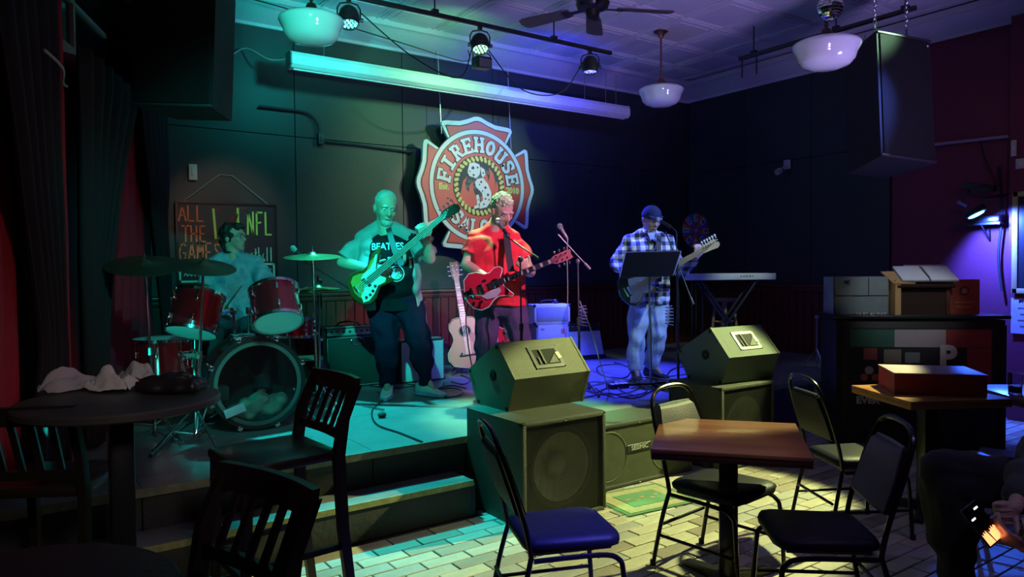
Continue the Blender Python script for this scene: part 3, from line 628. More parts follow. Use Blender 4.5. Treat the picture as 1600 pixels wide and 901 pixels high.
# ================================================================== CHALK SIGN
a = PY(275,322,BY-.05); b_ = PY(430,322,BY-.05); z1 = PY(430,321,BY-.05).z; z0 = PY(430,441,BY-.05).z; z0b = PY(300,438,BY-.05).z
r = thing('chalk_sign', 'black chalkboard with neon lettering about football hanging behind the drummer', 'sign', ((a.x+b_.x)/2, BY-.05, z0)); w = b_.x-a.x; h = z1-z0
CB_ = mat('chalkboard', (.018,.014,.022), .6); MB().box((0,0,h/2), (w,.02,h), bev=.003).build('board', CB_, r)
for x in (-w/2, w/2): MB().box((x,-.008,h/2), (.018,.03,h)).build('frame_strip', SATIN, r)
for z in (0, h): MB().box((0,-.008,z), (w,.03,.018)).build('frame_strip', SATIN, r)
def chalk(name, strokes, m, wd=.011):
    b = MB()
    for s in strokes:
        for p, q in zip(s, s[1:]):
            P = V((-w/2+p[0]*w, -.013, h*(1-p[1]))); T = V((-w/2+q[0]*w, -.013, h*(1-q[1]))); d = (T-P); L_ = d.length
            if L_ < 1e-4: continue
            b.box((P+T)/2, (L_+wd*.8,.004,wd), frame((0,0,0), d, (0,0,1) if abs(d.normalized().z) < .9 else (1,0,0)).to_3x3() if abs(d.normalized().z) < .9 else Matrix.Rotation(-math.atan2(d.z, d.x), 3, 'Y'))
    o = b.build(name, m, r, ang=0)
    if name in ('chalk_zigzag','chalk_border'): o['kind'] = 'stuff'
    return o
OR = mat('orange_chalk', (.72,.17,.06), .7, emit=None); GR = mat('lime_chalk', (.45,.75,.14), .7); CY = mat('mint_chalk', (.25,.65,.5), .7); DR = mat('red_chalk', (.35,.03,.04), .7)
LT = {'A':[[(0,1),(.45,0),(.9,1)],[(.2,.65),(.72,.6)]],'L':[[(0,0),(0,1),(.7,1)]],'T':[[(0,.02),(.9,0)],[(.45,0),(.45,1)]],'H':[[(0,0),(0,1)],[(.7,0),(.7,1)],[(0,.5),(.7,.5)]],
 'E':[[(.65,0),(0,0),(0,1),(.7,1)],[(0,.5),(.5,.5)]],'G':[[(.8,.15),(.5,0),(.15,.2),(0,.6),(.2,1),(.6,1),(.8,.75),(.8,.55),(.5,.55)]],'M':[[(0,1),(.1,0),(.4,.6),(.7,0),(.85,1)]],
 'S':[[(.6,.1),(.2,0),(0,.25),(.5,.55),(.6,.85),(.2,1),(0,.9)]],'N':[[(0,1),(.05,0),(.7,1),(.7,0)]],'F':[[(.7,0),(0,0),(0,1)],[(0,.5),(.5,.45)]],
 'o':[[(.3,.4),(0,.7),(.3,1),(.6,.7),(.3,.4)]],'t':[[(.3,.1),(.3,.95),(.5,.95)],[(0,.4),(.6,.38)]],'b':[[(0,0),(0,1),(.5,.9),(.55,.6),(0,.55)]],'a':[[(.55,.45),(.1,.5),(0,.8),(.2,1),(.55,.8),(.55,.45),(.6,1)]],'l':[[(.1,0),(.1,1)]],'f':[[(.5,.05),(.25,0),(.2,.3),(.2,1)],[(0,.4),(.45,.4)]]}
def word(txt, x, y, cw, ch, m, wd=.014, name='chalk_word'):
    st = []
    for i, c_ in enumerate(txt):
        if c_ == ' ': continue
        st += [[(x+(i+p[0]*.85)*cw, y+p[1]*ch) for p in s] for s in LT[c_]]
    chalk(name, st, m, wd)
word('ALL', .02, .05, .088, .18, OR); word('THE', .05, .29, .085, .19, OR); word('GAMES', .02, .50, .085, .22, OR)
word('NFL', .70, .10, .094, .28, GR, .017); word('football', .64, .55, .0425, .17, CY, .010)
chalk('chalk_goalpost', [[(.355,.08),(.375,.46),(.40,.46)],[(.60,.06),(.60,.40),(.40,.46)]], GR, .022)
chalk('chalk_doodle', [[(.36,.08),(.44,.06)],[(.60,.05),(.68,.05)],[(.53,.19),(.60,.13),(.58,.22),(.53,.21)]], DR, .008)
chalk('chalk_border', [[(.02,.80),(.35,.74)],[(.62,.76),(.97,.76),(.97,1.0)],[(.02,.80),(.02,.97),(.30,.97)],[(.62,.97),(.97,.97)]], mat('grey_mint_chalk', (.35,.6,.52), .7), .02)
z_ = []
for k in range(9): x = .62+k*.036; z_ += [[(x,.82),(x+.03,.88)],[(x+.03,.82),(x,.88)],[(x,.91),(x+.03,.95)]]
for k in range(7): x = .06+k*.036; z_ += [[(x,.83),(x+.03,.9)],[(x+.03,.83),(x,.9)]]
chalk('chalk_zigzag', z_, CY, .007)
b = MB(); b.tube([(-w/2+.06,0,h),(-.06,.03,h+.28),(.06,.03,h+.275),(w/2-.06,0,h)], .004, 5); b.build('hanging_string', mat('string', (.35,.33,.3), .7), r)
# prize wheel on the back right
c = PY(1087, 360, 7.2); c = PD(1087,360,9.6)
r = thing('prize_wheel', 'colourful numbered prize wheel on a stand in the dark corner behind the keyboard', 'wheel', (c.x,c.y,S)); hz = c.z-S; WR = .235; wyaw = -R(8)
Mw = Matrix.Translation((0,0,hz)) @ Matrix.Rotation(wyaw,4,'Z') @ Q
b = MB(Mw); b.prism(circ(WR,48), -.012, .0); b.build('wheel_back', SATIN, r)
cols = [(.5,.03,.03),(.05,.10,.45),(.45,.22,.04),(.42,.03,.05),(.03,.20,.10),(.06,.08,.4),(.5,.03,.03),(.4,.25,.05),(.02,.16,.30),(.45,.02,.03),(.05,.09,.4),(.4,.2,.05),(.45,.03,.04),(.03,.18,.12),(.06,.1,.42),(.42,.2,.03)]
for i in range(16):
    a0, a1 = 2*PI*i/16, 2*PI*(i+1)/16; b = MB(Mw); b.prism([(0,0)]+[(WR*.97*math.cos(a0+(a1-a0)*k/3), WR*.97*math.sin(a0+(a1-a0)*k/3)) for k in range(4)], .0, .004+.0005*(i % 2)); b.build('wedge', mat('wedge_%d' % i, cols[i], .5), r, ang=.3)
for i, t in enumerate('12345678'):
    a = PI-i*PI/4; M = Mw @ Matrix.Rotation(a-PI/2,4,'Z') @ Matrix.Translation((0,WR*.72,0))
    k = MB(M).box((0,0,.006), (.06,.10,.003)).__class__(M); k.box((0,0,.006), (.06,.10,.004)); cdo = k.build('number_card', mat('card_blue_white', (.45,.47,.6), .5), r)
    text_mb(t, .09, .002, M @ Matrix.Translation((0,0,.0095)), .002).build('number', SB, cdo)
b = MB(Mw); b.lathe([(.001,.02),(.02,.018),(.022,.0),(.001,.0)], n=16); b.build('hub', mat('hub_purple', (.4,.25,.5), .4), r)
b = MB(); 
for s in (-.04,.04): b.cyl((s,.03,.0), (s,.03,hz), .012, n=8)
b.build('stand_post', SATIN, r); MB().box((0,.03,.02), (.4,.3,.03), bev=.01).build('stand_base', SATIN, r)
# ================================================================== SPEAKERS
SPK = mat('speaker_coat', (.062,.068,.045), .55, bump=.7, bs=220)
def cone(b, c, n, r, deep=.06):
    M = frame(c, V(n).orthogonal(), n); b.lathe([(.001,-deep),(r*.28,-deep*.85),(r*.30,-deep),(r*.80,-.012),(r*.86,.004),(r*.93,.006),(r,-.004),(r,-.012)], M, 36)
def subwoofer(x0, x1, y0, y1, h, label, cones, mesh=True):
    w, d = x1-x0, y1-y0; r = thing('subwoofer', label, 'loudspeaker', ((x0+x1)/2, (y0+y1)/2, 0)); rec = .03
    b = MB()
    b.box((0,rec/2,.012), (w,d-rec,.024)); b.box((0,rec/2,h-.012), (w,d-rec,.024)); b.box((-w/2+.012,rec/2,h/2), (.024,d-rec,h-.048)); b.box((w/2-.012,rec/2,h/2), (.024,d-rec,h-.048)); b.box((0,d/2-.012,h/2), (w-.048,.024,h-.048))
    b.build('cabinet', SPK, r, ang=.3)
    b = MB(); fw = .03
    for c, s in (((0,-d/2+.02,h-fw/2),(w,.04,fw)),((0,-d/2+.02,fw/2),(w,.04,fw)),((-w/2+fw/2,-d/2+.02,h/2),(fw,.04,h)),((w/2-fw/2,-d/2+.02,h/2),(fw,.04,h))): b.box(c, s, bev=.008)
    b.build('front_rim', SPK, r, ang=.5)
    b = MB(); hw, hh_ = (w-.05)/2, (h-.05)/2; cr0 = cones[0][2]; rg = []
    if len(cones) > 1: b.box((0,-d/2+.065,h/2), (w-.05,.02,h-.05))
    else:
        for k_ in (0, 1):
            row = []
            for i in range(48):
                a = 2*PI*i/48; c_, s_ = math.cos(a), math.sin(a); f_ = min(hw/max(1e-6,abs(c_)), hh_/max(1e-6,abs(s_)))
                row.append(V((c_*cr0*.99, -d/2+.055, cones[0][1]+s_*cr0*.99)) if k_ == 0 else V((c_*f_, -d/2+.055, h/2+s_*f_)))
            rg.append(row)
        b.loft(rg, caps=False)
    b.build('baffle', mat('baffle', (.05,.052,.04), .6, bump=.3), r)
    for (cx, cz, cr) in cones:
        b = MB(); cone(b, (cx,-d/2+.052,cz), (0,-1,0), cr, .10 if cr > .2 else .06); cn = b.build('driver_cone', mat('driver_cone', (.50,.52,.34), .5, bump=.1), r, ang=.5)
        b = MB(); b.lathe([(cr*.92,.002),(cr*.98,.012),(cr*1.07,.010),(cr*1.09,0),(cr*.92,0)], frame((cx,-d/2+.05,cz), (1,0,0), (0,-1,0)), 40); b.build('driver_ring', mat('driver_ring', (.09,.09,.075), .4), r)
        b = MB(); b.sph((cx,-d/2+.1,cz), (cr*.3,.03,cr*.3)); b.build('dust_cap', mat('driver_cone', (0,0,0)), r)
    if mesh:
        b = MB(); st = .011; n = int((w-.06)/st); m = int((h-.06)/st)
        for i in range(n+1): b.box((-w/2+.03+i*st,-d/2+.012,h/2), (.0019,.003,h-.06))
        for j in range(m+1): b.box((0,-d/2+.010,.03+j*st), (w-.06,.003,.0019))
        tag(b.build('grille', mat('grille_wire', (.055,.058,.045), .45, .3), r, ang=0), kind='stuff')
    else:
        MB().box((0,-d/2+.012,h/2), (w-.06,.006,h-.06)).build('grille', mat('cloth_grille', (.085,.095,.045), .8, bump=.9, bs=500, var=.25), r)
        for (cx, cz, cr) in cones: 
            b = MB(); b.lathe([(cr,.0),(cr*1.02,.003),(cr*1.06,.003),(cr*1.08,0)], frame((cx,-d/2+.0095,cz),(1,0,0),(0,-1,0)), 36); b.build('pressed_ring', mat('pressed_ring', (.10,.11,.055), .7), r)
    for x in (-w/2+.015, w/2-.015, 0):
        for z in (.015, h-.015): MB().sph((x,-d/2-.001,z), (.008,.004,.008), seg=8).build('screw', CHR, r)
    return r
subwoofer(2.51, 3.18, 3.50, 4.14, .65, 'tall black subwoofer with one big cone behind wire mesh under the left floor monitor', [(0,.33,.235)])
sb = subwoofer(3.20, 4.33, 3.78, 4.15, .47, 'low wide subwoofer lying along the stage front between the two monitors', [(-.30,.235,.17),(.30,.235,.17)], False)
lg = MB(); lg.box((0,0,0), (.19,.006,.045)); 
o = MB(Matrix.Translation((-.06,-.182,.27))).box((0,0,0), (.22,.006,.05)).__class__() if False else None
b = MB(); b.box((.0,-.180,.27), (.24,.006,.05), bev=.001, seg=1); bd = b.build('badge', mat('badge_dark', (.03,.03,.03), .4), sb)
text_mb('SEISMIC', .046, .003, Matrix.Translation((0,-.185,.27)) @ Q, .001, sx=1.1).build('badge_lettering', mat('badge_silver', (.5,.5,.45), .4), bd)
subwoofer(4.46, 5.12, 3.60, 4.14, .65, 'tall black subwoofer at the stage front under the right floor monitor', [(0,.33,.235)])
def wedge(loc, rz, w, label, tint):
    r = thing('floor_monitor', label, 'loudspeaker', loc, rz)
    pr = [(0,0),(-.08,.22),(.12,.44),(.49,.22),(.37,0)]                      # (y, z) section
    b = MB(); b.loft([[V((x, y, z)) for y, z in pr] for x in (.018, w-.018)], caps=True); body = b.build('cabinet', tint, r, ang=.2)
    for x0, x1 in ((0,.018),(w-.018,w)):
        b = MB(); cy, cz = .18, .2; b.loft([[V((x, cy+(y-cy)*1.015, cz+(z-cz)*1.015)) for y, z in pr] for x in (x0, x1)]); b.build('side_panel', tint, r, ang=.2)
    # rear-top panel: cup with handle
    A_, D_ = V((0,.12,.44)), V((0,-.08,.22)); t = (A_-D_).normalized(); nrm = V((0,-t.z,t.y)); 
    M = frame(V((w*.52,0,0)) + (A_+D_)/2 , (1,0,0), nrm)
    pl = MB(M)
    for c, s in (((0,.075,.002),(.25,.03,.008)),((0,-.075,.002),(.25,.03,.008)),((-.11,0,.002),(.03,.13,.008)),((.11,0,.002),(.03,.13,.008))): pl.box(c, s, bev=.002, seg=1)
    cup = pl.build('connector_plate', mat('plate_dark_green', (.07,.08,.06), .4), r)
    MB(M).box((0,0,.0015), (.19,.12,.004)).build('recess', mat('recess_black', (.004,.004,.004), .8), cup)
    MB(M).box((-.035,.0,.008), (.016,.12,.008), bev=.003).build('handle_bar', tint, cup)
    b = MB(M); b.loft([[(.0,-.055,.004),(.085,-.055,.004),(.085,.03,.004)],[(.0,-.055,.009),(.085,-.055,.009),(.085,.03,.009)]]); b.build('inner_plate', tint, cup, ang=.2)
    MB(M).box((-.07,-.03,.006), (.012,.06,.006)).build('jack_strip', tint, cup)
    MB(M).box((.10,.0,.010), (.032,.055,.006), Matrix.Rotation(.15,3,'Z')).build('paper_tag', mat('pale_tag', (.75,.75,.6), .6), cup)
    for x in (-.12,.12):
        for y in (-.085,.085): MB(M).sph((x,y,.007), (.005,.005,.002), seg=8).build('screw', CHR, cup)
    # sloping grille facing the band
    L_ = V((0,.49,.22)); t2 = (L_-A_).normalized(); M2 = frame(V((w/2,0,0))+(A_+L_)/2, (1,0,0), V((0,-t2.z,t2.y)) if -t2.z > 0 else V((0,t2.z,-t2.y)))
    MB(M2).box((0,0,.008), (w-.05,.38,.012), bev=.003).build('grille', mat('hanging_grille', (0,0,0)), r)
    for x, s in ((0,-1),(w,1)):
        M3 = frame((x,.17,.22), (0,1,0), (s,0,0)); b = MB(M3); b.lathe([(.012,.0),(.016,.006),(.034,.006),(.04,.002),(.04,0)], n=20); b.build('pole_socket', mat('recess_black', (0,0,0)), r)
        for y, z in ((.01,.02),(.35,.02),(.12,.41),(.46,.22)): MB().sph((x+s*.004,y,z), (.006,.014,.014), seg=8).build('corner_cap', RUB, r)
    return r
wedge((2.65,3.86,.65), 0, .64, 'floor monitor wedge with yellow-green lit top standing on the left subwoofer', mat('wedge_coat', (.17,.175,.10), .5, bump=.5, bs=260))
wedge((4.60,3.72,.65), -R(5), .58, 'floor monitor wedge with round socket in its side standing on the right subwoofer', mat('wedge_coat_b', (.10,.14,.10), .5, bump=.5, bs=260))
# ================================================================== AMPS
def amp(loc, w, h, d, label, case, front, rz=0, tilt=0, top=None, knobs=0, handle=True, inset=.02, piping=None, panel_h=0, name='guitar_amplifier'):
    r = thing(name, label, 'amplifier', loc, rz); T = Matrix.Translation((0,-d/2,0)) @ Matrix.Rotation(tilt,4,'X') @ Matrix.Translation((0,d/2,0)) if tilt else Matrix()
    b = MB(T); b.box((0,0,h/2), (w,d,h), bev=.014); b.build('cabinet', case, r, ang=.6)
    fh = h-panel_h-2*inset
    b = MB(T); b.box((0,-d/2-.002,inset+fh/2), (w-2*inset,.012,fh), bev=.004); g = b.build('grille_cloth', front, r)
    if panel_h:
        b = MB(T); b.box((0,-d/2+.02,h+.004), (w-.03,.07,.012), bev=.003); b.box((0,-d/2-.003,h-panel_h/2-.004), (w-2*inset,.012,panel_h-.01), bev=.003); p = b.build('control_panel', top or case, r)
        for i in range(knobs): b = MB(T); x = -w/2+.06+i*(w-.12)/max(1,knobs-1); b.cyl((x,-d/2-.008,h-panel_h/2), (x,-d/2-.026,h-panel_h/2), .010, n=10); b.cyl((x,-d/2+.03,h+.008), (x,-d/2+.03,h+.022), .009, n=10); b.build('knob', SATIN, p)
    if handle: b = MB(T); b.tube([(-.11,0,h),(-.09,0,h+.035),(0,0,h+.045),(.09,0,h+.035),(.11,0,h)], .009, 6, 4); b.build('handle', SATIN, r)
    if piping:
        b = MB(T); x, z0, z1 = w/2-inset, inset, inset+fh; b.tube([(-x,-d/2-.01,z0),(x,-d/2-.01,z0),(x,-d/2-.01,z1),(-x,-d/2-.01,z1),(-x,-d/2-.01,z0)], .005, 5); b.build('piping', piping, r)
    for sx in (-1,1):
        for sz in (0,1): b = MB(T); b.sph((sx*(w/2-.008),-d/2+.012,.014+sz*(h-.028)), .02, seg=8); b.build('corner_guard', SATIN, r)
    return r, T
TOLEX = mat('black_tolex', (.010,.010,.012), .5, bump=.5, bs=200)
p = PY(556, 600, 6.55); r, T = amp((p.x, 6.72, S), .60, .58, .34, 'black bass amplifier with teal-lit control panel and oval badge behind the drum hardware', TOLEX, mat('amp_black_cloth', (.014,.02,.017), .8, bump=.5, bs=300), top=mat('silver_panel', (.5,.52,.5), .35, .6), knobs=9, panel_h=.075, piping=mat('thin_silver', (.4,.42,.4), .4, .6))
b = MB(); n = 28
for rr in (.055,): b.tube([(rr*1.25*math.cos(2*PI*i/n)+.02, -.182, .445+rr*.62*math.sin(2*PI*i/n)) for i in range(n+1)], .0035, 5)
b.tube([(-.02,-.182,.43),(-.005,-.182,.465),(.02,-.182,.46),(.0,-.182,.445)], .004, 5); b.tube([(.02,-.182,.465),(.03,-.182,.43),(.055,-.182,.465)], .004, 5); b.build('oval_badge', CHR, r)
VIO = mat('silver_cloth', (.50,.47,.52), .75, bump=.4, bs=300)
p = PY(661, 598, 6.45); r, T = amp((p.x, 6.58, S), .50, .42, .26, 'guitar combo amplifier with pale silver grille behind the bassist legs', TOLEX, VIO, top=mat('silver_panel', (0,0,0)), handle=True, inset=.015)
b = MB(); b.box((0,-.06,.428), (.46,.10,.012), bev=.003); b.build('top_panel', mat('silver_panel', (0,0,0)), r)
b = MB(); b.sph((.235,-.13,.27), .012, seg=8); b.build('front_stud', CHR, r)
st_ = thing('guitar_stand', 'tall bare tubular stand rising behind the silver-grilled amplifier', 'stand', (p.x+.16, 6.86, S))
b = MB(); b.tube([(-.16,0,.10),(-.14,0,.55),(-.12,.0,.78),(.02,0,.80),(.09,0,.78),(.12,0,.4),(.13,0,.10)], .007, 6); b.build('frame_loop', mat('purple_steel', (.5,.45,.55), .3, .8), st_)
b = MB(); b.tube([(-.16,0,.10),(-.18,-.12,.01)], .007, 6); b.tube([(.13,0,.10),(.16,-.12,.01)], .007, 6); b.tube([(0,.0,.12),(0,.16,.01)], .007, 6); b.tube([(-.16,0,.1),(.13,0,.1)], .007, 6); b.build('feet', SATIN, st_)
p = PD(858, 560, 8.35)
r1, T = amp((p.x, p.y, S), .40, .49, .26, 'grey speaker cabinet under the small white amplifier', mat('grey_tolex', (.30,.30,.34), .6, bump=.4, bs=200), mat('grey_cloth', (.42,.42,.50), .8, bump=.4, bs=300), rz=-R(17), inset=.018, name='speaker_cabinet')
b = MB(); b.box((.12,-.138,.41), (.05,.004,.05)); b.build('red_sticker', mat('red_sticker', (.6,.12,.14), .5), r1)
b = MB(); b.box((-.13,-.138,.44), (.05,.004,.012)); b.build('maker_badge', mat('red_sticker', (0,0,0)), r1)
r2, T = amp((p.x+.0, p.y, S+.49), .44, .225, .24, 'small white guitar amplifier with grey grille standing on the grey cabinet', mat('white_tolex', (.72,.70,.74), .5, bump=.3, bs=200), mat('mid_grey_cloth', (.36,.36,.42), .8, bump=.4, bs=300), rz=-R(17), inset=.03)
b = MB(); b.sph((.08,0,.25), (.035,.02,.03), seg=10); b.build('dial', SATIN, r2)
p = PD(917, 548, 8.95)
r, T = amp((p.x, p.y+.1, S+.03), .52, .42, .28, 'blue-lit guitar amplifier tilted back against the wood panelling', TOLEX, mat('blue_grey_cloth', (.50,.52,.62), .75, bump=.3, bs=300), rz=-R(12), tilt=-R(20), knobs=8, panel_h=.075)
MB().box((0,-.05,-.012), (.50,.26,.03)).build('foot_frame', SATIN, r)
cable([PD(590,596,6.9),PD(640,590,6.8),PD(655,600,6.6),PD(648,606,6.5),PD(665,603,6.5),PD(690,598,6.6)][0:0] or [(2.9,6.40,S+.01),(3.0,6.36,S+.2),(3.1,6.3,S+.04),(3.25,6.2,S+.01),(3.1,6.05,S+.01),(3.3,5.95,S+.01),(3.5,6.2,S+.01)], 'white-grey lead looping on the deck before the silver-grilled amplifier', .006)
# ================================================================== STANDS AND MICROPHONES
def mic(b, tip, tail, parent, m=None):
    tip, tail = V(tip), V(tail); d = (tip-tail).normalized(); m = m or SATIN
    a = MB(); a.cyl(tail, tip-d*.02, .010, .016, 12); a.build('microphone_body', m, parent, world=True)
    a = MB(); a.sph(tip, .026, seg=14); a.cyl(tip-d*.026, tip-d*.018, .025, .018, 12); a.build('microphone_head', mat('mic_mesh', (.55,.57,.6), .35, .8, bump=.8, bs=600), parent, world=True)
def mic_stand(base, top, boom_a, boom_b, label, micat, rnd=False, col=SATIN, coil=None, mm=None, tripod=.26):
    base, top, boom_a, boom_b = V(base), V(top), V(boom_a), V(boom_b); r = thing('microphone_stand', label, 'microphone stand', base)
    k = lambda mb, nm, m=col: mb.build(nm, m, r, world=True)
    m1 = base.lerp(top, .55); k(MB().cyl(base+V((0,0,.06)), m1, .011, n=10), 'lower_tube') if False else None
    b = MB(); b.cyl(base+V((0,0,.05)), m1, .012, n=10); k(b, 'lower_tube'); b = MB(); b.cyl(m1, top, .007, n=10); k(b, 'upper_tube')
    b = MB(); b.cyl(m1-V((0,0,.03)), m1+V((0,0,.03)), .018, n=10); k(b, 'height_clutch'); b = MB(); b.sph(top, (.022,.022,.026), seg=10); k(b, 'boom_clutch')
    b = MB(); b.cyl(boom_a, boom_b, .006, n=8); k(b, 'boom_arm', STL if col is STL else col)
    b = MB(); e = (boom_b-boom_a).normalized(); b.cyl(boom_b-e*.06, boom_b+e*.01, .013, n=8); k(b, 'counterweight')
    if rnd: b = MB(); b.lathe([(.001,.03),(.03,.03),(.12,.015),(.13,0),(.001,0)], Matrix.Translation(base), 24); k(b, 'round_base')
    else:
        for i in range(3):
            a = 2*PI*i/3+.5; b = MB(); b.tube([base+V((0,0,.20)), base+V((tripod*math.cos(a),tripod*math.sin(a),.012))], .008, 6); k(b, 'leg')
            b = MB(); b.sph(base+V((tripod*math.cos(a),tripod*math.sin(a),.012)), .012, seg=6); k(b, 'foot_cap', RUB)
    if micat: mic(None, micat[0], micat[1], r, mm); b = MB(); b.cyl(V(micat[1]).lerp(V(micat[0]), .1), V(micat[1]).lerp(V(micat[0]), .45), .016, n=10); k(b, 'clip')
    if coil is not None:
        b = MB(); c = V(coil); b.tube([c+V((.035*math.cos(2*PI*i/10), .035*math.sin(2*PI*i/10), -.003*i)) for i in range(61)], .0055, 5); k(b, 'coiled_lead', mat('shiny_lead', (.25,.25,.3), .3))
    return r
g = lambda px, py, d: PD(px, py, d)
def flo(px, d): v = g(px, 600, d); return V((v.x, v.y, S))
def at(px, py, d0, z=None): return PD(px, py, d0)
mic_stand(flo(511,6.2), at(497,441,6.2)*0+PD(500,440,6.2), PD(466,402,6.0), PD(556,457,6.35), 'microphone boom stand with teal-lit mic between drummer and bassist', (PD(458,388,5.98), PD(480,408,6.03)), col=SATIN)
mic_stand(flo(816,5.75), PD(813,405,5.75), PD(790,368,5.95), PD(840,403,5.65), 'black boom microphone stand before the singer in red', (PD(778,345,6.0), PD(794,369,5.95)), mm=mat('mic_green_grip', (.08,.16,.12), .4))
mic_stand(flo(906,6.5), PD(903,408,6.5), PD(872,366,6.5), PD(921,419,6.5), 'boom microphone stand with silver-headed mic pointing up left of the plaid guitarist', (PD(875,353,6.5), PD(887,374,6.5)), coil=PD(911,478,6.5), mm=mat('mic_grey_grip', (.3,.3,.34), .35), col=mat('grey_steel', (.18,.18,.2), .35, .6))
mic_stand(flo(1060,6.75), PD(1057,414,6.75), PD(1040,362,6.9), PD(1083,474,6.6), 'black boom microphone stand in front of the guitarist in plaid', (PD(1029,343,7.0), PD(1051,356,6.9)), coil=PD(1046,478,6.75), rnd=True)
cable([PD(887,374,6.5),PD(886,400,6.5),PD(887,440,6.5),PD(887,500,6.55),PD(890,560,6.6),V((4.8,5.0,S+.01)),V((4.3,5.0,S+.01))], 'microphone lead hanging straight down from the silver-headed mic', .005, mat('pale_grey_lead', (.3,.3,.33), .5), 6)
cable([PD(906,470,6.4),PD(925,520,6.2),PD(940,575,6.0),PD(948,600,5.9)*0+PZ(952,612,S+.008)], 'thin pale lead running from the coiled cable down to the pedal on the deck', .005, mat('pale_grey_lead', (0,0,0)), 6)
cable([PD(1051,356,6.88),PD(1057,364,6.86),PD(1057,390,6.8),PD(1059,430,6.78),PD(1061,500,6.78)], 'black microphone lead dropping beside the plaid guitarist stand', .005)
# music stand
bs = flo(1017,6.85); r = thing('music_stand', 'black music stand with wide desk in front of the guitarist in plaid', 'music stand', bs)
b = MB(); P = [PD(977,394,6.78),PD(1064,392,6.70),PD(1052,430,6.60),PD(968,432,6.68)]; nrm = (P[1]-P[0]).cross(P[3]-P[0]).normalized()
b.hexa([p for p in P]+[p+nrm*.006 for p in P]); b.build('desk', mat('desk_black', (.003,.003,.005), .8, spec=.1), r, world=True)
b = MB(); 
for i, j in ((0,1),(1,2),(3,0)): b.tube([P[i]+nrm*.003, P[j]+nrm*.003], .006, 6)
b.build('desk_rim', mat('desk_rim', (.10,.08,.12), .4), r, world=True)
b = MB(); b.box((P[2]+P[3])/2+nrm*-.0+V((0,0,-.005)), ((P[2]-P[3]).length,.06,.006), frame((0,0,0), P[2]-P[3], (0,0,1)).to_3x3()); b.build('desk_ledge', SATIN, r, world=True)
t = PD(1014,420,6.72); b = MB(); b.cyl(bs+V((0,0,.04)), t.lerp(bs,.5), .013, n=10); b.build('lower_tube', STL, r, world=True); b = MB(); b.cyl(t.lerp(bs,.5), t, .009, n=10); b.build('upper_tube', STL, r, world=True)
b = MB(); b.sph(t, (.03,.025,.03), seg=10); b.build('tilt_knob', CHR, r, world=True)
for i in range(3):
    a = 2*PI*i/3+.2; b = MB(); b.box(bs+V((.12*math.cos(a),.12*math.sin(a),.018)), (.25,.035,.012), Matrix.Rotation(a,3,'Z') @ Matrix.Rotation(.06,3,'Y'), .003); b.build('leg', mat('desk_black', (0,0,0)), r, world=True)
# pedal, leads on the deck
pz_ = PZ(965, 606, S); r = thing('effect_pedal', 'small effect pedal with white switches on the deck right of the left monitor', 'pedal', pz_, -.2)
MB().box((0,0,.022), (.20,.10,.04), bev=.006).build('housing', SATIN, r)
for x in (-.07,-.02,.03,.075): MB().box((x,-.02,.045), (.035,.05,.006), bev=.002).build('switch', WHT, r)
LEADC = mat('lead_rubber', (.015,.015,.018), .35); LEADB = mat('lead_blue_grey', (.10,.11,.14), .35)
rs = random.Random(11)
for k, (pts, lb) in enumerate([
    ([(905,585),(925,612),(950,606),(990,600),(1010,612),(960,620),(930,606)], 'black lead looping around the effect pedal, left side'),
    ([(935,598),(970,592),(1000,598),(985,612),(940,616),(915,605),(960,596)], 'black lead lying in a flat loop behind the effect pedal'),
    ([(960,566),(985,575),(975,590),(940,585),(935,572),(970,568)], 'black lead coiled on the deck between blue amplifier and pedal'),
    ([(910,622),(950,614),(985,622),(1010,615),(1030,600),(1020,590)], 'black lead crossing the deck edge towards the music stand'),
    ([(1020,590),(1060,586),(1090,580),(1075,572),(1050,577),(1040,590)], 'black lead coiled at the foot of the music stand'),
    ([(905,600),(930,596),(955,600),(975,612),(1000,620)], 'grey lead passing in front of the effect pedal'),
    ([(668,612),(700,606),(722,610),(715,618),(690,620),(676,612),(700,602),(728,606)], 'flat coil of green-lit lead right of the bassist white shoe'),
    ([(590,612),(600,622),(582,640),(588,662),(625,676),(660,690),(668,698)], 'black lead snaking across the teal deck to the step'),
    ([(560,598),(590,604),(620,606),(650,602)], 'black lead behind the bassist feet'),
    ([(720,586),(735,592),(725,600),(705,596)], 'black lead curl on the deck by the acoustic guitar')]):
    zz = S+.008
    P_ = [PZ(x, y, zz+.003*(i % 2)) for i, (x, y) in enumerate(pts)]
    if k == 7: P_ = [PZ(x, y, zz) for x, y in pts[:-1]]
    cable(P_, lb, .006, LEADB if k in (1,5) else LEADC, 6)
# loose metal legs / sticks on the deck by the chair
b = MB(); b.tube([PZ(565,632,S+.01),PZ(600,640,S+.012)], .007, 6); tag(b.build('metal_rod', STL, None), 'loose metal rod lying on the deck behind the slat-back chair', 'rod')
b = MB(); b.sph(PZ(597,648,S+.022), (.035,.03,.022), seg=12); tag(b.build('cable_plug', RUB, None), 'black rubber lump at the end of a lead on the teal deck', 'plug')
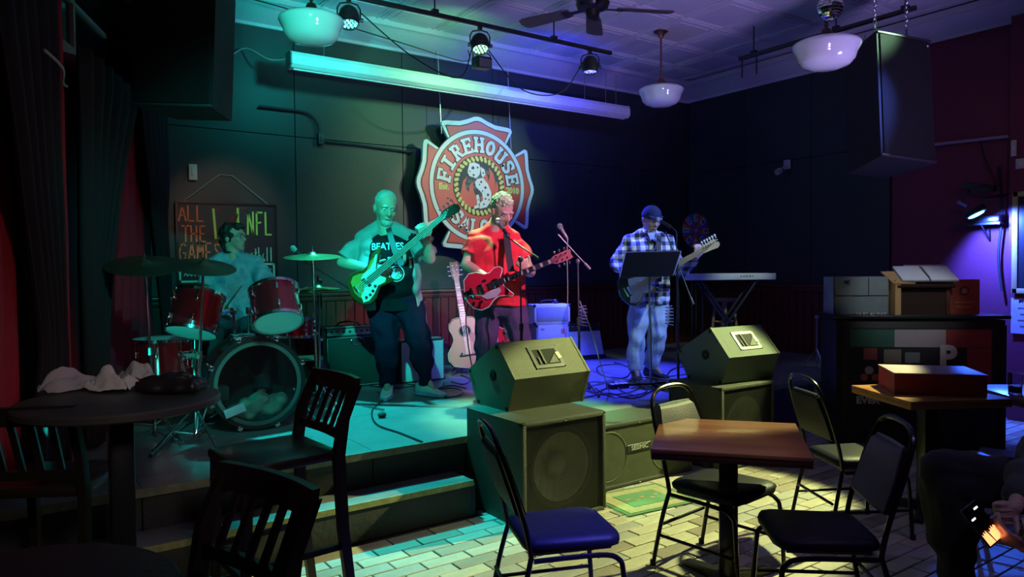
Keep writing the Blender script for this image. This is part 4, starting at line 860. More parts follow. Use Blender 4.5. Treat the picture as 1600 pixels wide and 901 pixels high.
# ================================================================== KEYBOARD, STOOL
c = PD(1141, 432, 8.25); r = thing('keyboard', 'long electric keyboard with silver back panel on a crossed stand', 'keyboard', (c.x,c.y,S), -YAW+R(2)); hz = c.z-S
MB().box((0,.13,hz-.005), (1.06,.26,.07), bev=.01).build('case', SATIN, r); MB().box((0,-.006,hz), (1.05,.014,.072), bev=.003).build('back_panel', mat('brushed_silver', (.62,.64,.66), .5), r)
for i in range(5): MB().box((.12+i*.033,-.015,hz+.004), (.015,.006,.010)).build('socket', SATIN, r)
b = MB(); b.box((0,.20,hz+.032), (1.0,.10,.01)); b.build('white_keys', WHT, r)
for s in (-1,1):
    b = MB(); b.tube([(s*.34,.04+.0*s,.02),(-s*.32,.04,hz-.05)], .016, 8); b.tube([(s*.34,.22,.02),(-s*.32,.22,hz-.05)], .016, 8); b.tube([(s*.34,-.04,.02),(s*.34,.30,.02)], .016, 8); b.tube([(-s*.32,0,hz-.05),(-s*.32,.26,hz-.05)], .014, 8); b.build('stand_frame', SATIN, r)
c = PD(1132, 466, 8.9); r = thing('bar_stool', 'round wooden stool standing behind the keyboard stand', 'stool', (c.x,c.y,S)); hz = c.z-S
WD = ramp_mat('worn_pale_wood', [(.3,(.22,.11,.06)),(.7,(.38,.22,.14))], (1,1,.1), 'noise', 8, .5, .1)
MB().lathe([(.001,hz),(.16,hz),(.175,hz-.012),(.17,hz-.035),(.001,hz-.035)], n=28).build('seat', WD, r)
for i in range(4):
    a = PI/4+i*PI/2; b = MB(); b.tube([(.11*math.cos(a),.11*math.sin(a),hz-.03),(.18*math.cos(a),.18*math.sin(a),0)], .017, 8); b.build('leg', WD, r)
for z, q in ((.25,.163),(.45,.143)):
    for i in range(4):
        a, a2 = PI/4+i*PI/2, PI/4+(i+1)*PI/2; b = MB(); b.tube([(q*math.cos(a),q*math.sin(a),z),(q*math.cos(a2),q*math.sin(a2),z)], .009, 6); b.build('rung', WD, r)
# thin tripod stands in the gloom
for px, d, h, lb in ((1098,8.4,.85,'slim dark tripod stand between plaid guitarist and keyboard'), (1276,7.2,.62,'small chrome tripod stand at the dark right end of the stage')):
    f = flo(px, d); r = thing('tripod_stand', lb, 'stand', f); ms = STL if px > 1200 else SATIN
    b = MB(); b.cyl((0,0,.1), (0,0,h), .009, n=8); b.build('pole', ms, r); b = MB(); b.sph((0,0,h), .022, seg=8); b.build('top_clamp', ms, r)
    for i in range(3): a = i*2*PI/3; b = MB(); b.tube([(0,0,.3),(.22*math.cos(a),.22*math.sin(a),.01)], .007, 6); b.build('leg', ms, r)
# ================================================================== DRUMS
RSP = mat('red_sparkle_shell', (.45,.012,.02), .22, .55, var=.3, vs=300, coat=.8)
HEAD = bpy.data.materials.new('drum_head'); HEAD.use_nodes = True; nt = HEAD.node_tree; nt.nodes.clear(); ou = nt.nodes.new('ShaderNodeOutputMaterial'); mx = nt.nodes.new('ShaderNodeMixShader'); tr = nt.nodes.new('ShaderNodeBsdfTranslucent'); gl = nt.nodes.new('ShaderNodeBsdfDiffuse')
tr.inputs[0].default_value = (.75,.8,.78,1); gl.inputs[0].default_value = (.65,.7,.68,1); mx.inputs[0].default_value = .5
nt.links.new(tr.outputs[0], mx.inputs[1]); nt.links.new(gl.outputs[0], mx.inputs[2]); nt.links.new(mx.outputs[0], ou.inputs[0])
def shell(r, c, ax, rad, h, m=RSP, lugs=8, head_top=None, head_bot=None, clear=False, nm='shell'):
    c = V(c); ax = V(ax).normalized(); M = frame(c, ax.orthogonal(), ax); ch = []
    b = MB(M); b.lathe([(rad-.008,-h/2),(rad,-h/2),(rad,h/2),(rad-.008,h/2),(rad-.008,-h/2)], n=48); sh = b.build(nm, m, r, world=True, ang=.5)
    for z, hm in ((h/2+.002,head_top),(-h/2-.002,head_bot)):
        if hm is not None: b = MB(M); b.lathe([(.001,z-.001),(rad-.004,z-.001),(rad-.004,z+.001),(.001,z+.001)], n=40); b.build('drum_head', hm, sh if sh.parent.parent is None else r, world=True)
    for z in (h/2, -h/2):
        b = MB(M); b.lathe([(rad-.002,z-.012),(rad+.009,z-.012),(rad+.009,z+.010),(rad-.002,z+.012),(rad-.002,z-.012)], n=48); b.build('hoop', CHR, sh if sh.parent.parent is None else r, world=True)
    for i in range(lugs):
        a = 2*PI*(i+.5)/lugs
        for z in (-h*.26, h*.26):
            b = MB(M @ Matrix.Rotation(a,4,'Z')); b.box((rad+.008,0,z), (.018,.016,.045), bev=.005); b.cyl((rad+.012,0,z), (rad+.012,0,math.copysign(h/2,z)), .003, n=6); b.build('lug', CHR, sh if sh.parent.parent is None else r, world=True)
    return sh
def cym(r, c, ax, rad, m, nm='cymbal'):
    ax = V(ax).normalized(); M = frame(c, ax.orthogonal(), ax); b = MB(M)
    b.lathe([(.004,.030),(.02,.028),(.036,.014),(.045,.008),(rad*.6,0),(rad,-.012),(rad,-.0135),(rad*.6,-.0015),(.045,.0065),(.036,.012),(.02,.026),(.004,.028)], n=56); o = b.build(nm, m, r, world=True, ang=.9)
    b = MB(M); b.cyl((0,0,.028), (0,0,.05), .008, n=8); b.cyl((0,0,.05), (0,0,.075), .004, n=6); b.build('wing_nut', CHR, r, world=True); return o
BRZ = mat('cymbal_bronze', (.55,.42,.2), .28, 1., var=.15, vs=40)
DBZ = mat('cymbal_dark', (.16,.11,.07), .4, .9)
def tripod(r, base, top, spread=.24, m=CHR):
    base, top = V(base), V(top); b = MB(); md = base.lerp(V((base.x,base.y,top.z)), .5); md = base.lerp(top, .5)
    b.cyl(base+V((0,0,.05)), md, .013, n=10); b.build('lower_tube', m, r, world=True); b = MB(); b.cyl(md, top, .009, n=8); b.build('upper_tube', m, r, world=True)
    b = MB(); b.cyl(md-V((0,0,.02)), md+V((0,0,.03)), .019, n=8); b.box(md+V((.02,0,0)), (.03,.012,.018)); b.build('clutch', m, r, world=True)
    for i in range(3):
        a = 2*PI*i/3+.9; e = V((math.cos(a), math.sin(a), 0))
        b = MB(); b.tube([base+V((0,0,.26)), base+e*spread+V((0,0,.015))], .007, 6); b.tube([base+V((0,0,.09)), base+e*spread*.55+V((0,0,.12))], .005, 5); b.sph(base+e*spread+V((0,0,.014)), .014, seg=6); b.build('leg', m, r, world=True)
# bass drum with mounted toms
bc = V((1.44, 5.22, S+.335)); r = thing('drum_kit_bass_drum', 'red bass drum with clear front head and two rack toms mounted on it', 'drum', (bc.x, bc.y, S))
dth = .40; ax = V((-.08,-1,0)).normalized(); M = frame(bc-ax*dth/2, ax.orthogonal(), ax)
b = MB(M); b.lathe([(.300,-dth/2),(.31,-dth/2),(.31,dth/2),(.300,dth/2),(.300,-dth/2)], n=56); bsh = b.build('shell', RSP, r, world=True, ang=.5)
for z in (-dth/2, dth/2): b = MB(M); b.lathe([(.298,z-.018),(.325,z-.018),(.328,z+.018),(.298,z+.018),(.298,z-.018)], n=56); b.build('hoop', mat('hoop_black', (.02,.016,.016), .3), r, world=True)
b = MB(M); b.lathe([(.270,dth/2+.012),(.298,dth/2+.012),(.298,dth/2+.016),(.270,dth/2+.016),(.270,dth/2+.012)], n=56); b.build('head_rim', mat('smoky_rim', (.12,.10,.10), .4), r, world=True)
CLR = bpy.data.materials.new('clear_drum_head'); CLR.use_nodes = True; nt = CLR.node_tree; nt.nodes.clear(); ou = nt.nodes.new('ShaderNodeOutputMaterial'); mx = nt.nodes.new('ShaderNodeMixShader'); tr = nt.nodes.new('ShaderNodeBsdfTransparent'); gl = nt.nodes.new('ShaderNodeBsdfGlossy')
tr.inputs[0].default_value = (.8,.78,.76,1); gl.inputs['Roughness'].default_value = .22; gl.inputs[0].default_value = (.9,.85,.8,1); mx.inputs[0].default_value = .05
nt.links.new(tr.outputs[0], mx.inputs[1]); nt.links.new(gl.outputs[0], mx.inputs[2]); nt.links.new(mx.outputs[0], ou.inputs[0])
b = MB(M); b.lathe([(.001,dth/2+.008),(.298,dth/2+.008),(.298,dth/2+.009),(.001,dth/2+.009)], n=40); b.build('front_head', CLR, r, world=True)
b = MB(M); b.lathe([(.001,-dth/2),(.298,-dth/2),(.298,-dth/2-.002),(.001,-dth/2-.002)], n=40); b.build('batter_head', mat('batter_dark', (.05,.045,.05), .5), r, world=True)
b = MB(M)
b.box((.0,0,0), (.001,.001,.001)); q = bc - ax*.16
pw = MB()
for dx, dz, s in ((-.12,-.23,.085),(-.02,-.20,.11),(.10,-.22,.10),(.17,-.17,.07),(.03,-.15,.07),(-.06,-.26,.05)): pw.sph(bc-ax*.13+V((dx,0,dz+.02)), (s,.12,s*.62), seg=14)
pw.build('damping_pillow', mat('white_pillow', (.55,.52,.48), .9, bump=.3, bs=40), r, world=True, remesh=.012, smooth=2, wob=.02, wobs=14)
b = MB(M @ Matrix.Identity(4)); s_ = MB(); s_.box(bc+V((-.17,-.035,-.17)), (.14,.003,.06), Matrix.Rotation(-.3,3,'Y')); s_.build('paper_label', mat('lavender_label', (.5,.47,.55), .6), r, world=True)
s_ = MB(); s_.box(bc+V((-.26,.12,-.06)), (.16,.14,.11), bev=.02); s_.build('foam_block', mat('foam_dark', (.07,.09,.09), .8), r, world=True)
s_ = MB(); s_.tube([bc+V((.02,.30,.06)), bc+V((.07,.26,-.03))], .005, 6); s_.build('beater_shaft', CHR, r, world=True); s_ = MB(); s_.sph(bc+V((-.03,.30,.06)), (.06,.04,.045), seg=12); s_.build('beater', mat('green_felt', (.05,.12,.09), .9), r, world=True)
for i in range(8):
    a = PI/8+i*PI/4; b = MB(M @ Matrix.Rotation(a,4,'Z')); b.cyl((.335,0,-dth/2-.02), (.335,0,dth/2+.02), .004, n=6); b.box((.320,0,-.1), (.02,.02,.06), bev=.005); b.box((.320,0,.1), (.02,.02,.06), bev=.005); b.box((.334,0,dth/2+.015), (.03,.035,.014), bev=.004); b.build('tension_rod', CHR, r, world=True)
for s in (-1,1): b = MB(); b.tube([bc+V((s*.29,.12,-.08)), bc+V((s*.42,-.02,-.325))], .008, 6); b.build('spur', CHR, r, world=True)
mt = bc+V((-.05,.20,.325)); b = MB(); b.box(mt, (.16,.10,.03), bev=.008); b.build('tom_mount', CHR, r, world=True)
def tom(c, ax, rad, h, arm, nm='rack_tom'):
    t = shell(r, c, ax, rad, h, head_top=HEAD, head_bot=HEAD, lugs=6, nm=nm)
    a = MB(); a.tube([mt+V((arm*.045,0,0)), mt+V((arm*.055,.02,.18)), V(c)+V((-arm*rad*1.0,.0,-.0))], .011, 8); a.build('tom_arm', CHR, r, world=True)
    a = MB(); a.cyl(mt+V((arm*.055,.02,.155)), mt+V((arm*.055,.02,.205)), .022, n=8); a.build('arm_clamp', CHR, r, world=True)
tom(PD(306,489,5.0), _r*.08+V((0,0,.9))+_f0*.36, .165, .27, -1)
tom(PD(431,478,5.05), _r*-.26+V((0,0,.85))+_f0*.46, .165, .25, 1)
c = PD(256,560,5.25); r = thing('floor_tom', 'dark red floor tom standing at the left of the drum kit', 'drum', (c.x,c.y,S))
shell(r, (c.x,c.y,S+.44), (0,0,1), .20, .40, head_top=HEAD, head_bot=HEAD, lugs=8)
for i in range(3): a = i*2*PI/3; e = V((math.cos(a),math.sin(a),0)); b = MB(); b.tube([V((c.x,c.y,S+.5))+e*.215, V((c.x,c.y,S+.15))+e*.215, V((c.x,c.y,S+.012))+e*.25], .007, 6, 3); b.build('leg', CHR, r, world=True)
c = PD(452,512,5.65); r = thing('snare_drum', 'red snare drum on a chrome stand behind the right rack tom', 'drum', (c.x,c.y,S))
shell(r, (c.x,c.y,c.z), _r*.0+V((0,0,1))+_f0*.1, .18, .14, head_top=HEAD, head_bot=HEAD, lugs=8); tripod(r, (c.x,c.y,S), (c.x,c.y,c.z-.09), .2)
def cymbal_stand(px, d, cpx, cpy, ax, rad, m, label, met=CHR, nm='cymbal_stand'):
    f = flo(px, d); c = PD(cpx, cpy, d); r = thing(nm, label, 'cymbal stand', f); tripod(r, f, c-V((0,0,.01)), m=met); cym(r, c, ax, rad, m); return r, c
cymbal_stand(241, 4.9, 226, 412, _r*.12+V((0,0,1))-_f0*.28, .25, DBZ, 'big dark ride cymbal on a stand at the far left of the drum kit')
cymbal_stand(303, 4.62, 318, 414, _r*.20+V((0,0,1))-_f0*.22, .20, DBZ, 'dark crash cymbal on a stand in front of the left rack tom')
cymbal_stand(495, 5.85, 488, 399, V((0,0,1))-_f0*.13+_r*.02, .225, BRZ, 'bright teal-lit crash cymbal on a stand between drummer and bassist')
f = flo(499, 6.1); r = thing('hi_hat_stand', 'teal-lit pair of hi-hat cymbals on a stand below the crash cymbal', 'cymbal stand', f); c = PD(497,452,6.1); tripod(r, f, c+V((0,0,.12)), .2)
cym(r, c+V((0,0,.012)), V((0,0,1))-_f0*.08, .18, BRZ, 'top_cymbal'); cym(r, c-V((0,0,.012)), V((0,0,-1))-_f0*.0, .18, BRZ, 'bottom_cymbal')
c = PD(372, 540, 6.15); r = thing('drum_throne', 'round black drum throne under the drummer', 'stool', (c.x,c.y,S)); tripod(r, (c.x,c.y,S), (c.x,c.y,S+.44), .22)
MB().lathe([(.001,.52),(.13,.52),(.165,.50),(.17,.46),(.16,.44),(.001,.44)], n=28).build('seat', SATIN, r, ang=.8)
# teal plastic box / small stool by the hi-hat
c = PZ(485, 577, S); c = flo(484, 6.6); r = thing('small_step_stool', 'small green-topped stool behind the hi-hat stand', 'stool', c)
MB().box((0,0,.33), (.24,.2,.03), bev=.008).build('seat', mat('green_seat', (.25,.5,.35), .5), r)
for sx in (-1,1):
    for sy in (-1,1): b = MB(); b.tube([(sx*.09,sy*.07,.32),(sx*.12,sy*.09,0)], .012, 6); b.build('leg', mat('blue_leg', (.2,.25,.6), .5), r)
c = PZ(430,606,S); b = MB(); b.tube([PZ(235,712,S+.02),PZ(285,668,S+.05),PZ(310,652,S+.09)], .012, 8); b.tube([PZ(262,664,S+.02),PZ(286,690,S+.03)], .006, 6); tag(b.build('boom_rod', STL, None), 'loose chrome stand boom lying on the deck in front of the bass drum', 'rod')
# ================================================================== PEOPLE
SKIN = mat('skin', (.55,.33,.25), .5, var=.08, vs=30, bump=.08, bs=120)
def ell(c, a, u, f, w, t, n=20, p=2.3):       # superellipse ring: u = right unit, f = front unit
    out = []
    for i in range(n):
        th = 2*PI*i/n; x, y = math.cos(th), math.sin(th)
        x = math.copysign(abs(x)**(2/p), x); y = math.copysign(abs(y)**(2/p), y); out.append(c + u*(x*w) + f*(y*t))
    return out
def hand(b, wr, dr, pn, k=1., curl=(.5,.6,.7,.8), thumb=1, seg=8, spread=.10, sf=1.):
    """wr wrist, dr direction of the fingers, pn palm normal (fingers curl toward it)"""
    wr = V(wr); dr = V(dr).normalized(); pn = V(pn); pn = (pn-dr*pn.dot(dr)).normalized(); sd = dr.cross(pn)*thumb
    q = lambda a, s, n: wr + dr*a*k + sd*s*k + pn*n*k
    rg = []
    for a, w, t in ((-.015,.024,.019),(.01,.028,.018),(.04,.038,.017),(.07,.042,.015),(.092,.040,.012)):
        rg.append([q(a, w*math.cos(2*PI*i/12), t*math.sin(2*PI*i/12)) for i in range(12)])
    b.loft(rg)
    for i, (s, L) in enumerate(((.030,.92),(.0105,1.0),(-.0095,.95),(-.029,.76))):
        p = q(.078, s, 0); d = (dr + sd*spread*(s/.03)).normalized(); r = .0092*k*sf; tot = 0
        for sl, m in ((.042,.9),(.027,1.1),(.020,.8)):
            tot += curl[i]*m; v = (d*math.cos(tot)+pn*math.sin(tot)); e = p + v*sl*k*L*1.05; b.cap(p, e, r, r*.9, seg); p = e; r *= .9
    p = q(.012, .026, .004); v = (dr*.55 + sd*.8 + pn*.35).normalized(); r = .0125*k
    for sl, t in ((.040,0),(.030,.35),(.024,.5)):
        v = (v + pn*t*curl[0] + dr*t*.6).normalized(); e = p+v*sl*k; b.cap(p, e, r, r*.88, seg); p = e; r *= .88
def head(b, c, h, u, k=1.):
    """c head centre, h facing, u up; k scale (1 = .235 m)"""
    h = V(h).normalized(); u = V(u); u = (u-h*u.dot(h)).normalized(); s = h.cross(u)      # s = viewer-facing person's right
    rot = Matrix((s, h, u)).transposed(); q = lambda x, y, z: V(c) + s*x*k + h*y*k + u*z*k
    E = lambda x, y, z, a, bb, cc: b.sph(q(x,y,z), (a*k,bb*k,cc*k), rot, 18)
    E(0,-.012,.030,.076,.095,.088); E(0,.018,-.020,.064,.074,.085); E(0,.040,-.070,.046,.046,.040); E(0,.062,-.098,.024,.022,.018)
    E(0,-.03,-.03,.066,.066,.07)
    for x in (-1,1):
        E(x*.034,.062,-.022,.024,.018,.026); E(x*.077,-.012,-.010,.008,.018,.032); E(x*.083,-.018,.0,.006,.012,.02); E(x*.027,.082,.028,.024,.014,.009)
    b.cap(q(0,.083,.012), q(0,.106,-.022), .009*k, .013*k, 10)
    for x in (-1,1): E(x*.011,.094,-.026,.009,.010,.008)
    E(0,.083,-.055,.025,.011,.006); E(0,.082,-.066,.021,.011,.007)
    return q, rot, s, h, u
def torso(J, up0, g, w0, w1, w2, dep, belly=0, n=24, hem=-.1):
    """rings from the hem to the shoulders; g grows the volume (clothing)"""
    hc = (J['hR']+J['hL'])/2; sc = (J['sR']+J['sL'])/2; rt = (J['sL']-J['sR']).normalized(); rth = (J['hL']-J['hR']).normalized()
    rg = []
    for t, w, d, fo in ((hem,w0,dep*.98,0),(.0,w0,dep,.0),(.15,w0*1.0,dep*1.03,belly*.7),(.35,w1,dep*1.02,belly),(.55,w1*1.02,dep*1.0,belly*.5),(.75,w2*.98,dep*1.0,.01),(.88,w2,dep*.93,.0),(.97,w2*.93,dep*.75,-.005),(1.03,w2*.62,dep*.58,-.01),(1.09,w2*.33,dep*.42,-.012)):
        c = hc.lerp(sc, t); u = rth.lerp(rt, max(0,min(1,t))).normalized(); f = u.cross((sc-hc).normalized())
        if f.dot(J['fw']) < 0: f = -f
        rg.append(ell(c + f*fo, 0, u, f, w+g, d+g+fo*.6, n))
    return rg
def figure(name, label, J, base, outfit, skin=SKIN, voxel=.0065):
    r = thing(name, label, 'person', base); k = J.get('k', 1.); mb = MB()
    q, rot, s, h, u = head(mb, J['hd'], J['hf'], J['hu'], k)
    nk = (J['sR']+J['sL'])/2 + V((0,0,.05)); mb.cap(nk - V((0,0,.03)), q(0,-.02,-.06), .062*k, .056*k)
    traps(mb, J, q, k, 0)
    W0 = J['w']; mb.loft(torso(J, 0, 0, W0[0]-.015, W0[1]-.02, W0[2]-.02, W0[3]-.015, J.get('belly',0)))
    for sd in 'RL':
        sh, el, wr = J['s'+sd], J['e'+sd], J['w'+sd]; mb.cap(sh, el, .052*k, .040*k); m = el.lerp(wr,.3); mb.cap(el, m, .040*k, .041*k); mb.cap(m, wr, .041*k, .026*k)
        hd_, pn, cu, th = J['h'+sd+'d']; hand(mb, wr, hd_, pn, k, cu, th)
        hp, kn, an = J['h'+sd], J['k'+sd], J['a'+sd]; mb.cap(hp, kn, .085, .058); m = kn.lerp(an,.3); mb.cap(kn, m, .056, .056); mb.cap(m, an, .056, .038)
        ft = an+V(J['t'+sd]).normalized()*.11; ft.z = J.get('fz', S)+.05; mb.cap(an, ft, .036, .024)
    body = mb.build('body', skin, r, world=True, remesh=voxel, smooth=2, ang=2)
    # eyes
    for x in (-1,1):
        e = MB(); e.sph(q(x*.031,.077,.008), .012*k, rot, 12); e.build('eye', mat('eye_white', (.7,.68,.65), .2), r, world=True)
        e = MB(); e.sph(q(x*.031,.085,.007), .006*k, rot, 10); e.build('iris', mat('iris', (.04,.03,.02), .2), r, world=True)
        e = MB(); e.cap(q(x*.018,.094,.030), q(x*.046,.082,.032), .005*k, .003*k, 8); e.build('eyebrow', J.get('brow', SKIN), r, world=True)
    e = MB(); e.sph(q(0,.090,-.0605), (.020*k,.008*k,.0035*k), rot, 12); e.build('lips', mat('lips', (.35,.12,.11), .5), r, world=True)
    outfit(r, J, q, rot, s, h, u, k); return r
def traps(b, J, q, k, g):
    nb = q(0,-.03,-.115)
    for sd in 'RL': b.cap(nb-V((0,0,.035)), J['s'+sd]-V((0,0,.012)), .048*k+g, .050*k+g)
def garment(r, name, m, parts, vox=.009, wob=.012, wobs=11, smooth=2):
    b = MB(); parts(b); o = b.build(name, m, r, world=True, remesh=vox, smooth=smooth, wob=wob, wobs=wobs, ang=2)
    return o
def trousers(r, J, m, g=.018, cuff=.075, loose=1., name='trousers', wob=.02):
    def f(b):
        hc = (J['hR']+J['hL'])/2; rt = (J['hL']-J['hR']).normalized(); up = ((J['sR']+J['sL'])/2-hc).normalized(); fw = rt.cross(up); fw = fw if fw.dot(J['fw']) > 0 else -fw
        W0 = J['w']; b.loft([ell(hc+up*z, 0, rt, fw, w, d, 24) for z, w, d in ((-.13,W0[0]*.85,W0[3]*.75),(-.06,W0[0]*1.0,W0[3]*.98),(.03,W0[0]*1.02,W0[3]*1.0),(.12,W0[0]*1.0,W0[3]*.98))])
        for sd in 'RL':
            hp, kn, an = J['h'+sd], J['k'+sd], J['a'+sd]; e = an + (an-kn).normalized()*.0
            L_ = J.get('leg',1.); dn = (an-kn).normalized(); b.cap(hp-up*.02, kn, .092*L_+g, .070*L_+g); b.cap(kn, kn.lerp(an,.5), .070*L_+g, .064*L_+g); b.cap(kn.lerp(an,.5), an-dn*.04, .062*L_+g, cuff-.004); b.cyl(an-dn*.06, an+dn*.045, cuff, cuff*.92, 16)
    return garment(r, name, m, f, wob=wob, wobs=9)
def shoe(r, J, sd, m, sole, L=.29, lace=None):
    an = J['a'+sd]; t = V(J['t'+sd]); t.z = 0; t.normalized(); z = J.get('fz', S); c = V((an.x,an.y,z)); M = frame(c, t.normalized(), (0,0,1))
    b = MB(M)
    prof = [(-.085,.030,.02,.10),(-.06,.040,.018,.125),(-.02,.044,.018,.125),(.03,.046,.018,.105),(.08,.052,.018,.080),(.13,.052,.018,.056),(.175,.044,.018,.046),(.20,.022,.02,.036)]
    b.loft([[V((x*L/.29, w*math.cos(a), z0+(z1-z0)*(.5+.5*math.sin(a)))) for a in [2*PI*i/14 for i in range(14)]] for x, w, z0, z1 in prof]); u = b.build('shoe', m, r, world=True, ang=1.2)
    b = MB(M); b.loft([[V((x*L/.29, w*1.08*math.cos(a), .012+.013*math.sin(a))) for a in [2*PI*i/14 for i in range(14)]] for x, w, _, _ in prof]); b.build('sole', sole, u, world=True)
    b = MB(); b.cap(an-V((0,0,.03)), an+(J['k'+sd]-an).normalized()*.09, .044, .048); b.build('sock', J.get('sock', SATIN), r, world=True)
    b = MB(M)
    for x in (.02,.04,.06,.08): b.tube([(x,-.026,.105-x*.4),(x,0,.124-x*.45),(x,.026,.105-x*.4)], .004, 5)
    b.tube([(.0,-.01,.128),(.01,-.04,.115)], .004, 5); b.build('lace', lace or WHT, u, world=True)
def surf_decal(r, src, name, mb, m, f, off=.004):
    """press flat lettering, built in world space in front of the cloth, onto the cloth"""
    me = src.data; M = ROOT[src.name]; bv = BVHTree.FromPolygons([M @ v.co for v in me.vertices], [tuple(p.vertices) for p in me.polygons])
    bmesh.ops.triangulate(mb.bm, faces=mb.bm.faces); bmesh.ops.subdivide_edges(mb.bm, edges=[e for e in mb.bm.edges if e.calc_length() > .03], cuts=1)
    for v in mb.bm.verts:
        hit = bv.ray_cast(v.co + f*.4, -f)
        if hit[0] is not None: v.co = hit[0] + f*off
    return mb.build(name, m, r, world=True, ang=0)
# ------------------------------------------------------------------ guitars
def guitar(label, brd, hst, nrm, kind, cat='guitar', name='electric_guitar', L=1.0, body_m=None, root=None):
    """brd: world point at the bridge end strap pin, hst: headstock tip, nrm: outward normal of the top"""
    brd, hst = V(brd), V(hst); sc = (hst-brd).length/L; M = frame(brd, hst-brd, nrm) @ Matrix.Scale(sc, 4)
    r = thing(name, label, cat, brd.lerp(hst, .3)); bd = lambda mb, nm, m, par=r, **k: mb.build(nm, m, par, world=True, **k)
    K = dict(
     bass=dict(body=[(0,.03),(-.01,.0),(0,-.06),(.03,-.13),(.09,-.165),(.16,-.155),(.215,-.115),(.26,-.105),(.31,-.125),(.355,-.14),(.375,-.12),(.35,-.075),(.31,-.045),(.30,0),(.31,.045),(.37,.085),(.43,.125),(.455,.15),(.43,.17),(.36,.165),(.27,.115),(.22,.105),(.16,.14),(.09,.16),(.03,.125)], th=.042, nk=(.30,1.01,.030,.022), head='f4', L=1.18),
     strat=dict(body=[(0,.03),(-.01,0),(0,-.05),(.03,-.12),(.08,-.155),(.14,-.145),(.19,-.105),(.24,-.10),(.29,-.125),(.33,-.135),(.345,-.115),(.32,-.07),(.295,-.04),(.29,0),(.30,.04),(.34,.075),(.385,.11),(.40,.14),(.375,.155),(.32,.145),(.25,.11),(.19,.10),(.13,.14),(.07,.15),(.02,.11)], th=.042, nk=(.28,.83,.028,.021), head='f6', L=1.0),
     single=dict(body=[(0,.03),(-.008,0),(0,-.06),(.03,-.13),(.09,-.17),(.16,-.165),(.22,-.125),(.27,-.11),(.33,-.125),(.385,-.155),(.40,-.14),(.37,-.09),(.345,-.045),(.34,0),(.345,.045),(.37,.075),(.385,.105),(.365,.13),(.32,.135),(.27,.11),(.22,.115),(.16,.155),(.09,.17),(.03,.13)], th=.045, nk=(.32,.80,.028,.021), head='g6', L=1.0),
     acoustic=dict(body=[(0,.03),(-.004,0),(0,-.07),(.03,-.15),(.09,-.195),(.16,-.19),(.22,-.145),(.27,-.118),(.32,-.122),(.38,-.145),(.43,-.14),(.475,-.095),(.485,-.03),(.485,.03),(.475,.095),(.43,.14),(.38,.145),(.32,.122),(.27,.118),(.22,.145),(.16,.19),(.09,.195),(.03,.15)], th=.10, nk=(.48,.84,.029,.022), head='g6', L=1.03))[kind]
    body = K['body']; th = K['th']; k = L/K['L']; M = M @ Matrix.Scale(k, 4)
    b = MB(M); c = V((.17,0)) 
    def grow(p, g): return [(.18+(x-.18)*g, y*g) for x, y in p]
    rings = [(.94,-th),(1.0,-th*.75),(1.0,-th*.25),(.955,0)]
    b.loft([[V((x,y,z)) for x, y in grow(body,g)] for g, z in rings]); B = bd(b, 'body', body_m, ang=.7)
    if kind in ('single','acoustic'):
        b = MB(M); P = [V((x,y,-.004)) for x, y in grow(body,.985)]; b.tube(P+[P[0]], .0045 if kind == 'single' else .003, 5); bd(b, 'binding', WHT if kind == 'single' else mat('cream_binding', (.6,.55,.4), .5), B)
    if kind == 'bass': b = MB(M); b.prism(grow(body,.75), 0, .0015); bd(b, 'burst_centre', mat('amber_burst', (.42,.30,.06), .2, coat=.6), B)
    if kind in ('bass','strat'):
        pg = {'bass':[(.10,-.135),(.05,-.115),(.07,-.06),(.12,-.035),(.15,.0),(.16,.06),(.20,.075),(.27,.075),(.33,.10),(.38,.135),(.40,.13),(.35,.08),(.31,.04),(.31,-.04),(.335,-.08),(.30,-.10),(.24,-.085),(.17,-.12)],
              'strat':[(.09,-.125),(.05,-.10),(.08,-.05),(.11,-.04),(.12,.05),(.14,.10),(.20,.085),(.27,.09),(.33,.125),(.36,.12),(.31,.06),(.29,.03),(.29,-.03),(.31,-.08),(.27,-.10),(.20,-.08),(.14,-.125)]}[kind]
        b = MB(M); b.prism(pg, .0015, .004); bd(b, 'pickguard', mat('pickguard_white', (.65,.66,.62), .3), B)
        for i, (x, y) in enumerate(((.10,-.10),(.14,-.105),(.18,-.095),(.22,-.075)) if kind == 'bass' else ((.10,-.10),(.14,-.10),(.18,-.085))): b = MB(M); b.cyl((x,y,.004),(x,y,.02), .011, n=10); bd(b, 'control_knob', SATIN if kind == 'bass' else WHT, B)
        for x, y in (((.17,.018),(.185,-.02)) if kind == 'bass' else ((.10,0),(.165,0),(.23,0))): b = MB(M); b.box((x,y,.006), (.028 if kind == 'bass' else .018,.055 if kind == 'bass' else .075,.012), bev=.003); bd(b, 'pickup', SATIN if kind == 'bass' else WHT, B)
    if kind == 'single':
        b = MB(M); b.prism([(.30,-.035),(.31,-.075),(.25,-.11),(.17,-.10),(.13,-.06),(.19,-.045)], .004, .008); bd(b, 'pickguard', mat('pickguard_silver', (.6,.55,.62), .25, .3), B)
        for x in (.15,.29): b = MB(M); b.box((x,0,.008), (.045,.085,.014), bev=.003); bd(b, 'pickup', CHR, B)
        for x, y in ((.05,-.09),(.09,-.13),(.12,-.10),(.36,-.10)): b = MB(M); b.cyl((x,y,0),(x,y,.02), .012, n=10); bd(b, 'control_knob', CHR, B)
        b = MB(M); b.box((.03,0,.006), (.08,.06,.006), bev=.002); b.tube([(.03,-.01,.012),(.10,-.03,.03),(.16,-.06,.035)], .005, 6); bd(b, 'tremolo', CHR, B)
        b = MB(M); b.box((.20,.06,.004), (.035,.02,.004), bev=.001); bd(b, 'badge_plate', SATIN, B)
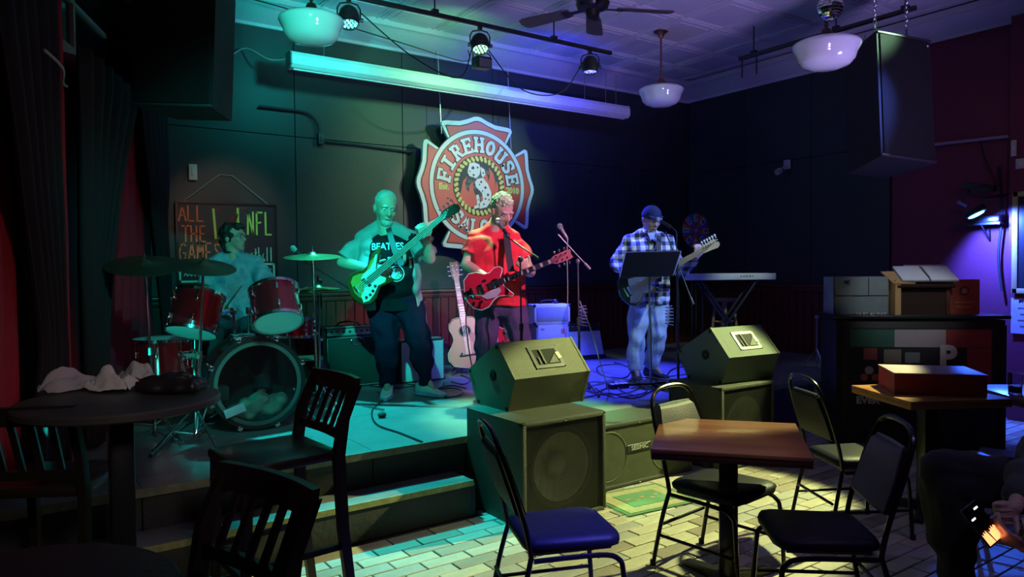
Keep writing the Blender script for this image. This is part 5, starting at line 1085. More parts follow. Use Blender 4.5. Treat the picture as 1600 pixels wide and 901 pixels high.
    if kind == 'acoustic':
        b = MB(M); b.prism(circ(.050,32,(.345,0)), .0, .002); bd(b, 'sound_hole', mat('hole_black', (.004,.004,.004), .9), B)
        b = MB(M); b.prism(circ(.060,32,(.345,0)), -.001, .0012); bd(b, 'rosette', mat('rosette', (.10,.07,.04), .5), B)
        b = MB(M); b.prism([(.30,-.03),(.33,-.065),(.30,-.11),(.22,-.12),(.19,-.09),(.24,-.05)], .0, .0022); bd(b, 'pickguard', mat('dark_tortoise', (.12,.04,.03), .3), B)
    b = MB(M); bx = .10 if kind != 'acoustic' else .15; b.box((bx-.03,0,.008), (.02,.09 if kind != 'acoustic' else .13,.014), bev=.003); bd(b, 'bridge', CHR if kind != 'acoustic' else SATIN, B)
    x0, x1, w0, w1 = K['nk']; nz = .012
    WN = mat('maple_neck', (.68,.52,.36), .35, coat=.3); FBM = {'bass':mat('rosewood', (.13,.08,.06), .35),'strat':WN,'single':mat('ebony_board', (.03,.025,.03), .35),'acoustic':mat('rosewood', (0,0,0))}[kind]
    b = MB(M); b.loft([[V((x,-w,nz-.004)),V((x,-w*.8,nz-.018)),V((x,0,nz-.026)),V((x,w*.8,nz-.018)),V((x,w,nz-.004))] for x, w in ((x0,w0),(x1,w1))]); nk = bd(b, 'neck', WN, ang=.8)
    xb = x0-.10 if kind != 'acoustic' else .41
    b = MB(M); b.hexa([(xb,-w0,nz-.004),(x1,-w1,nz-.004),(x1,w1,nz-.004),(xb,w0,nz-.004),(xb,-w0,nz+.002),(x1,-w1,nz+.002),(x1,w1,nz+.002),(xb,w0,nz+.002)]); fb = bd(b, 'fingerboard', FBM, nk)
    bl = .10+.0; sl = x1-bl
    for i in range(1, 21):
        x = x1 - sl*(1-2**(-i/12)); 
        if x < xb+.01: break
        w = w1+(w0-w1)*(x1-x)/(x1-xb); b = MB(M); b.box((x,0,nz+.003), (.0025,2*w,.002)); bd(b, 'fret', CHR, fb) if kind != 'strat' else None
        if kind == 'single' and i in (1,3,5,7,9,12,15,17):
            xm = x1 - sl*(1-2**(-(i-.5)/12)); b = MB(M); b.box((xm,0,nz+.0025), ((x1-xm)*0+.6*(sl*(2**(-(i-1)/12)-2**(-i/12))),1.4*w,.0015)); bd(b, 'inlay', mat('pearl', (.62,.62,.66), .25), fb)
    hd = {'f4':[(0,-.022),(.03,-.03),(.10,-.045),(.16,-.055),(.185,-.035),(.19,0),(.165,.018),(.14,.03),(.06,.040),(.03,.032),(0,.022)],
          'f6':[(0,-.021),(.02,-.03),(.08,-.035),(.14,-.045),(.165,-.03),(.17,-.005),(.15,.01),(.155,.03),(.13,.042),(.05,.036),(.015,.03),(0,.021)],
          'g6':[(0,-.021),(.03,-.036),(.15,-.042),(.18,-.035),(.17,0),(.18,.035),(.15,.042),(.03,.036),(0,.021)]}[K['head']]
    hm = {'bass':mat('dark_headstock', (.05,.03,.02), .3),'strat':WN,'single':mat('pink_headstock', (.40,.12,.14), .3),'acoustic':mat('rosewood', (0,0,0))}[kind]
    b = MB(M @ Matrix.Translation((x1,0,0))); b.prism(hd, -.010, .008); H = bd(b, 'headstock', hm)
    n = {'f4':4}.get(K['head'], 6); 
    for i in range(n):
        if K['head'][0] == 'f': px_, sy = .04+i*.125/(n-1)*1.0, 1
        else: px_, sy = .045+(i//2)*.045, (1 if i % 2 else -1)
        b = MB(M @ Matrix.Translation((x1,0,0))); b.cyl((px_,sy*.02,.008),(px_,sy*.02,.02), .006, n=8); b.cyl((px_,sy*.036,-.002),(px_,sy*.056,-.002), .004, n=6); b.sph((px_,sy*.064,-.002), (.010,.012,.007), seg=8); bd(b, 'tuning_peg', CHR if kind != 'strat' else WHT, H)
    ns = {'bass':4}.get(kind, 6)
    for i in range(ns):
        y = (i-(ns-1)/2)/(ns-1)*2; b = MB(M); b.tube([(bx-.03,y*w0*.82,.016),(x1,y*w1*.8,nz+.006),(x1+.04+.02*i,y*.018,.012)], .0011 if kind != 'bass' else .0028, 4); bd(b, 'string', STL if kind != 'bass' else mat('bright_string', (.7,.7,.7), .3, .4))
    return r, M
# ------------------------------------------------------------------ bassist
d = 6.45; hz = lambda px, py, dd=0., D=None: PD(px, py, (D or d)+dd)
camf = (-_f0)                                                    # direction from the band toward the viewer
JB = dict(hd=hz(603,325,-.02), hf=camf*.85+_r0*.38-V((0,0,.30)), hu=V((0,0,1))+_r0*.05, k=1.27, leg=1.32, fw=camf+_r0*.15,
  sR=hz(568,374,.02), sL=hz(640,372,-.02), eR=hz(535,410,-.06), eL=hz(672,404,-.12), wR=hz(580,420,-.27), wL=hz(666,374,-.27),
  hRd=(_r0*1.0+V((0,0,-.15))+camf*.10, -camf-V((0,0,.3)), (.5,.55,.6,.65), 1), hLd=(V((0,0,.85))+camf*.2+_r0*-.25, _f0*1.0-_r0*.6, (.9,.95,1.0,1.05), -1),
  hR=hz(594,468), hL=hz(634,466), kR=hz(604,532,-.06), kL=hz(656,532,-.04), aR=hz(606,592,-.0), aL=hz(664,590,.02), tR=camf+_r0*.05, tL=camf*.55+_r0*.85,
  w=(.225,.245,.235,.15), belly=.06)
TEALSH = mat('grey_overshirt', (.24,.26,.26), .8, bump=.25, bs=60); BTEE = mat('black_tshirt', (.009,.009,.013), .9, bump=.2, bs=60, spec=.12); NAVY = mat('navy_joggers', (.008,.009,.028), .9, bump=.3, bs=50, spec=.12)
HAIRG = mat('short_grey_hair', (.5,.5,.46), .8, bump=.8, bs=300)
def hair_cap(r, q, rot, k, m, pts, name='hair', wob=.012, wobs=60, vox=.008):
    b = MB()
    for x, y, z, a, bb, c in pts: b.sph(q(x,y,z), (a*k,bb*k,c*k), rot, 18)
    return b.build(name, m, r, world=True, remesh=vox, smooth=1, wob=wob, wobs=wobs, ang=2)
def fit_b(r, J, q, rot, s, h, u, k):
    hair_cap(r, q, rot, k, HAIRG, [(0,-.022,.042,.078,.092,.084),(0,-.05,.0,.072,.062,.07)], wob=.004)
    hair_cap(r, q, rot, k, mat('grey_beard', (.5,.45,.42), .85, bump=.6, bs=300), [(0,.052,-.088,.044,.046,.036),(0,.080,-.046,.026,.016,.010)], 'beard', .004)
    trousers(r, J, NAVY, .02, .068, 1.0, 'joggers', .03)
    def tee(b): b.loft(torso(J, 0, .012, *J['w'][:3], J['w'][3], J['belly'], hem=-.20)); b.cap(J['sR'], J['sR'].lerp(J['eR'],.3), .07, .066); b.cap(J['sL'], J['sL'].lerp(J['eL'],.3), .07, .066)
    t = garment(r, 'tshirt', BTEE, tee, wob=.014)
    def over(b):
        # open overshirt: the torso rings with the front arc left out
        rg = torso(J, 0, .032, *J['w'][:3], J['w'][3], J['belly'], n=48, hem=-.16)[:9]; out = []
        for row in rg: out.append([row[(i) % 48] for i in range(48)])
        fwd = J['fw'].normalized(); c0 = (J['hR']+J['hL'])/2
        def cut(row, kk):
            c = sum(row, V())/48; n_ = [p for p in row]; 
            i0 = max(range(48), key=lambda i: (n_[i]-c).dot(fwd)); gap = 6 if kk < 7 else 5
            return [n_[(i0+gap+i) % 48] for i in range(48-2*gap+1)]
        rows = [cut(row, kk) for kk, row in enumerate(out)]
        inner = [[p + ((sum(r_, V())/len(r_)) - p).normalized()*.022 for p in r_] for r_ in rows]
        b.loft([[*a, *c[::-1]] for a, c in zip(rows, inner)])
        for sd in 'RL': b.cap(J['s'+sd]-V((0,0,.03)), J['s'+sd].lerp(J['e'+sd],.45), .078, .078); b.cyl(J['s'+sd].lerp(J['e'+sd],.3), J['s'+sd].lerp(J['e'+sd],.86), .078, .094, 18)
        traps(b, J, q, k, .028)
    garment(r, 'overshirt', TEALSH, over, vox=.009, wob=.022, wobs=9)
    f = J['fw'].normalized(); rt = (J['sL']-J['sR']).normalized()
    M = frame(hz(606,386)+f*.3, rt, f); tb = text_mb('BEATLES', .085, .001, M, .002, sx=.9); surf_decal(r, t, 'shirt_lettering', tb, mat('print_pale', (.62,.62,.68), .8), f)
    c = hz(620,427)+f*.3; b = MB(frame(c, rt, f)); b.lathe([(.001,0),(.068,0)][0:0] or [(.060,0),(.070,0),(.070,.001),(.060,.001),(.060,0)], n=36); b.lathe([(.001,0),(.050,0),(.050,.001),(.001,.001)], n=30); surf_decal(r, t, 'round_print', b, mat('print_cream', (.60,.56,.56), .8), f)
    b = MB(frame(c, rt, f)); b.lathe([(.014,.001),(.019,.001),(.019,.002),(.014,.002),(.014,.001)], n=20)
    for i in range(8): a = i*PI/4; b.box((.034*math.cos(a),.034*math.sin(a),.002), (.022,.004,.001), Matrix.Rotation(a,3,'Z'))
    surf_decal(r, t, 'print_detail', b, mat('print_dark', (.15,.12,.2), .8), f, .006)
    for x, y, w_, h_, cc in ((622,408,.05,.06,(.18,.25,.6)),(632,404,.03,.08,(.6,.25,.22)),(610,406,.04,.05,(.2,.35,.5)),(641,410,.02,.10,(.5,.15,.12))):
        b = MB(frame(hz(x,y)+f*.3, rt, f)); b.box((0,0,0), (w_,h_,.001)); surf_decal(r, t, 'colour_print', b, mat('print_%d' % x, cc, .8), f)
    for sd in 'RL': shoe(r, J, sd, mat('white_sneaker', (.72,.72,.70), .5), mat('sneaker_sole', (.55,.45,.75), .5), .34)
figure('person', 'bald bearded man in open grey overshirt and black printed tee playing bass', JB, V(((JB['aR']+JB['aL'])/2).to_tuple()[:2]+(S,)), fit_b)
SUNB = mat('sunburst_body', (.10,.045,.012), .15, var=.3, vs=4, coat=.9)
guitar('sunburst bass guitar with white pickguard and long neck held by the bearded man', hz(549,462,-.34), hz(713,321,-.46), camf+V((0,0,.25)), 'bass', 'bass guitar', 'bass_guitar', 1.18, SUNB)
def strap(pts, w, label, m, nrm):
    b = MB(); pts = [V(p) for p in pts]; nrm = V(nrm).normalized(); rg = []
    for i, p in enumerate(pts):
        t = (pts[min(i+1,len(pts)-1)]-pts[max(i-1,0)]).normalized(); s_ = t.cross(nrm).normalized(); n2 = s_.cross(t)
        rg.append([p-s_*w/2-n2*.0015, p+s_*w/2-n2*.0015, p+s_*w/2+n2*.0015, p-s_*w/2+n2*.0015])
    b.loft(rg); return tag(b.build('guitar_strap', m, None), label, 'strap')
strap([hz(637,430,-.40), hz(628,415,-.36), hz(617,392,-.275), hz(611,372,-.20), hz(607,356,-.10)][1:], .05, 'black strap crossing the bass player chest', mat('strap_black', (.03,.03,.034), .6), camf)
# ------------------------------------------------------------------ singer in red
d = 6.25
JR = dict(hd=hz(785,330,-.06), hf=camf*.75+_r0*.52-V((0,0,.55)), hu=V((0,0,1))+_r0*.10+camf*.25, k=1.12, leg=1.15, fw=camf+_r0*.18,
  sR=hz(744,370,.02), sL=hz(801,370,.0), eR=hz(728,413,-.05), eL=hz(829,425,-.06), wR=hz(762,434,-.27), wL=hz(824,424,-.33),
  hRd=(_r0*.95-V((0,0,.35))+camf*.05, -camf-V((0,0,.2)), (.5,.6,.7,.7), 1), hLd=(V((0,0,.55))-_r0*.35+camf*.35, _f0-_r0*.3, (1.0,1.1,1.1,1.2), -1),
  hR=hz(763,472), hL=hz(800,472), kR=hz(758,538,-.08), kL=hz(815,535,-.04), aR=hz(757,598,.0), aL=hz(826,598,.02), tR=camf, tL=camf+_r0*.4,
  w=(.195,.205,.21,.13), belly=.03, brow=mat('brow_grey', (.4,.38,.3), .8))
REDT = mat('red_tshirt', (.75,.022,.04), .8, bump=.25, bs=60); PURP = mat('dark_jeans', (.07,.045,.12), .85, bump=.3, bs=60)
def fit_r(r, J, q, rot, s, h, u, k):
    hair_cap(r, q, rot, k, mat('curly_pale_hair', (.50,.62,.36), .85, bump=.9, bs=200), [(0,-.028,.055,.077,.088,.082),(0,-.05,.02,.074,.060,.06),(0,.02,.085,.055,.05,.035)], wob=.02, wobs=90)
    trousers(r, J, PURP, .015, .09, 1.0, 'jeans', .025)
    def tee(b):
        b.loft(torso(J, 0, .026, *J['w'][:3], J['w'][3], J['belly'], hem=-.06))
        for sd in 'RL': b.cap(J['s'+sd]-V((0,0,.025)), J['s'+sd].lerp(J['e'+sd],.4), .074, .074); b.cyl(J['s'+sd].lerp(J['e'+sd],.2), J['s'+sd].lerp(J['e'+sd],.66), .074, .090, 18)
        traps(b, J, q, k, .018)
    t = garment(r, 'tshirt', REDT, tee, wob=.024, wobs=10)
    hc = (J['hR']+J['hL'])/2; b = MB(); f = J['fw'].normalized(); rt = (J['hL']-J['hR']).normalized()
    b.loft([ell(hc+V((0,0,z)), 0, rt, f, .215, .15, 24) for z in (.085,.125)]); b.build('belt', SATIN, r, world=True)
    for sd in 'RL': shoe(r, J, sd, SATIN, RUB, .29, SATIN)
figure('person', 'man in a red tee with short curly pale hair singing over a red guitar', JR, V(((JR['aR']+JR['aL'])/2).to_tuple()[:2]+(S,)), fit_r)
guitar('red single-cutaway electric guitar with block inlays played by the man in red', hz(727,462,-.30), hz(897,394,-.42), camf+V((0,0,.20)), 'single', 'guitar', 'electric_guitar', .98, mat('red_guitar', (.55,.02,.05), .15, var=.1, coat=.9))
strap([hz(799,424,-.30), hz(795,400,-.265), hz(793,380,-.225), hz(791,364,-.16)], .055, 'black strap hanging from the singer shoulder to the red guitar', mat('strap_black', (0,0,0)), camf)
cable([hz(733,470,-.28), hz(728,500,-.26), hz(735,560,-.2), hz(745,600,-.2)], 'black lead dropping from the red guitar behind the left monitor', .005)
# ------------------------------------------------------------------ guitarist in plaid
d = 7.30
JP = dict(hd=hz(1018,343,-.05), hf=camf*.9+_r0*.30-V((0,0,.38)), hu=V((0,0,1)), k=1.07, leg=1.12, fw=camf+_r0*.10,
  sR=hz(984,374,.02), sL=hz(1043,374,.0), eR=hz(961,411,.05), eL=hz(1063,426,-.10), wR=hz(984,431,-.20), wL=hz(1088,402,-.46),
  hRd=(_r0*.95+V((0,0,-.10))+camf*.2, -camf-V((0,0,.2)), (.5,.6,.7,.7), 1), hLd=(V((0,0,.9))+_r0*.15+camf*.25, _f0-_r0*.3, (.8,.9,.9,1.0), -1),
  hR=hz(999,464), hL=hz(1027,464), kR=hz(995,522,-.05), kL=hz(1027,522,-.03), aR=hz(993,570,-.04), aL=hz(1018,566,.06), tR=camf-_r0*.02, tL=camf*.7+_r0*.7,
  w=(.18,.19,.20,.12), belly=.03)
PLD = plaid_mat(); DEN = mat('light_denim', (.36,.47,.56), .85, var=.2, vs=14, bump=.4, bs=70)
def fit_p(r, J, q, rot, s, h, u, k):
    trousers(r, J, DEN, .014, .085, 1.0, 'jeans', .03)
    def sh(b):
        b.loft(torso(J, 0, .022, *J['w'][:3], J['w'][3], J['belly'], hem=-.12))
        traps(b, J, q, k, .016)
        for sd in 'RL': b.cap(J['s'+sd]-V((0,0,.02)), J['e'+sd], .070, .062); b.cap(J['e'+sd], J['e'+sd].lerp(J['w'+sd],.88), .062, .046)
    garment(r, 'plaid_shirt', PLD, sh, wob=.024, wobs=12)
    c = q(0,-.02,-.13); b = MB(); f = J['fw'].normalized()
    for x in (-1,1): b.loft([[c+f*.075*k*1+V((0,0,.02))+s*x*.01, c+f*.10+s*x*.045-V((0,0,.05)), c+f*.085+s*x*.085-V((0,0,.0)), c+f*.02+s*x*.075+V((0,0,.04))],[p+f*.006 for p in (c+f*.075*k*1+V((0,0,.02))+s*x*.01, c+f*.10+s*x*.045-V((0,0,.05)), c+f*.085+s*x*.085, c+f*.02+s*x*.075+V((0,0,.04)))]])
    b.build('collar', PLD, r, world=True)
    b = MB(); b.loft([[c+f*.118+s*.045+V((0,0,-.01)), c+f*.118-s*.045+V((0,0,-.01)), c+f*.150-V((0,0,.13))],[p+f*.004 for p in (c+f*.118+s*.045+V((0,0,-.01)), c+f*.118-s*.045+V((0,0,-.01)), c+f*.150-V((0,0,.13)))]]); b.build('undershirt', SATIN, r, world=True)
    CAPM = mat('navy_cap', (.035,.04,.09), .8, bump=.5, bs=200)
    b = MB()
    for a in ((0,-.012,.052,.086,.100,.080),(0,-.03,.035,.087,.09,.06)): b.sph(q(*a[:3]), (a[3]*k,a[4]*k,a[5]*k), rot, 20)
    o = b.build('cap_crown', CAPM, r, world=True, remesh=.008, smooth=2, ang=2)
    b = MB(); n = 14; top = []; 
    for i in range(n+1): a = PI*i/n; top.append(q(.072*math.cos(a), .062+.062*math.sin(a), .058-.012*math.sin(a)))
    b.loft([[p for p in top],[p-u*.006 for p in top]]); b.build('cap_bill', CAPM, o, world=True)
    b = MB(); b.sph(q(0,-.012,.134), .008*k, seg=8); b.build('cap_button', CAPM, o, world=True)
    hair_cap(r, q, rot, k, mat('grey_side_hair', (.3,.28,.27), .9), [(0,-.045,-.01,.076,.05,.05)], wob=.004)
    for sd in 'RL': shoe(r, J, sd, mat('dark_trainer', (.05,.05,.06), .6), mat('dirty_sole', (.30,.30,.36), .6), .29, GREY)
figure('person', 'man in plaid shirt, navy cap and pale jeans playing behind a music stand', JP, V(((JP['aR']+JP['aL'])/2).to_tuple()[:2]+(S,)), fit_p)
guitar('black electric guitar with white pickguard and pale maple neck behind the music stand', hz(969,462,-.24), hz(1123,377,-.62), camf+V((0,0,.12)), 'strat', 'guitar', 'electric_guitar', 1.0, mat('black_gloss', (.02,.03,.025), .15, coat=.9))
strap([hz(1030,440,-.27), hz(1030,410,-.25), hz(1029,385,-.22), hz(1030,368,-.15)], .05, 'black strap running down the plaid shirt to the guitar', mat('strap_black', (0,0,0)), camf)
# ------------------------------------------------------------------ drummer
d = 6.0
JD = dict(hd=hz(366,371,.0), hf=_r0*.95+camf*.28+V((0,0,.02)), hu=V((0,0,1))-_r0*.06, k=.98, fw=camf+_r0*.35,
  sR=hz(333,410,.02), sL=hz(400,410,-.02), eR=hz(322,455,-.02), eL=hz(421,452,-.10), wR=hz(350,478,-.28), wL=hz(438,458,-.30),
  hRd=(camf*.8+_r0*.3-V((0,0,.1)), -V((0,0,1)), (1.1,1.2,1.2,1.2), -1), hLd=(camf*.8+_r0*.2, -V((0,0,1)), (1.1,1.2,1.2,1.2), 1),
  hR=hz(357,505,.05), hL=hz(386,505,.05), kR=hz(334,515,-.42), kL=hz(407,515,-.42), aR=hz(337,600,-.42), aL=hz(410,598,-.50), tR=camf, tL=camf,
  w=(.175,.18,.185,.11), belly=.02, brow=mat('brow_dark', (.02,.015,.01), .8))
TIE = ramp_mat('tie_dye_blue', [(.3,(.12,.26,.36)),(.5,(.28,.38,.45)),(.7,(.10,.20,.30))], (1,1,1), 'noise', 9, .85)
def fit_d(r, J, q, rot, s, h, u, k):
    hair_cap(r, q, rot, k, mat('dark_brown_hair', (.02,.013,.010), .5, bump=.6, bs=120), [(0,-.035,.045,.086,.098,.088),(0,-.065,-.03,.078,.058,.08),(0,.045,.088,.065,.05,.032),(-.062,-.02,.02,.03,.05,.06),(.062,-.02,.02,.03,.05,.06)], wob=.02, wobs=30)
    b = MB()
    for x in (-1,1): pts = [q(x*.032+.024*math.cos(a), .104-.006*abs(math.cos(a)), .006+.018*math.sin(a)) for a in [2*PI*i/16 for i in range(17)]]; b.tube(pts, .0022, 5); b.tube([q(x*.056,.100,.010), q(x*.078,.04,.012), q(x*.082,-.01,.008)], .0022, 5)
    b.tube([q(-.008,.104,.008), q(.008,.104,.008)], .0022, 5); b.build('glasses', mat('glasses_frame', (.12,.05,.05), .3), r, world=True)
    trousers(r, J, mat('dark_shorts', (.05,.06,.08), .85, bump=.3), .02, .08, 1.0, 'trousers', .02)
    def tee(b):
        b.loft(torso(J, 0, .024, *J['w'][:3], J['w'][3], J['belly'], hem=-.08))
        traps(b, J, q, k, .014)
        for sd in 'RL': b.cap(J['s'+sd]-V((0,0,.02)), J['s'+sd].lerp(J['e'+sd],.5), .068, .072); b.cyl(J['s'+sd].lerp(J['e'+sd],.3), J['s'+sd].lerp(J['e'+sd],.80), .074, .086, 18)
    garment(r, 'tshirt', TIE, tee, wob=.022, wobs=11)
    c = q(0,-.02,-.105); b = MB(); b.tube([c+V((.07*math.cos(a),.06*math.sin(a)*.9,-.01+.012*math.sin(a))) for a in [2*PI*i/20 for i in range(21)]], .010, 8); b.build('neckband', SATIN, r, world=True)
    for sd in 'RL': shoe(r, J, sd, SATIN, RUB, .28, SATIN)
figure('person', 'drummer in blue tie-dye tee and glasses looking to the right behind the kit', JD, V((JD['hR'].x,JD['hR'].y,S)), fit_d)
for sd, tip, lb in (('R', hz(378,446,-.55), 'wooden drumstick in the drummer right hand over the left rack tom'), ('L', hz(480,449,-.15), 'wooden drumstick in the drummer left hand reaching to the hi-hat')):
    w_ = JD['w'+sd]+V(JD['h'+sd+'d'][0]).normalized()*.07-V((0,0,.02)); b = MB(); dd = (tip-w_).normalized(); b.tube([w_-dd*.08, w_+dd*.2, tip-dd*.02, tip], [.007,.007,.0045,.006], 8); tag(b.build('drumstick', WD, None), lb, 'drumstick')
# ------------------------------------------------------------------ guitars on stands
def gstand(c, label):
    c = V(c); r = thing('instrument_stand', label, 'stand', (c.x,c.y,S))
    b = MB(); b.cyl((0,0.06,.02), (0,.10,.68), .010, n=8); b.build('upright', SATIN, r)
    for s_ in (-1,1): b = MB(); b.tube([(0,.06,.20),(s_*.20,-.10,.012)], .008, 6); b.tube([(0,.06,.22),(s_*.10,.0,.20),(s_*.10,-.10,.20),(s_*.10,-.11,.24)], .008, 6); b.build('leg', SATIN, r)
    b = MB(); b.tube([(0,.06,.2),(0,.24,.012)], .008, 6); b.build('leg', SATIN, r); b = MB(); b.tube([(-.04,.05,.68),(-.04,.09,.68),(.04,.09,.68),(.04,.05,.68)], .008, 6); b.build('neck_yoke', SATIN, r)
NAT = mat('natural_spruce', (.26,.15,.06), .3, var=.12, vs=3, coat=.5)
f = flo(731, 7.75); gstand(f+V((.02,.09,0)), 'black stand holding the acoustic guitar by the wall')
guitar('natural-topped acoustic guitar on a stand between the bassist and the singer', PD(736,574,7.70), PD(708,407,7.95), camf+_r0*.25+V((0,0,.12)), 'acoustic', 'guitar', 'acoustic_guitar', 1.03, NAT)
f = flo(792, 7.6); gstand(f+V((0,.09,0)), 'black stand holding the red guitar behind the singer legs')
guitar('red electric guitar on a stand glimpsed between the singer legs', PD(800,562,7.5), PD(775,418,7.7), camf+V((0,0,.12)), 'single', 'guitar', 'electric_guitar', .98, mat('red_guitar', (0,0,0)))
# ================================================================== FURNITURE
DWOOD = mat('dark_stained_wood', (.020,.012,.010), .35, var=.3, vs=6, coat=.15); VIN = mat('navy_black_vinyl', (.010,.010,.018), .5, bump=.15, bs=120, spec=.25)
TUBE = mat('black_tube', (.012,.012,.014), .25, .3)
def slat_chair(loc, ang, label, seat_h=.76, top=1.12, group=None):
    """high-backed wooden chair, facing local +x"""
    r = thing('slat_back_chair', label, 'chair', loc, ang, group); w = .21
    MB().box((.0,0,seat_h), (.42,.43,.045), bev=.015).build('seat', DWOOD, r)
    for s in (-1,1):
        b = MB(); b.loft([[V((x-t,s*w-.016,z)),V((x+t,s*w-.016,z)),V((x+t,s*w+.016,z)),V((x-t,s*w+.016,z))] for x, z, t in ((-.27,0,.018),(-.215,seat_h*.6,.022),(-.20,seat_h,.024),(-.225,seat_h+.15,.022),(-.29,top-.03,.018))]); b.build('rear_post', DWOOD, r, ang=.5)
        b = MB(); b.loft([[V((x-t,s*.185-t,z)),V((x+t,s*.185-t,z)),V((x+t,s*.185+t,z)),V((x-t,s*.185+t,z))] for x, z, t in ((.20,0,.014),(.18,seat_h-.02,.02))]); b.build('front_leg', DWOOD, r, ang=.5)
    def bar(z0, z1, x0, x1, th, bow, nm, y=w):
        rg = []
        for i in range(9):
            t = -1+i/4; xb = -bow*(1-t*t); rg.append([V((x0+xb-th/2,t*y,z0)),V((x0+xb+th/2,t*y,z0)),V((x1+xb+th/2,t*y,z1)),V((x1+xb-th/2,t*y,z1))])
        b = MB(); b.loft(rg); b.build(nm, DWOOD, r, ang=.5)
    bar(top-.075, top, -.275, -.29, .024, .03, 'top_rail', w+.016); bar(seat_h+.06, seat_h+.095, -.212, -.218, .02, .02, 'lower_rail')
    for i in range(5):
        y = -.14+i*.07; bw = .03*(1-(y/w)**2); b = MB(); b.hexa([(-.215-bw*.6-.006,y-.013,seat_h+.09),(-.215-bw*.6+.006,y-.013,seat_h+.09),(-.215-bw*.6+.006,y+.013,seat_h+.09),(-.215-bw*.6-.006,y+.013,seat_h+.09),(-.275-bw-.006,y-.013,top-.07),(-.275-bw+.006,y-.013,top-.07),(-.275-bw+.006,y+.013,top-.07),(-.275-bw-.006,y+.013,top-.07)]); b.build('slat', DWOOD, r)
    for z, q_ in ((seat_h*.3,.19),(seat_h*.5,.19)):
        for s in (-1,1): b = MB(); b.box((-.02,s*.19,z), (.40,.016,.025)); b.build('stretcher', DWOOD, r)
        b = MB(); b.box((.185,0,z-.05), (.02,.36,.03)); b.build('footrest', DWOOD, r)
    return r
slat_chair(W(-1.03,3.08), ANG(-.77,-.64), 'dark wooden slat-back chair in front of the bass drum, beside the stage step', .80, 1.12)
slat_chair(W(-.86,1.74), ANG(-.62,-.78), 'dark wooden slat-back chair nearest the viewer at the bottom left', .72, 1.03)
slat_chair(W(-1.93,3.02), ANG(-.1,1.0), 'dark wooden slat-back chair at the left edge behind the high table', .72, 1.08)
def stack_chair(loc, ang, label, tilt=.0, backm=None):
    r = thing('stacking_chair', label, 'chair', loc, ang); sh = .46; bm_ = backm or mat('maroon_black_vinyl', (.012,.007,.010), .6, bump=.2, bs=120, spec=.2)
    b = MB(); rg = []
    for g, z in ((.86,sh-.045),(1.0,sh-.035),(1.02,sh-.012),(.97,sh+.004),(.80,sh+.014)):
        rg.append([V((x*g,y*g,z)) for x, y in [(.215,-.13),(.195,-.185),(.15,-.205),(-.16,-.185),(-.195,-.165),(-.205,-.12),(-.205,.12),(-.195,.165),(-.16,.185),(.15,.205),(.195,.185),(.215,.13)]])
    b.loft(rg); s_ = b.build('seat', VIN, r, ang=1.0)
    b = MB(); b.box((0,0,sh-.052), (.34,.33,.012)); b.build('seat_board', mat('raw_plywood', (.28,.20,.12), .7), s_)
    def fr(pts, nm='frame', rad=.0115): b = MB(); b.tube(pts, rad, 8, 4); b.build(nm, TUBE, r)
    # one loop: left upright, over the top, right upright
    fr([(-.19,-.20,sh-.05),(-.215,-.205,sh+.08),(-.27,-.205,sh+.26),(-.315,-.18,sh+.40),(-.33,-.12,sh+.455),(-.335,0,sh+.47),(-.33,.12,sh+.455),(-.315,.18,sh+.40),(-.27,.205,sh+.26),(-.215,.205,sh+.08),(-.19,.20,sh-.05)], 'back_loop')
    for s in (-1,1):
        fr([(-.19,s*.20,sh-.05),(-.23,s*.215,.25),(-.28,s*.225,0)], 'rear_leg'); fr([(-.18,s*.20,sh-.065),(.10,s*.205,sh-.065),(.185,s*.21,sh-.09),(.205,s*.215,.30),(.225,s*.22,0)], 'front_leg')
        fr([(-.25,s*.213,.17),(.2,s*.213,.17)], 'side_stretcher', .009)
        for x in (-.28,.225): b = MB(); b.cyl((x,s*.223,0), (x,s*.223,.03), .016, n=8); b.build('foot_cap', RUB, r)
    fr([(-.25,-.2,.22),(-.25,.2,.22)], 'cross_bar', .009)
    b = MB(); rg = []
    for k_, (t, wd) in enumerate(((0,.165),(.06,.18),(.5,.178),(.94,.150),(1,.135))):
        x = -.222-.085*t; z = sh+.11+.265*t; th = .022 if 0 < t < 1 else .010
        rg.append([V((x-th-.0,-wd,z)),V((x-th*1.25,0,z)),V((x-th,wd,z)),V((x+th,wd,z)),V((x+th*1.3,0,z)),V((x+th,-wd,z))])
    b.loft(rg); bk = b.build('back_pad', bm_, r, ang=.8)
    b = MB(); b.tube([(-.305-.0,-.135,sh+.375),(-.309,0,sh+.378),(-.305,.135,sh+.375)], .008, 6); b.build('piping', mat('grey_green_piping', (.22,.28,.22), .4), bk)
    return r
stack_chair(W(.205,3.14), ANG(.97,.24), 'metal stacking chair with blue-lit vinyl seat in front of the left subwoofer')
stack_chair(W(1.09,3.74), ANG(.66,-.75), 'metal stacking chair with grey-brown back pad behind the foreground wooden table', backm=mat('grey_brown_vinyl', (.055,.045,.048), .6, bump=.2, bs=120))
stack_chair(W(1.31,3.10), ANG(-1.0,.10), 'metal stacking chair at lower right with tall purple-tinged back turned to the right', backm=mat('plum_vinyl', (.06,.028,.045), .45, bump=.2, bs=120))
stack_chair(W(2.05,4.32), ANG(1.0,.10), 'metal stacking chair in the gloom between the foreground table and the rear table')
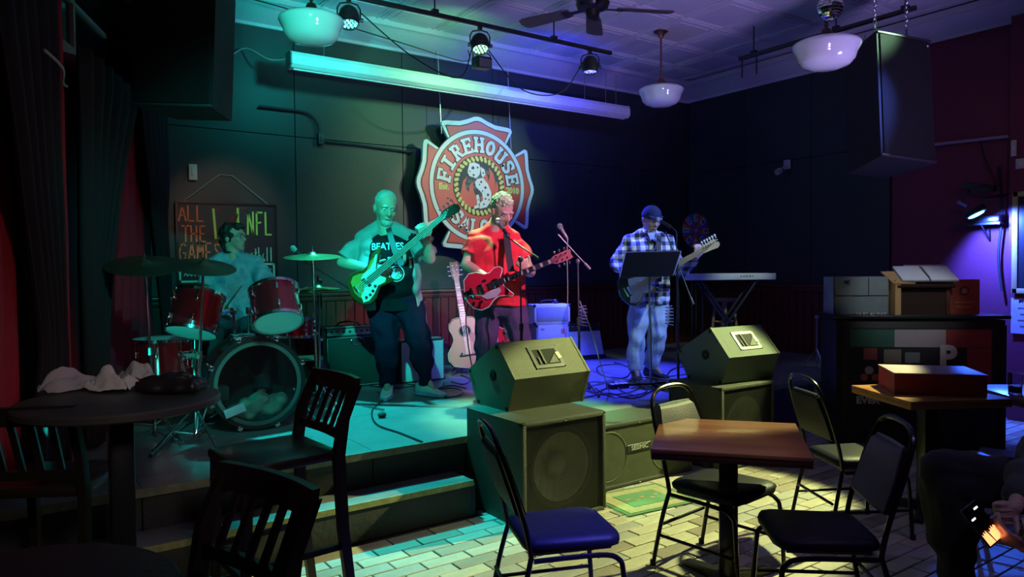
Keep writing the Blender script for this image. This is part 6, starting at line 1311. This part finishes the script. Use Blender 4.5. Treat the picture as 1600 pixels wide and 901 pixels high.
def low_stool(c, ang, label):
    r = thing('low_stool', label, 'stool', c, ang); MB().box((0,0,.455), (.34,.34,.05), bev=.015).build('seat', mat('stool_vinyl', (.12,.12,.14), .4), r)
    for sx in (-1,1):
        for sy in (-1,1): b = MB(); b.tube([(sx*.13,sy*.13,.43),(sx*.16,sy*.16,0)], .012, 8); b.build('leg', TUBE, r)
    for sx in (-1,1): b = MB(); b.tube([(sx*.15,-.15,.16),(sx*.15,.15,.16)], .008, 6); b.build('rung', TUBE, r)
low_stool(W(2.86,4.12), .3, 'low square stool with blue-lit seat, left of the two under the right-hand tables'); low_stool(W(3.02,3.70), -.2, 'low square stool with blue-lit seat, right of the two by the visitor knee')
TBL = ramp_mat('table_walnut', [(.3,(.16,.055,.025)),(.7,(.27,.10,.05))], (.25,3,1), 'noise', 6, .32, .05, coat=.25)
def table(c, ang, sx, sy, z, label, top, edge, ped=.045, rnd=False):
    r = thing('table', label, 'table', c, ang)
    if rnd: MB().lathe([(.001,z),(sx*.985,z),(sx,z-.008),(sx,z-.028),(sx*.98,z-.035),(.001,z-.035)], n=56).build('tabletop', top, r)
    else:
        MB().box((0,0,z-.010), (sx,sy,.020), bev=.003).build('tabletop', top, r); MB().box((0,0,z-.036), (sx*.995,sy*.995,.030), bev=.004).build('edge_band', edge, r)
    b = MB(); b.box((0,0,z/2), (ped*2,ped*2,z-.06), bev=.01); b.build('pedestal', SATIN, r)
    for a in (0, PI/2): b = MB(Matrix.Rotation(a+PI/4,4,'Z')); b.loft([[V((x,-.03,.0)),V((x,.03,.0)),V((x,.03,h)),V((x,-.03,h))] for x, h in ((-.30,.025),(-.04,.06),(.04,.06),(.30,.025))]); b.build('base_arm', SATIN, r)
    b = MB(); b.box((0,0,z-.058), (.26,.26,.012)); b.build('mount_plate', SATIN, r)
    return r
table(W(1.065,3.56), ANG(.69,-.19), .70, .72, .75, 'square brown wooden table in the right foreground', TBL, mat('dark_red_edge', (.05,.012,.012), .4))
ORT = ramp_mat('amber_table', [(.3,(.30,.12,.04)),(.7,(.46,.20,.07))], (.25,3,1), 'noise', 6, .35, .05)
table(W(2.66,4.62), ANG(.97,.0)+R(6), .66, .62, .77, 'square amber-topped table at the right with a flat red box on it', ORT, mat('amber_edge', (.34,.15,.04), .4))
table(W(3.42,4.55), ANG(.97,.0)-R(4), .70, .62, .77, 'square red-brown table at the right edge carrying an empty glass', TBL, mat('dark_red_edge', (0,0,0)))
table(W(-1.60,2.93), 0, .38, .38, 1.07, 'tall round dark table at the left with crumpled napkins on it', mat('dark_table_top', (.055,.045,.045), .45, bump=.2), None, rnd=True)
table(W(-1.30,1.75), 0, .44, .44, .76, 'low round dark table in the bottom left corner', mat('dark_red_top', (.045,.022,.026), .5, bump=.2), None, rnd=True)
# red box
p = W(2.70,4.66,.77); r = thing('flat_box', 'flat red carton with pink-violet lit lid on the amber table', 'box', p, ANG(.97,.0)-R(14))
RB = mat('red_carton', (.42,.045,.035), .5); MB().box((0,0,.065), (.52,.40,.13), bev=.004).build('tray', RB, r); MB().box((0,0,.133), (.525,.405,.008), bev=.002).build('lid', mat('lid_violet_light', (.42,.30,.36), .5), r)  # pink-violet light on the box top is put into the lid colour
b = MB(); b.box((.262,-.03,.075), (.004,.03,.05)); b.build('side_slot', SATIN, r)
CLG = bpy.data.materials.new('clear_glass'); CLG.use_nodes = True; q = CLG.node_tree.nodes['Principled BSDF']; q.inputs['Transmission Weight'].default_value = 1; q.inputs['Roughness'].default_value = .04; q.inputs['IOR'].default_value = 1.45; q.inputs['Base Color'].default_value = (.9,.95,.95,1)
p = W(3.14,4.50,.771); r = thing('drinking_glass', 'short empty glass standing right of the red carton', 'glass', p); MB().lathe([(.001,.004),(.034,.004),(.038,.13),(.041,.13),(.037,0),(.001,0)], n=28).build('glass_wall', CLG, r, ang=.9); MB().lathe([(.001,.05),(.034,.05),(.035,.012),(.001,.008)][::-1], n=24).build('drink', mat('dark_drink', (.02,.01,.01), .1), r)
# left table things
TP = W(-1.60,2.93,1.071)
def crumple(name, c, sx, sy, sz, rz, label, m, seed):
    b = MB(); n = 22; rs = random.Random(seed); rows = []
    for i in range(n):
        row = []
        for j in range(n):
            x, y = (i/(n-1)-.5), (j/(n-1)-.5); v = V((x*2.2+seed,y*2.2,seed)); e = 1-(2*max(abs(x),abs(y)))**3
            z = max(.004, sz*(.25+.9*abs(noise.noise(v*1.1))+.22*abs(noise.noise(v*2.6)))*(.25+.75*e)); row.append(V((x*sx*(1+.35*noise.noise(v*.7)), y*sy*(1+.35*noise.noise(v*.7+V((9,0,0)))), z)))
        rows.append(row)
    b.loft(rows, closed=False); o = b.build(name, m, None, ang=.5, solid=.002); o.rotation_euler = (0,0,rz); cc = V(c); o.location = (cc.x,cc.y,cc.z); return tag(o, label, 'napkin', 'napkins on the tall table')
PAP = mat('paper_napkin', (.42,.38,.38), .85, bump=.3)
def onT(px, py): return PZ(px, py, 1.075)
crumple('napkin', onT(115,606), .27, .17, .11, .4, 'crumpled pinkish paper napkin at the left edge of the tall table', PAP, 2)
crumple('napkin', onT(175,608), .22, .14, .12, -.7, 'crumpled white paper napkin, nearest the viewer on the tall table', mat('white_napkin', (.62,.60,.58), .85, bump=.3), 5)
crumple('napkin', onT(215,590), .16, .12, .10, .1, 'small crumpled greenish napkin behind the white one', mat('green_napkin', (.45,.50,.46), .85, bump=.3), 9)
p = onT(268,612); b = MB(); b.box((0,0,.022), (.26,.15,.04), bev=.018, seg=3); 
for i in range(3): b.tube([(-.12,-.05+.04*i,.04),(0,-.04+.03*i,.055+.01*i),(.12,-.05+.05*i,.04)], .012, 6, 3)
o = b.build('bag', mat('black_bag', (.02,.018,.02), .35), None, wob=.01, wobs=20, remesh=.008, smooth=2, ang=2); o.location = p; o.rotation_euler = (0,0,-YAW); tag(o, 'limp black bag lying on the right of the tall table', 'bag')
p = onT(290,606); r = thing('plastic_cup', 'empty clear plastic cup standing behind the black bag', 'cup', p+_f0*.06)
MB().lathe([(.001,.004),(.030,.004),(.044,.150),(.047,.150),(.046,.146),(.032,.0),(.001,0)], n=30).build('cup_wall', CLG, r, ang=.9); b = MB(); b.tube([(.046*math.cos(a),.046*math.sin(a),.150) for a in [2*PI*i/24 for i in range(25)]], .002, 5); b.build('rim', CLG, r)
# rug
r = thing('rug', 'small green and cream patterned rug on the tiles at the foot of the subwoofers', 'rug', (3.52,3.50,.004), -R(6))
for w_, h_, z, m, nm in ((.60,.46,.004,mat('rug_green', (.12,.26,.13), .95, bump=.8, bs=300),'border'),(.54,.40,.0065,mat('rug_cream', (.48,.46,.26), .95, var=.35, vs=25, bump=.8, bs=300),'field'),(.34,.24,.009,mat('rug_green2', (.16,.34,.18), .95, bump=.8, bs=300),'medallion')):
    MB().box((0,0,z), (w_,h_,.003)).build(nm, m, r)
for i in range(5): MB().sph(((i-2)*.06,.02*(-1)**i,.0115), (.018,.012,.001), seg=10).build('motif', mat('rug_pink', (.5,.28,.2), .95), r)
for s in (-1,1): 
    for i in range(22): MB().box((s*.308,-.22+i*.021,.003), (.02,.006,.002)).build('tassel', mat('rug_cream', (0,0,0)), r)
# ================================================================== RIGHT SIDE: service counter with posters
DA = ANG(.99,-.13); CM = TR(W(3.47,6.15), DA)
r = thing('service_counter', 'tall black counter against the red wall with a flag poster on its front', 'counter', W(3.47,6.15), DA); cw, ch = 1.36, 1.15
MB().box((0,.22,ch/2-.02), (cw,.44,ch-.04), bev=.006).build('cabinet', mat('counter_black', (.014,.012,.014), .5), r); MB().box((0,.22,ch-.015), (cw+.06,.50,.03), bev=.006).build('countertop', SATIN, r)
for s in (-1,1): MB().box((s*(cw/2-.02),-.008,ch/2-.03), (.04,.02,ch-.10)).build('corner_post', SATIN, r)
pf = MB(); pf.box((.0,-.006,.70), (1.16,.008,.68)); po = pf.build('poster', mat('poster_black', (.018,.015,.018), .5), r)
def pb(x, z, w_, h_, m, nm='poster_panel', dz=0): MB().box((x,-.012-dz,z), (w_,.003,h_)).build(nm, m, po)
pb(-.385,.955,.36,.15,mat('flag_green', (.03,.10,.07), .6)); pb(-.0,.955,.41,.15,mat('flag_white', (.32,.26,.28), .6)); pb(.385,.955,.36,.15,mat('flag_red', (.22,.025,.03), .6)); pb(.47,.72,.19,.31,mat('flag_red', (0,0,0)))
pb(-.40,.82,.11,.10,mat('poster_pinkred', (.32,.06,.07), .6)); pb(-.22,.80,.14,.12,mat('poster_khaki', (.20,.16,.12), .6)); pb(-.06,.79,.12,.09,mat('poster_grey', (.16,.16,.18), .6))
for x, z, s, cc in ((-.41,.68,.035,(.5,.45,.42)),(-.36,.62,.03,(.45,.10,.08)),(-.45,.62,.03,(.4,.08,.08)),(-.30,.64,.035,(.30,.08,.10)),(-.22,.69,.03,(.4,.12,.12))):
    MB(Matrix.Translation((x,-.014,z)) @ Q).lathe([(.001,.004),(s,.0035),(s,0),(.001,0)], n=20).build('printed_ball', mat('ball_%d' % int(z*1000+x*100), cc, .5), po)
LP = mat('poster_lettering', (.50,.42,.48), .6)
text_mb('P', .26, .003, Matrix.Translation((.22,-.015,.79)) @ Q, .012).build('lettering', LP, po); text_mb('BEST', .085, .003, Matrix.Translation((-.42,-.015,.50)) @ Q, .004).build('lettering', LP, po); text_mb('EVER', .085, .003, Matrix.Translation((-.42,-.015,.42)) @ Q, .004).build('lettering', LP, po)
def onC(x, y, z=0): v = CM @ V((x, y, ch+z)); return v
# flight case
r = thing('flight_case', 'grey equipment case with latch standing on the left end of the counter', 'case', onC(-.44,.24), DA+R(4))
GC = mat('case_grey', (.20,.24,.25), .55, var=.2, bump=.2); MB().box((0,0,.165), (.48,.24,.33), bev=.008).build('case_body', GC, r)
for z in (.165,): MB().box((0,-.122,z), (.47,.004,.006)).build('seam', SATIN, r)
MB().box((.06,-.123,.245), (.005,.004,.16)).build('seam', SATIN, r)
for x in (-.13,): 
    l = MB().box((x,-.126,.285), (.05,.008,.04), bev=.002); b = MB(); b.box((x,-.126,.285), (.05,.008,.035), bev=.002); lt = b.build('latch', CHR, r); b = MB(); b.tube([(x-.02,-.135,.29),(x-.02,-.14,.255),(x+.02,-.14,.255),(x+.02,-.135,.29)], .004, 5); b.build('latch_bow', CHR, lt)
for x in (-.235,.235): MB().box((x,-.118,.165), (.014,.014,.33), bev=.003).build('edge_rail', STL, r)
for i in range(14): MB().box((-.2+i*.03,-.14,.008+(i % 3)*.002), (.018,.02,.014), Matrix.Rotation(i*.7,3,'Z')).build('white_clip', mat('clip_white', (.5,.45,.45), .5), r) if i > 4 else None
# lectern with cardboard and open binder
r = thing('lectern', 'dark wooden tabletop lectern holding an open white binder', 'lectern', onC(.08,.20), DA-R(3))
LW_ = mat('lectern_wood', (.030,.014,.010), .4); b = MB()
for s in (-1,1): b = MB(); b.box((s*.19,.02,.14), (.03,.26,.28), bev=.004); b.build('side_panel', mat('lectern_red_edge', (.10,.03,.02), .4), r)
MB().box((0,-.09,.13), (.35,.015,.26)).build('front_panel', LW_, r); qs = Matrix.Rotation(R(24),3,'X'); MB().box((0,.0,.31), (.46,.34,.02), qs, .004).build('sloping_top', LW_, r)
r2 = thing('ring_binder', 'open white ring binder lying on the lectern slope', 'binder', onC(.12,.20,.31), DA-R(3)); WP = mat('white_page', (.70,.72,.78), .6)
for s in (-1,1):
    b = MB(); b.box((s*.115,.0,.036), (.225,.30,.006), qs, .001); b.build('cover', GREY, r2); b = MB(); b.box((s*.115,.0,.046), (.215,.285,.012), qs, .001); b.build('page_stack', WP, r2)
b = MB(); b.box((0,.0,.055), (.012,.22,.010), qs); b.build('ring_spine', STL, r2); b = MB(); b.box((.05,.13,.112), (.36,.012,.01), qs); b.build('page_clip', mat('clip_grey', (.3,.33,.33), .5), r2)
CBD = mat('cardboard', (.50,.30,.13), .8)
r3 = thing('cardboard_box', 'bent tan cardboard folder leaning between the grey case and the lectern', 'cardboard', onC(-.165,.16), DA+R(8)); b = MB(); b.box((0,0,.15), (.05,.20,.30)); b.build('side_flap', CBD, r3); b = MB(); b.box((.05,.0,.32), (.19,.24,.012), qs); b.build('top_flap', CBD, r3)
# small orange poster stand on the counter
r = thing('small_poster', 'small orange-red printed placard standing right of the lectern', 'sign', onC(.45,.22), DA)
MB().box((0,0,.15), (.25,.015,.30)).build('board', mat('placard_orange', (.26,.05,.03), .6, var=.4, vs=30), r)
Mq = Matrix.Translation((0,-.010,.20)) @ Q; b = MB(Mq); b.lathe([(.030,.002),(.040,.002),(.040,.0),(.030,.0),(.030,.002)], n=24); b.build('printed_ring', mat('placard_dark', (.05,.02,.02), .6), r); b = MB(Mq); b.lathe([(.001,.002),(.02,.002),(.02,0),(.001,0)], n=16); b.build('printed_dot', mat('placard_pale', (.30,.20,.15), .6), r)
for z, w_ in ((.10,.16),(.06,.13)): MB().box((0,-.010,z), (w_,.003,.016)).build('printed_line', mat('placard_yellow', (.42,.13,.04), .6), r)
# shelf with blue lamp on the wall
zs = PX(1540,350,RX-.1); r = thing('wall_shelf', 'small black wall shelf with a device on it, lit by the blue lamp', 'shelf', (RX,zs.y,zs.z)); MB().box((-.11,0,0), (.20,.34,.02)).build('shelf_board', SATIN, r); MB().box((-.11,-.03,.045), (.17,.26,.07), bev=.01).build('device', SATIN, r)
b = MB(); b.tube([(-.01,0,-.02),(-.01,0,-.16),(-.2,0,-.01)], .008, 5); b.build('shelf_bracket', SATIN, r)
p = PX(1533,318,RX-.45); r = thing('wall_stage_light', 'bright blue lamp bar angled down the red wall at the right', 'stage light', p); a0 = PX(1514,342,RX-.45); a1 = PX(1538,330,RX-.45)
d_ = (a1-a0); nb = V((0,.25,-1)); nb = (nb - d_.normalized()*nb.dot(d_.normalized())).normalized(); Mx = frame((a0+a1)/2, d_, nb)
b = MB(Mx); b.box((0,0,-.045), (d_.length*1.25,.10,.07), bev=.015); b.build('housing', SATIN, r, world=True); b = MB(Mx); b.sph((0,0,-.005), (d_.length*.52,.035,.016), seg=18); b.build('lamp_face', mat('blue_lamp', (.3,.8,1), .3, emit=(.10,.55,1.0), es=9), r, world=True)
b = MB(); m_ = (a0+a1)/2; b.tube([m_+V((.0,0,.06)), m_+V((.05,-.05,.16)), V((RX-.03,m_.y-.1,m_.z+.22))], .012, 6); b.build('yoke', SATIN, r, world=True)
lp = (a0+a1)/2+nb*.03; spot('wall_lamp_blue', lp, lp+nb+V((.75,0,.0)), (.05,.12,1.0), 420, 125, .5, .03); spot('wall_lamp_beam', lp-V((.1,0,0)), W(2.95,3.9,.46), (.03,.12,1.0), 300, 17, .5, .03)
p = PX(1530,292,RX-.2); r = thing('clip_lamp_bracket', 'black bracket arm carrying a small blue-glinting clamp above the blue lamp', 'bracket', p)
b = MB(); b.box(p, (.10,.30,.07), Matrix.Rotation(.2,3,'X'), .01); b.build('arm_body', SATIN, r, world=True); b = MB(); e = PX(1504,318,RX-.25); b.tube([p+V((0,.1,0)), p.lerp(e,.6)+V((0,0,.02)), e], .010, 6, 4); b.build('gooseneck', SATIN, r, world=True); b = MB(); b.cyl(e+V((0,.04,.02)), e-V((0,.05,.03)), .025, n=10); b.build('clamp_head', STL, r, world=True)
cable([PX(1533,222,RX-.03),PX(1540,250,RX-.03),PX(1560,290,RX-.04)], 'thin black lead looping down the red wall to the lamp bracket', .006)
cable([PX(1562,260,RX-.04),PX(1566,330,RX-.05),PX(1560,400,RX-.05),PX(1566,455,RX-.05)], 'thick black lead running down the wall beside the shelf', .012)
a = PX(1420,230,RX-.05); e = PX(1576,213,RX-.05); b = MB(); b.cyl(a, e, .016, n=8); tag(b.build('wall_pipe', mat('grey_violet_pipe', (.30,.28,.36), .5), None), 'thin horizontal grey pipe on the upper red wall', 'pipe')
# framed board, notice and switches on the pier
xp = RX-.10
def onpier(px, py): return PX(px, py, xp)
a = onpier(1587,300); e = onpier(1587,458); r = thing('menu_board', 'black menu board in a pale yellow wooden frame at the right edge', 'sign', (xp-.02, a.y-.36, (a.z+e.z)/2)); hh = a.z-e.z; YF = mat('yellow_frame', (.40,.30,.12), .5)
MB().box((0,0,0), (.02,.70,hh-.05)).build('slate', SATIN, r)
for s in (-1,1): MB().box((-.005,0,s*(hh/2-.025)), (.035,.74,.05), bev=.004).build('frame_strip', YF, r); MB().box((-.005,s*.35,0), (.035,.05,hh), bev=.004).build('frame_strip', YF, r)
a = onpier(1579,465); e = onpier(1579,520); hh = a.z-e.z; r = thing('paper_notice', 'white printed notice pinned below the yellow-framed board', 'notice', (xp-.012, a.y-.24, (a.z+e.z)/2)); MB().box((0,0,0), (.006,.46,hh)).build('sheet', mat('notice_paper', (.38,.36,.42), .8, var=.3, vs=12), r)
Qp = Matrix(((0,0,-1,0),(-1,0,0,0),(0,1,0,0),(0,0,0,1)))
text_mb('MUSIC', .05, .002, Matrix.Translation((-.005,.09,hh*.42)) @ Qp, .001).build('lettering', SB, r)
for i in range(4): MB().box((-.004,.03,hh*(.22-.17*i)), (.002,.28-.04*(i % 2),.012)).build('printed_line', GREY, r)
for px, py, lb in ((1592,256,'small square white switch plate on the red pier at the right edge'), (1581,232,'narrow pale switch box above the square one on the red pier')):
    p = onpier(px, py); r = thing('switch_plate', lb, 'switch', (xp-.006,p.y-.02,p.z)); MB().box((0,0,0), (.012,.09 if px > 1590 else .05,.10 if px > 1590 else .16), bev=.003).build('plate', OFFW, r); MB().box((-.008,0,0), (.006,.02,.03)).build('toggle', WHT, r)
# low amber block on the floor at the stage end
p = PZ(1267,620,.36); r = thing('reflector', 'small orange reflector on the dark riser at the right end of the stage', 'reflector', (6.60,4.165,.30)); MB().box((0,-.01,.03), (.10,.01,.05)).build('lens', mat('orange_lens', (.6,.18,.05), .4), r); MB().box((0,-.005,.03), (.12,.008,.065)).build('backplate', SATIN, r)
# ================================================================== SEATED VISITOR WITH PHONE (lower right)
sit = W(2.66,2.95)
JV = dict(hd=W(2.66,2.98,1.24), hf=W(-.8,-.35,-.45), hu=V((0,0,1))+W(-.3,0,0), k=1., fw=W(-1,-.1,0),
  sR=W(2.64,3.18,1.02), sL=W(2.64,2.76,1.02), eR=W(2.32,3.18,.76), eL=W(2.24,2.60,.76), wR=W(1.90,2.72,.66), wL=W(1.84,2.58,.57),
  hRd=(W(-.9,-.25,-.10), W(.2,-1,.3), (.7,.8,.9,.9), -1), hLd=(W(-.8,.05,.35), W(0,.6,.8), (.6,.7,.7,.8), -1),
  hR=W(2.70,3.08,.56), hL=W(2.70,2.86,.56), kR=W(2.02,3.36,.60), kL=W(1.90,2.46,.53), aR=W(2.1,3.38,.09), aL=W(2.02,2.44,.09), tR=W(-1,.2,0), tL=W(-1,-.2,0),
  w=(.18,.19,.20,.13), belly=.03, fz=0., leg=1.25, brow=mat('brow_dark', (0,0,0)))
HOOD = mat('olive_hoodie', (.06,.065,.05), .95, bump=.6, bs=120)
def fit_v(r, J, q, rot, s, h, u, k):
    trousers(r, J, mat('charcoal_trousers', (.020,.022,.020), .9, bump=.4, bs=90), .03, .085, 1.0, 'trousers', .03)
    def hd_(b):
        b.loft(torso(J, 0, .035, *J['w'][:3], J['w'][3], J['belly'], hem=-.1)); traps(b, J, q, k, .03)
        for sd in 'RL': b.cap(J['s'+sd]-V((0,0,.02)), J['e'+sd], .085, .07); b.cap(J['e'+sd], J['e'+sd].lerp(J['w'+sd],.85), .07, .052)
        b.sph(q(0,-.10,-.12), (.10,.08,.06), rot)
    garment(r, 'hoodie', HOOD, hd_, wob=.03, wobs=10)
    hair_cap(r, q, rot, k, mat('dark_brown_hair', (0,0,0)), [(0,-.03,.045,.082,.096,.088),(0,-.05,.0,.074,.07,.07)])
    for sd in 'RL': shoe(r, J, sd, SATIN, RUB, .29, SATIN)
figure('person', 'seated visitor in olive hoodie and dark trousers holding a phone, cut by the right edge', JV, V((sit.x,sit.y,0)), fit_v, voxel=.005)
stack_chair(W(2.66,2.97), ANG(-1,-.1), 'metal stacking chair under the seated visitor at the right edge')
pc_ = W(1.70,2.60,.645); r = thing('phone', 'phone with a bright orange picture on its screen held by the seated visitor', 'phone', pc_)
Mp = frame(pc_, W(-.50,.25,.75), W(-.15,-.75,.65))
MB(Mp).box((0,0,0), (.155,.078,.009), bev=.004).build('case', SATIN, r, world=True); MB(Mp).box((0,0,.0052), (.145,.070,.001)).build('screen', mat('phone_black', (.004,.004,.004), .1), r, world=True)
b = MB(Mp)
for k_, pl in enumerate(([(-.070,-.034),(-.070,.0),(-.030,.004),(-.034,-.004),(-.022,-.006),(-.03,-.012),(-.018,-.016),(-.030,-.02),(-.020,-.026),(-.03,-.034)],[(-.070,.004),(-.070,.034),(-.026,.034),(-.034,.028),(-.022,.024),(-.032,.018),(-.020,.014),(-.034,.010)])): b = MB(Mp); b.prism(pl, .006, .0065); b.build('screen_picture', mat('orange_glow', (.9,.4,.2), .4, emit=(1.0,.30,.10), es=2.2), r, world=True)
for x, y in ((.03,.02),(.055,-.015)): b = MB(Mp); b.box((x,y,.0062), (.006,.018,.0008)); b.build('screen_icon', mat('white_glow', (1,1,1), .4, emit=(1,.97,.9), es=2.5), r, world=True)
l = bpy.data.lights.new('phone_glow', 'POINT'); l.energy = .04; l.color = (1,.4,.2); l.shadow_soft_size = .03; o = bpy.data.objects.new('phone_glow', l); COL.objects.link(o); o.location = Mp @ V((-.05,0,.02))
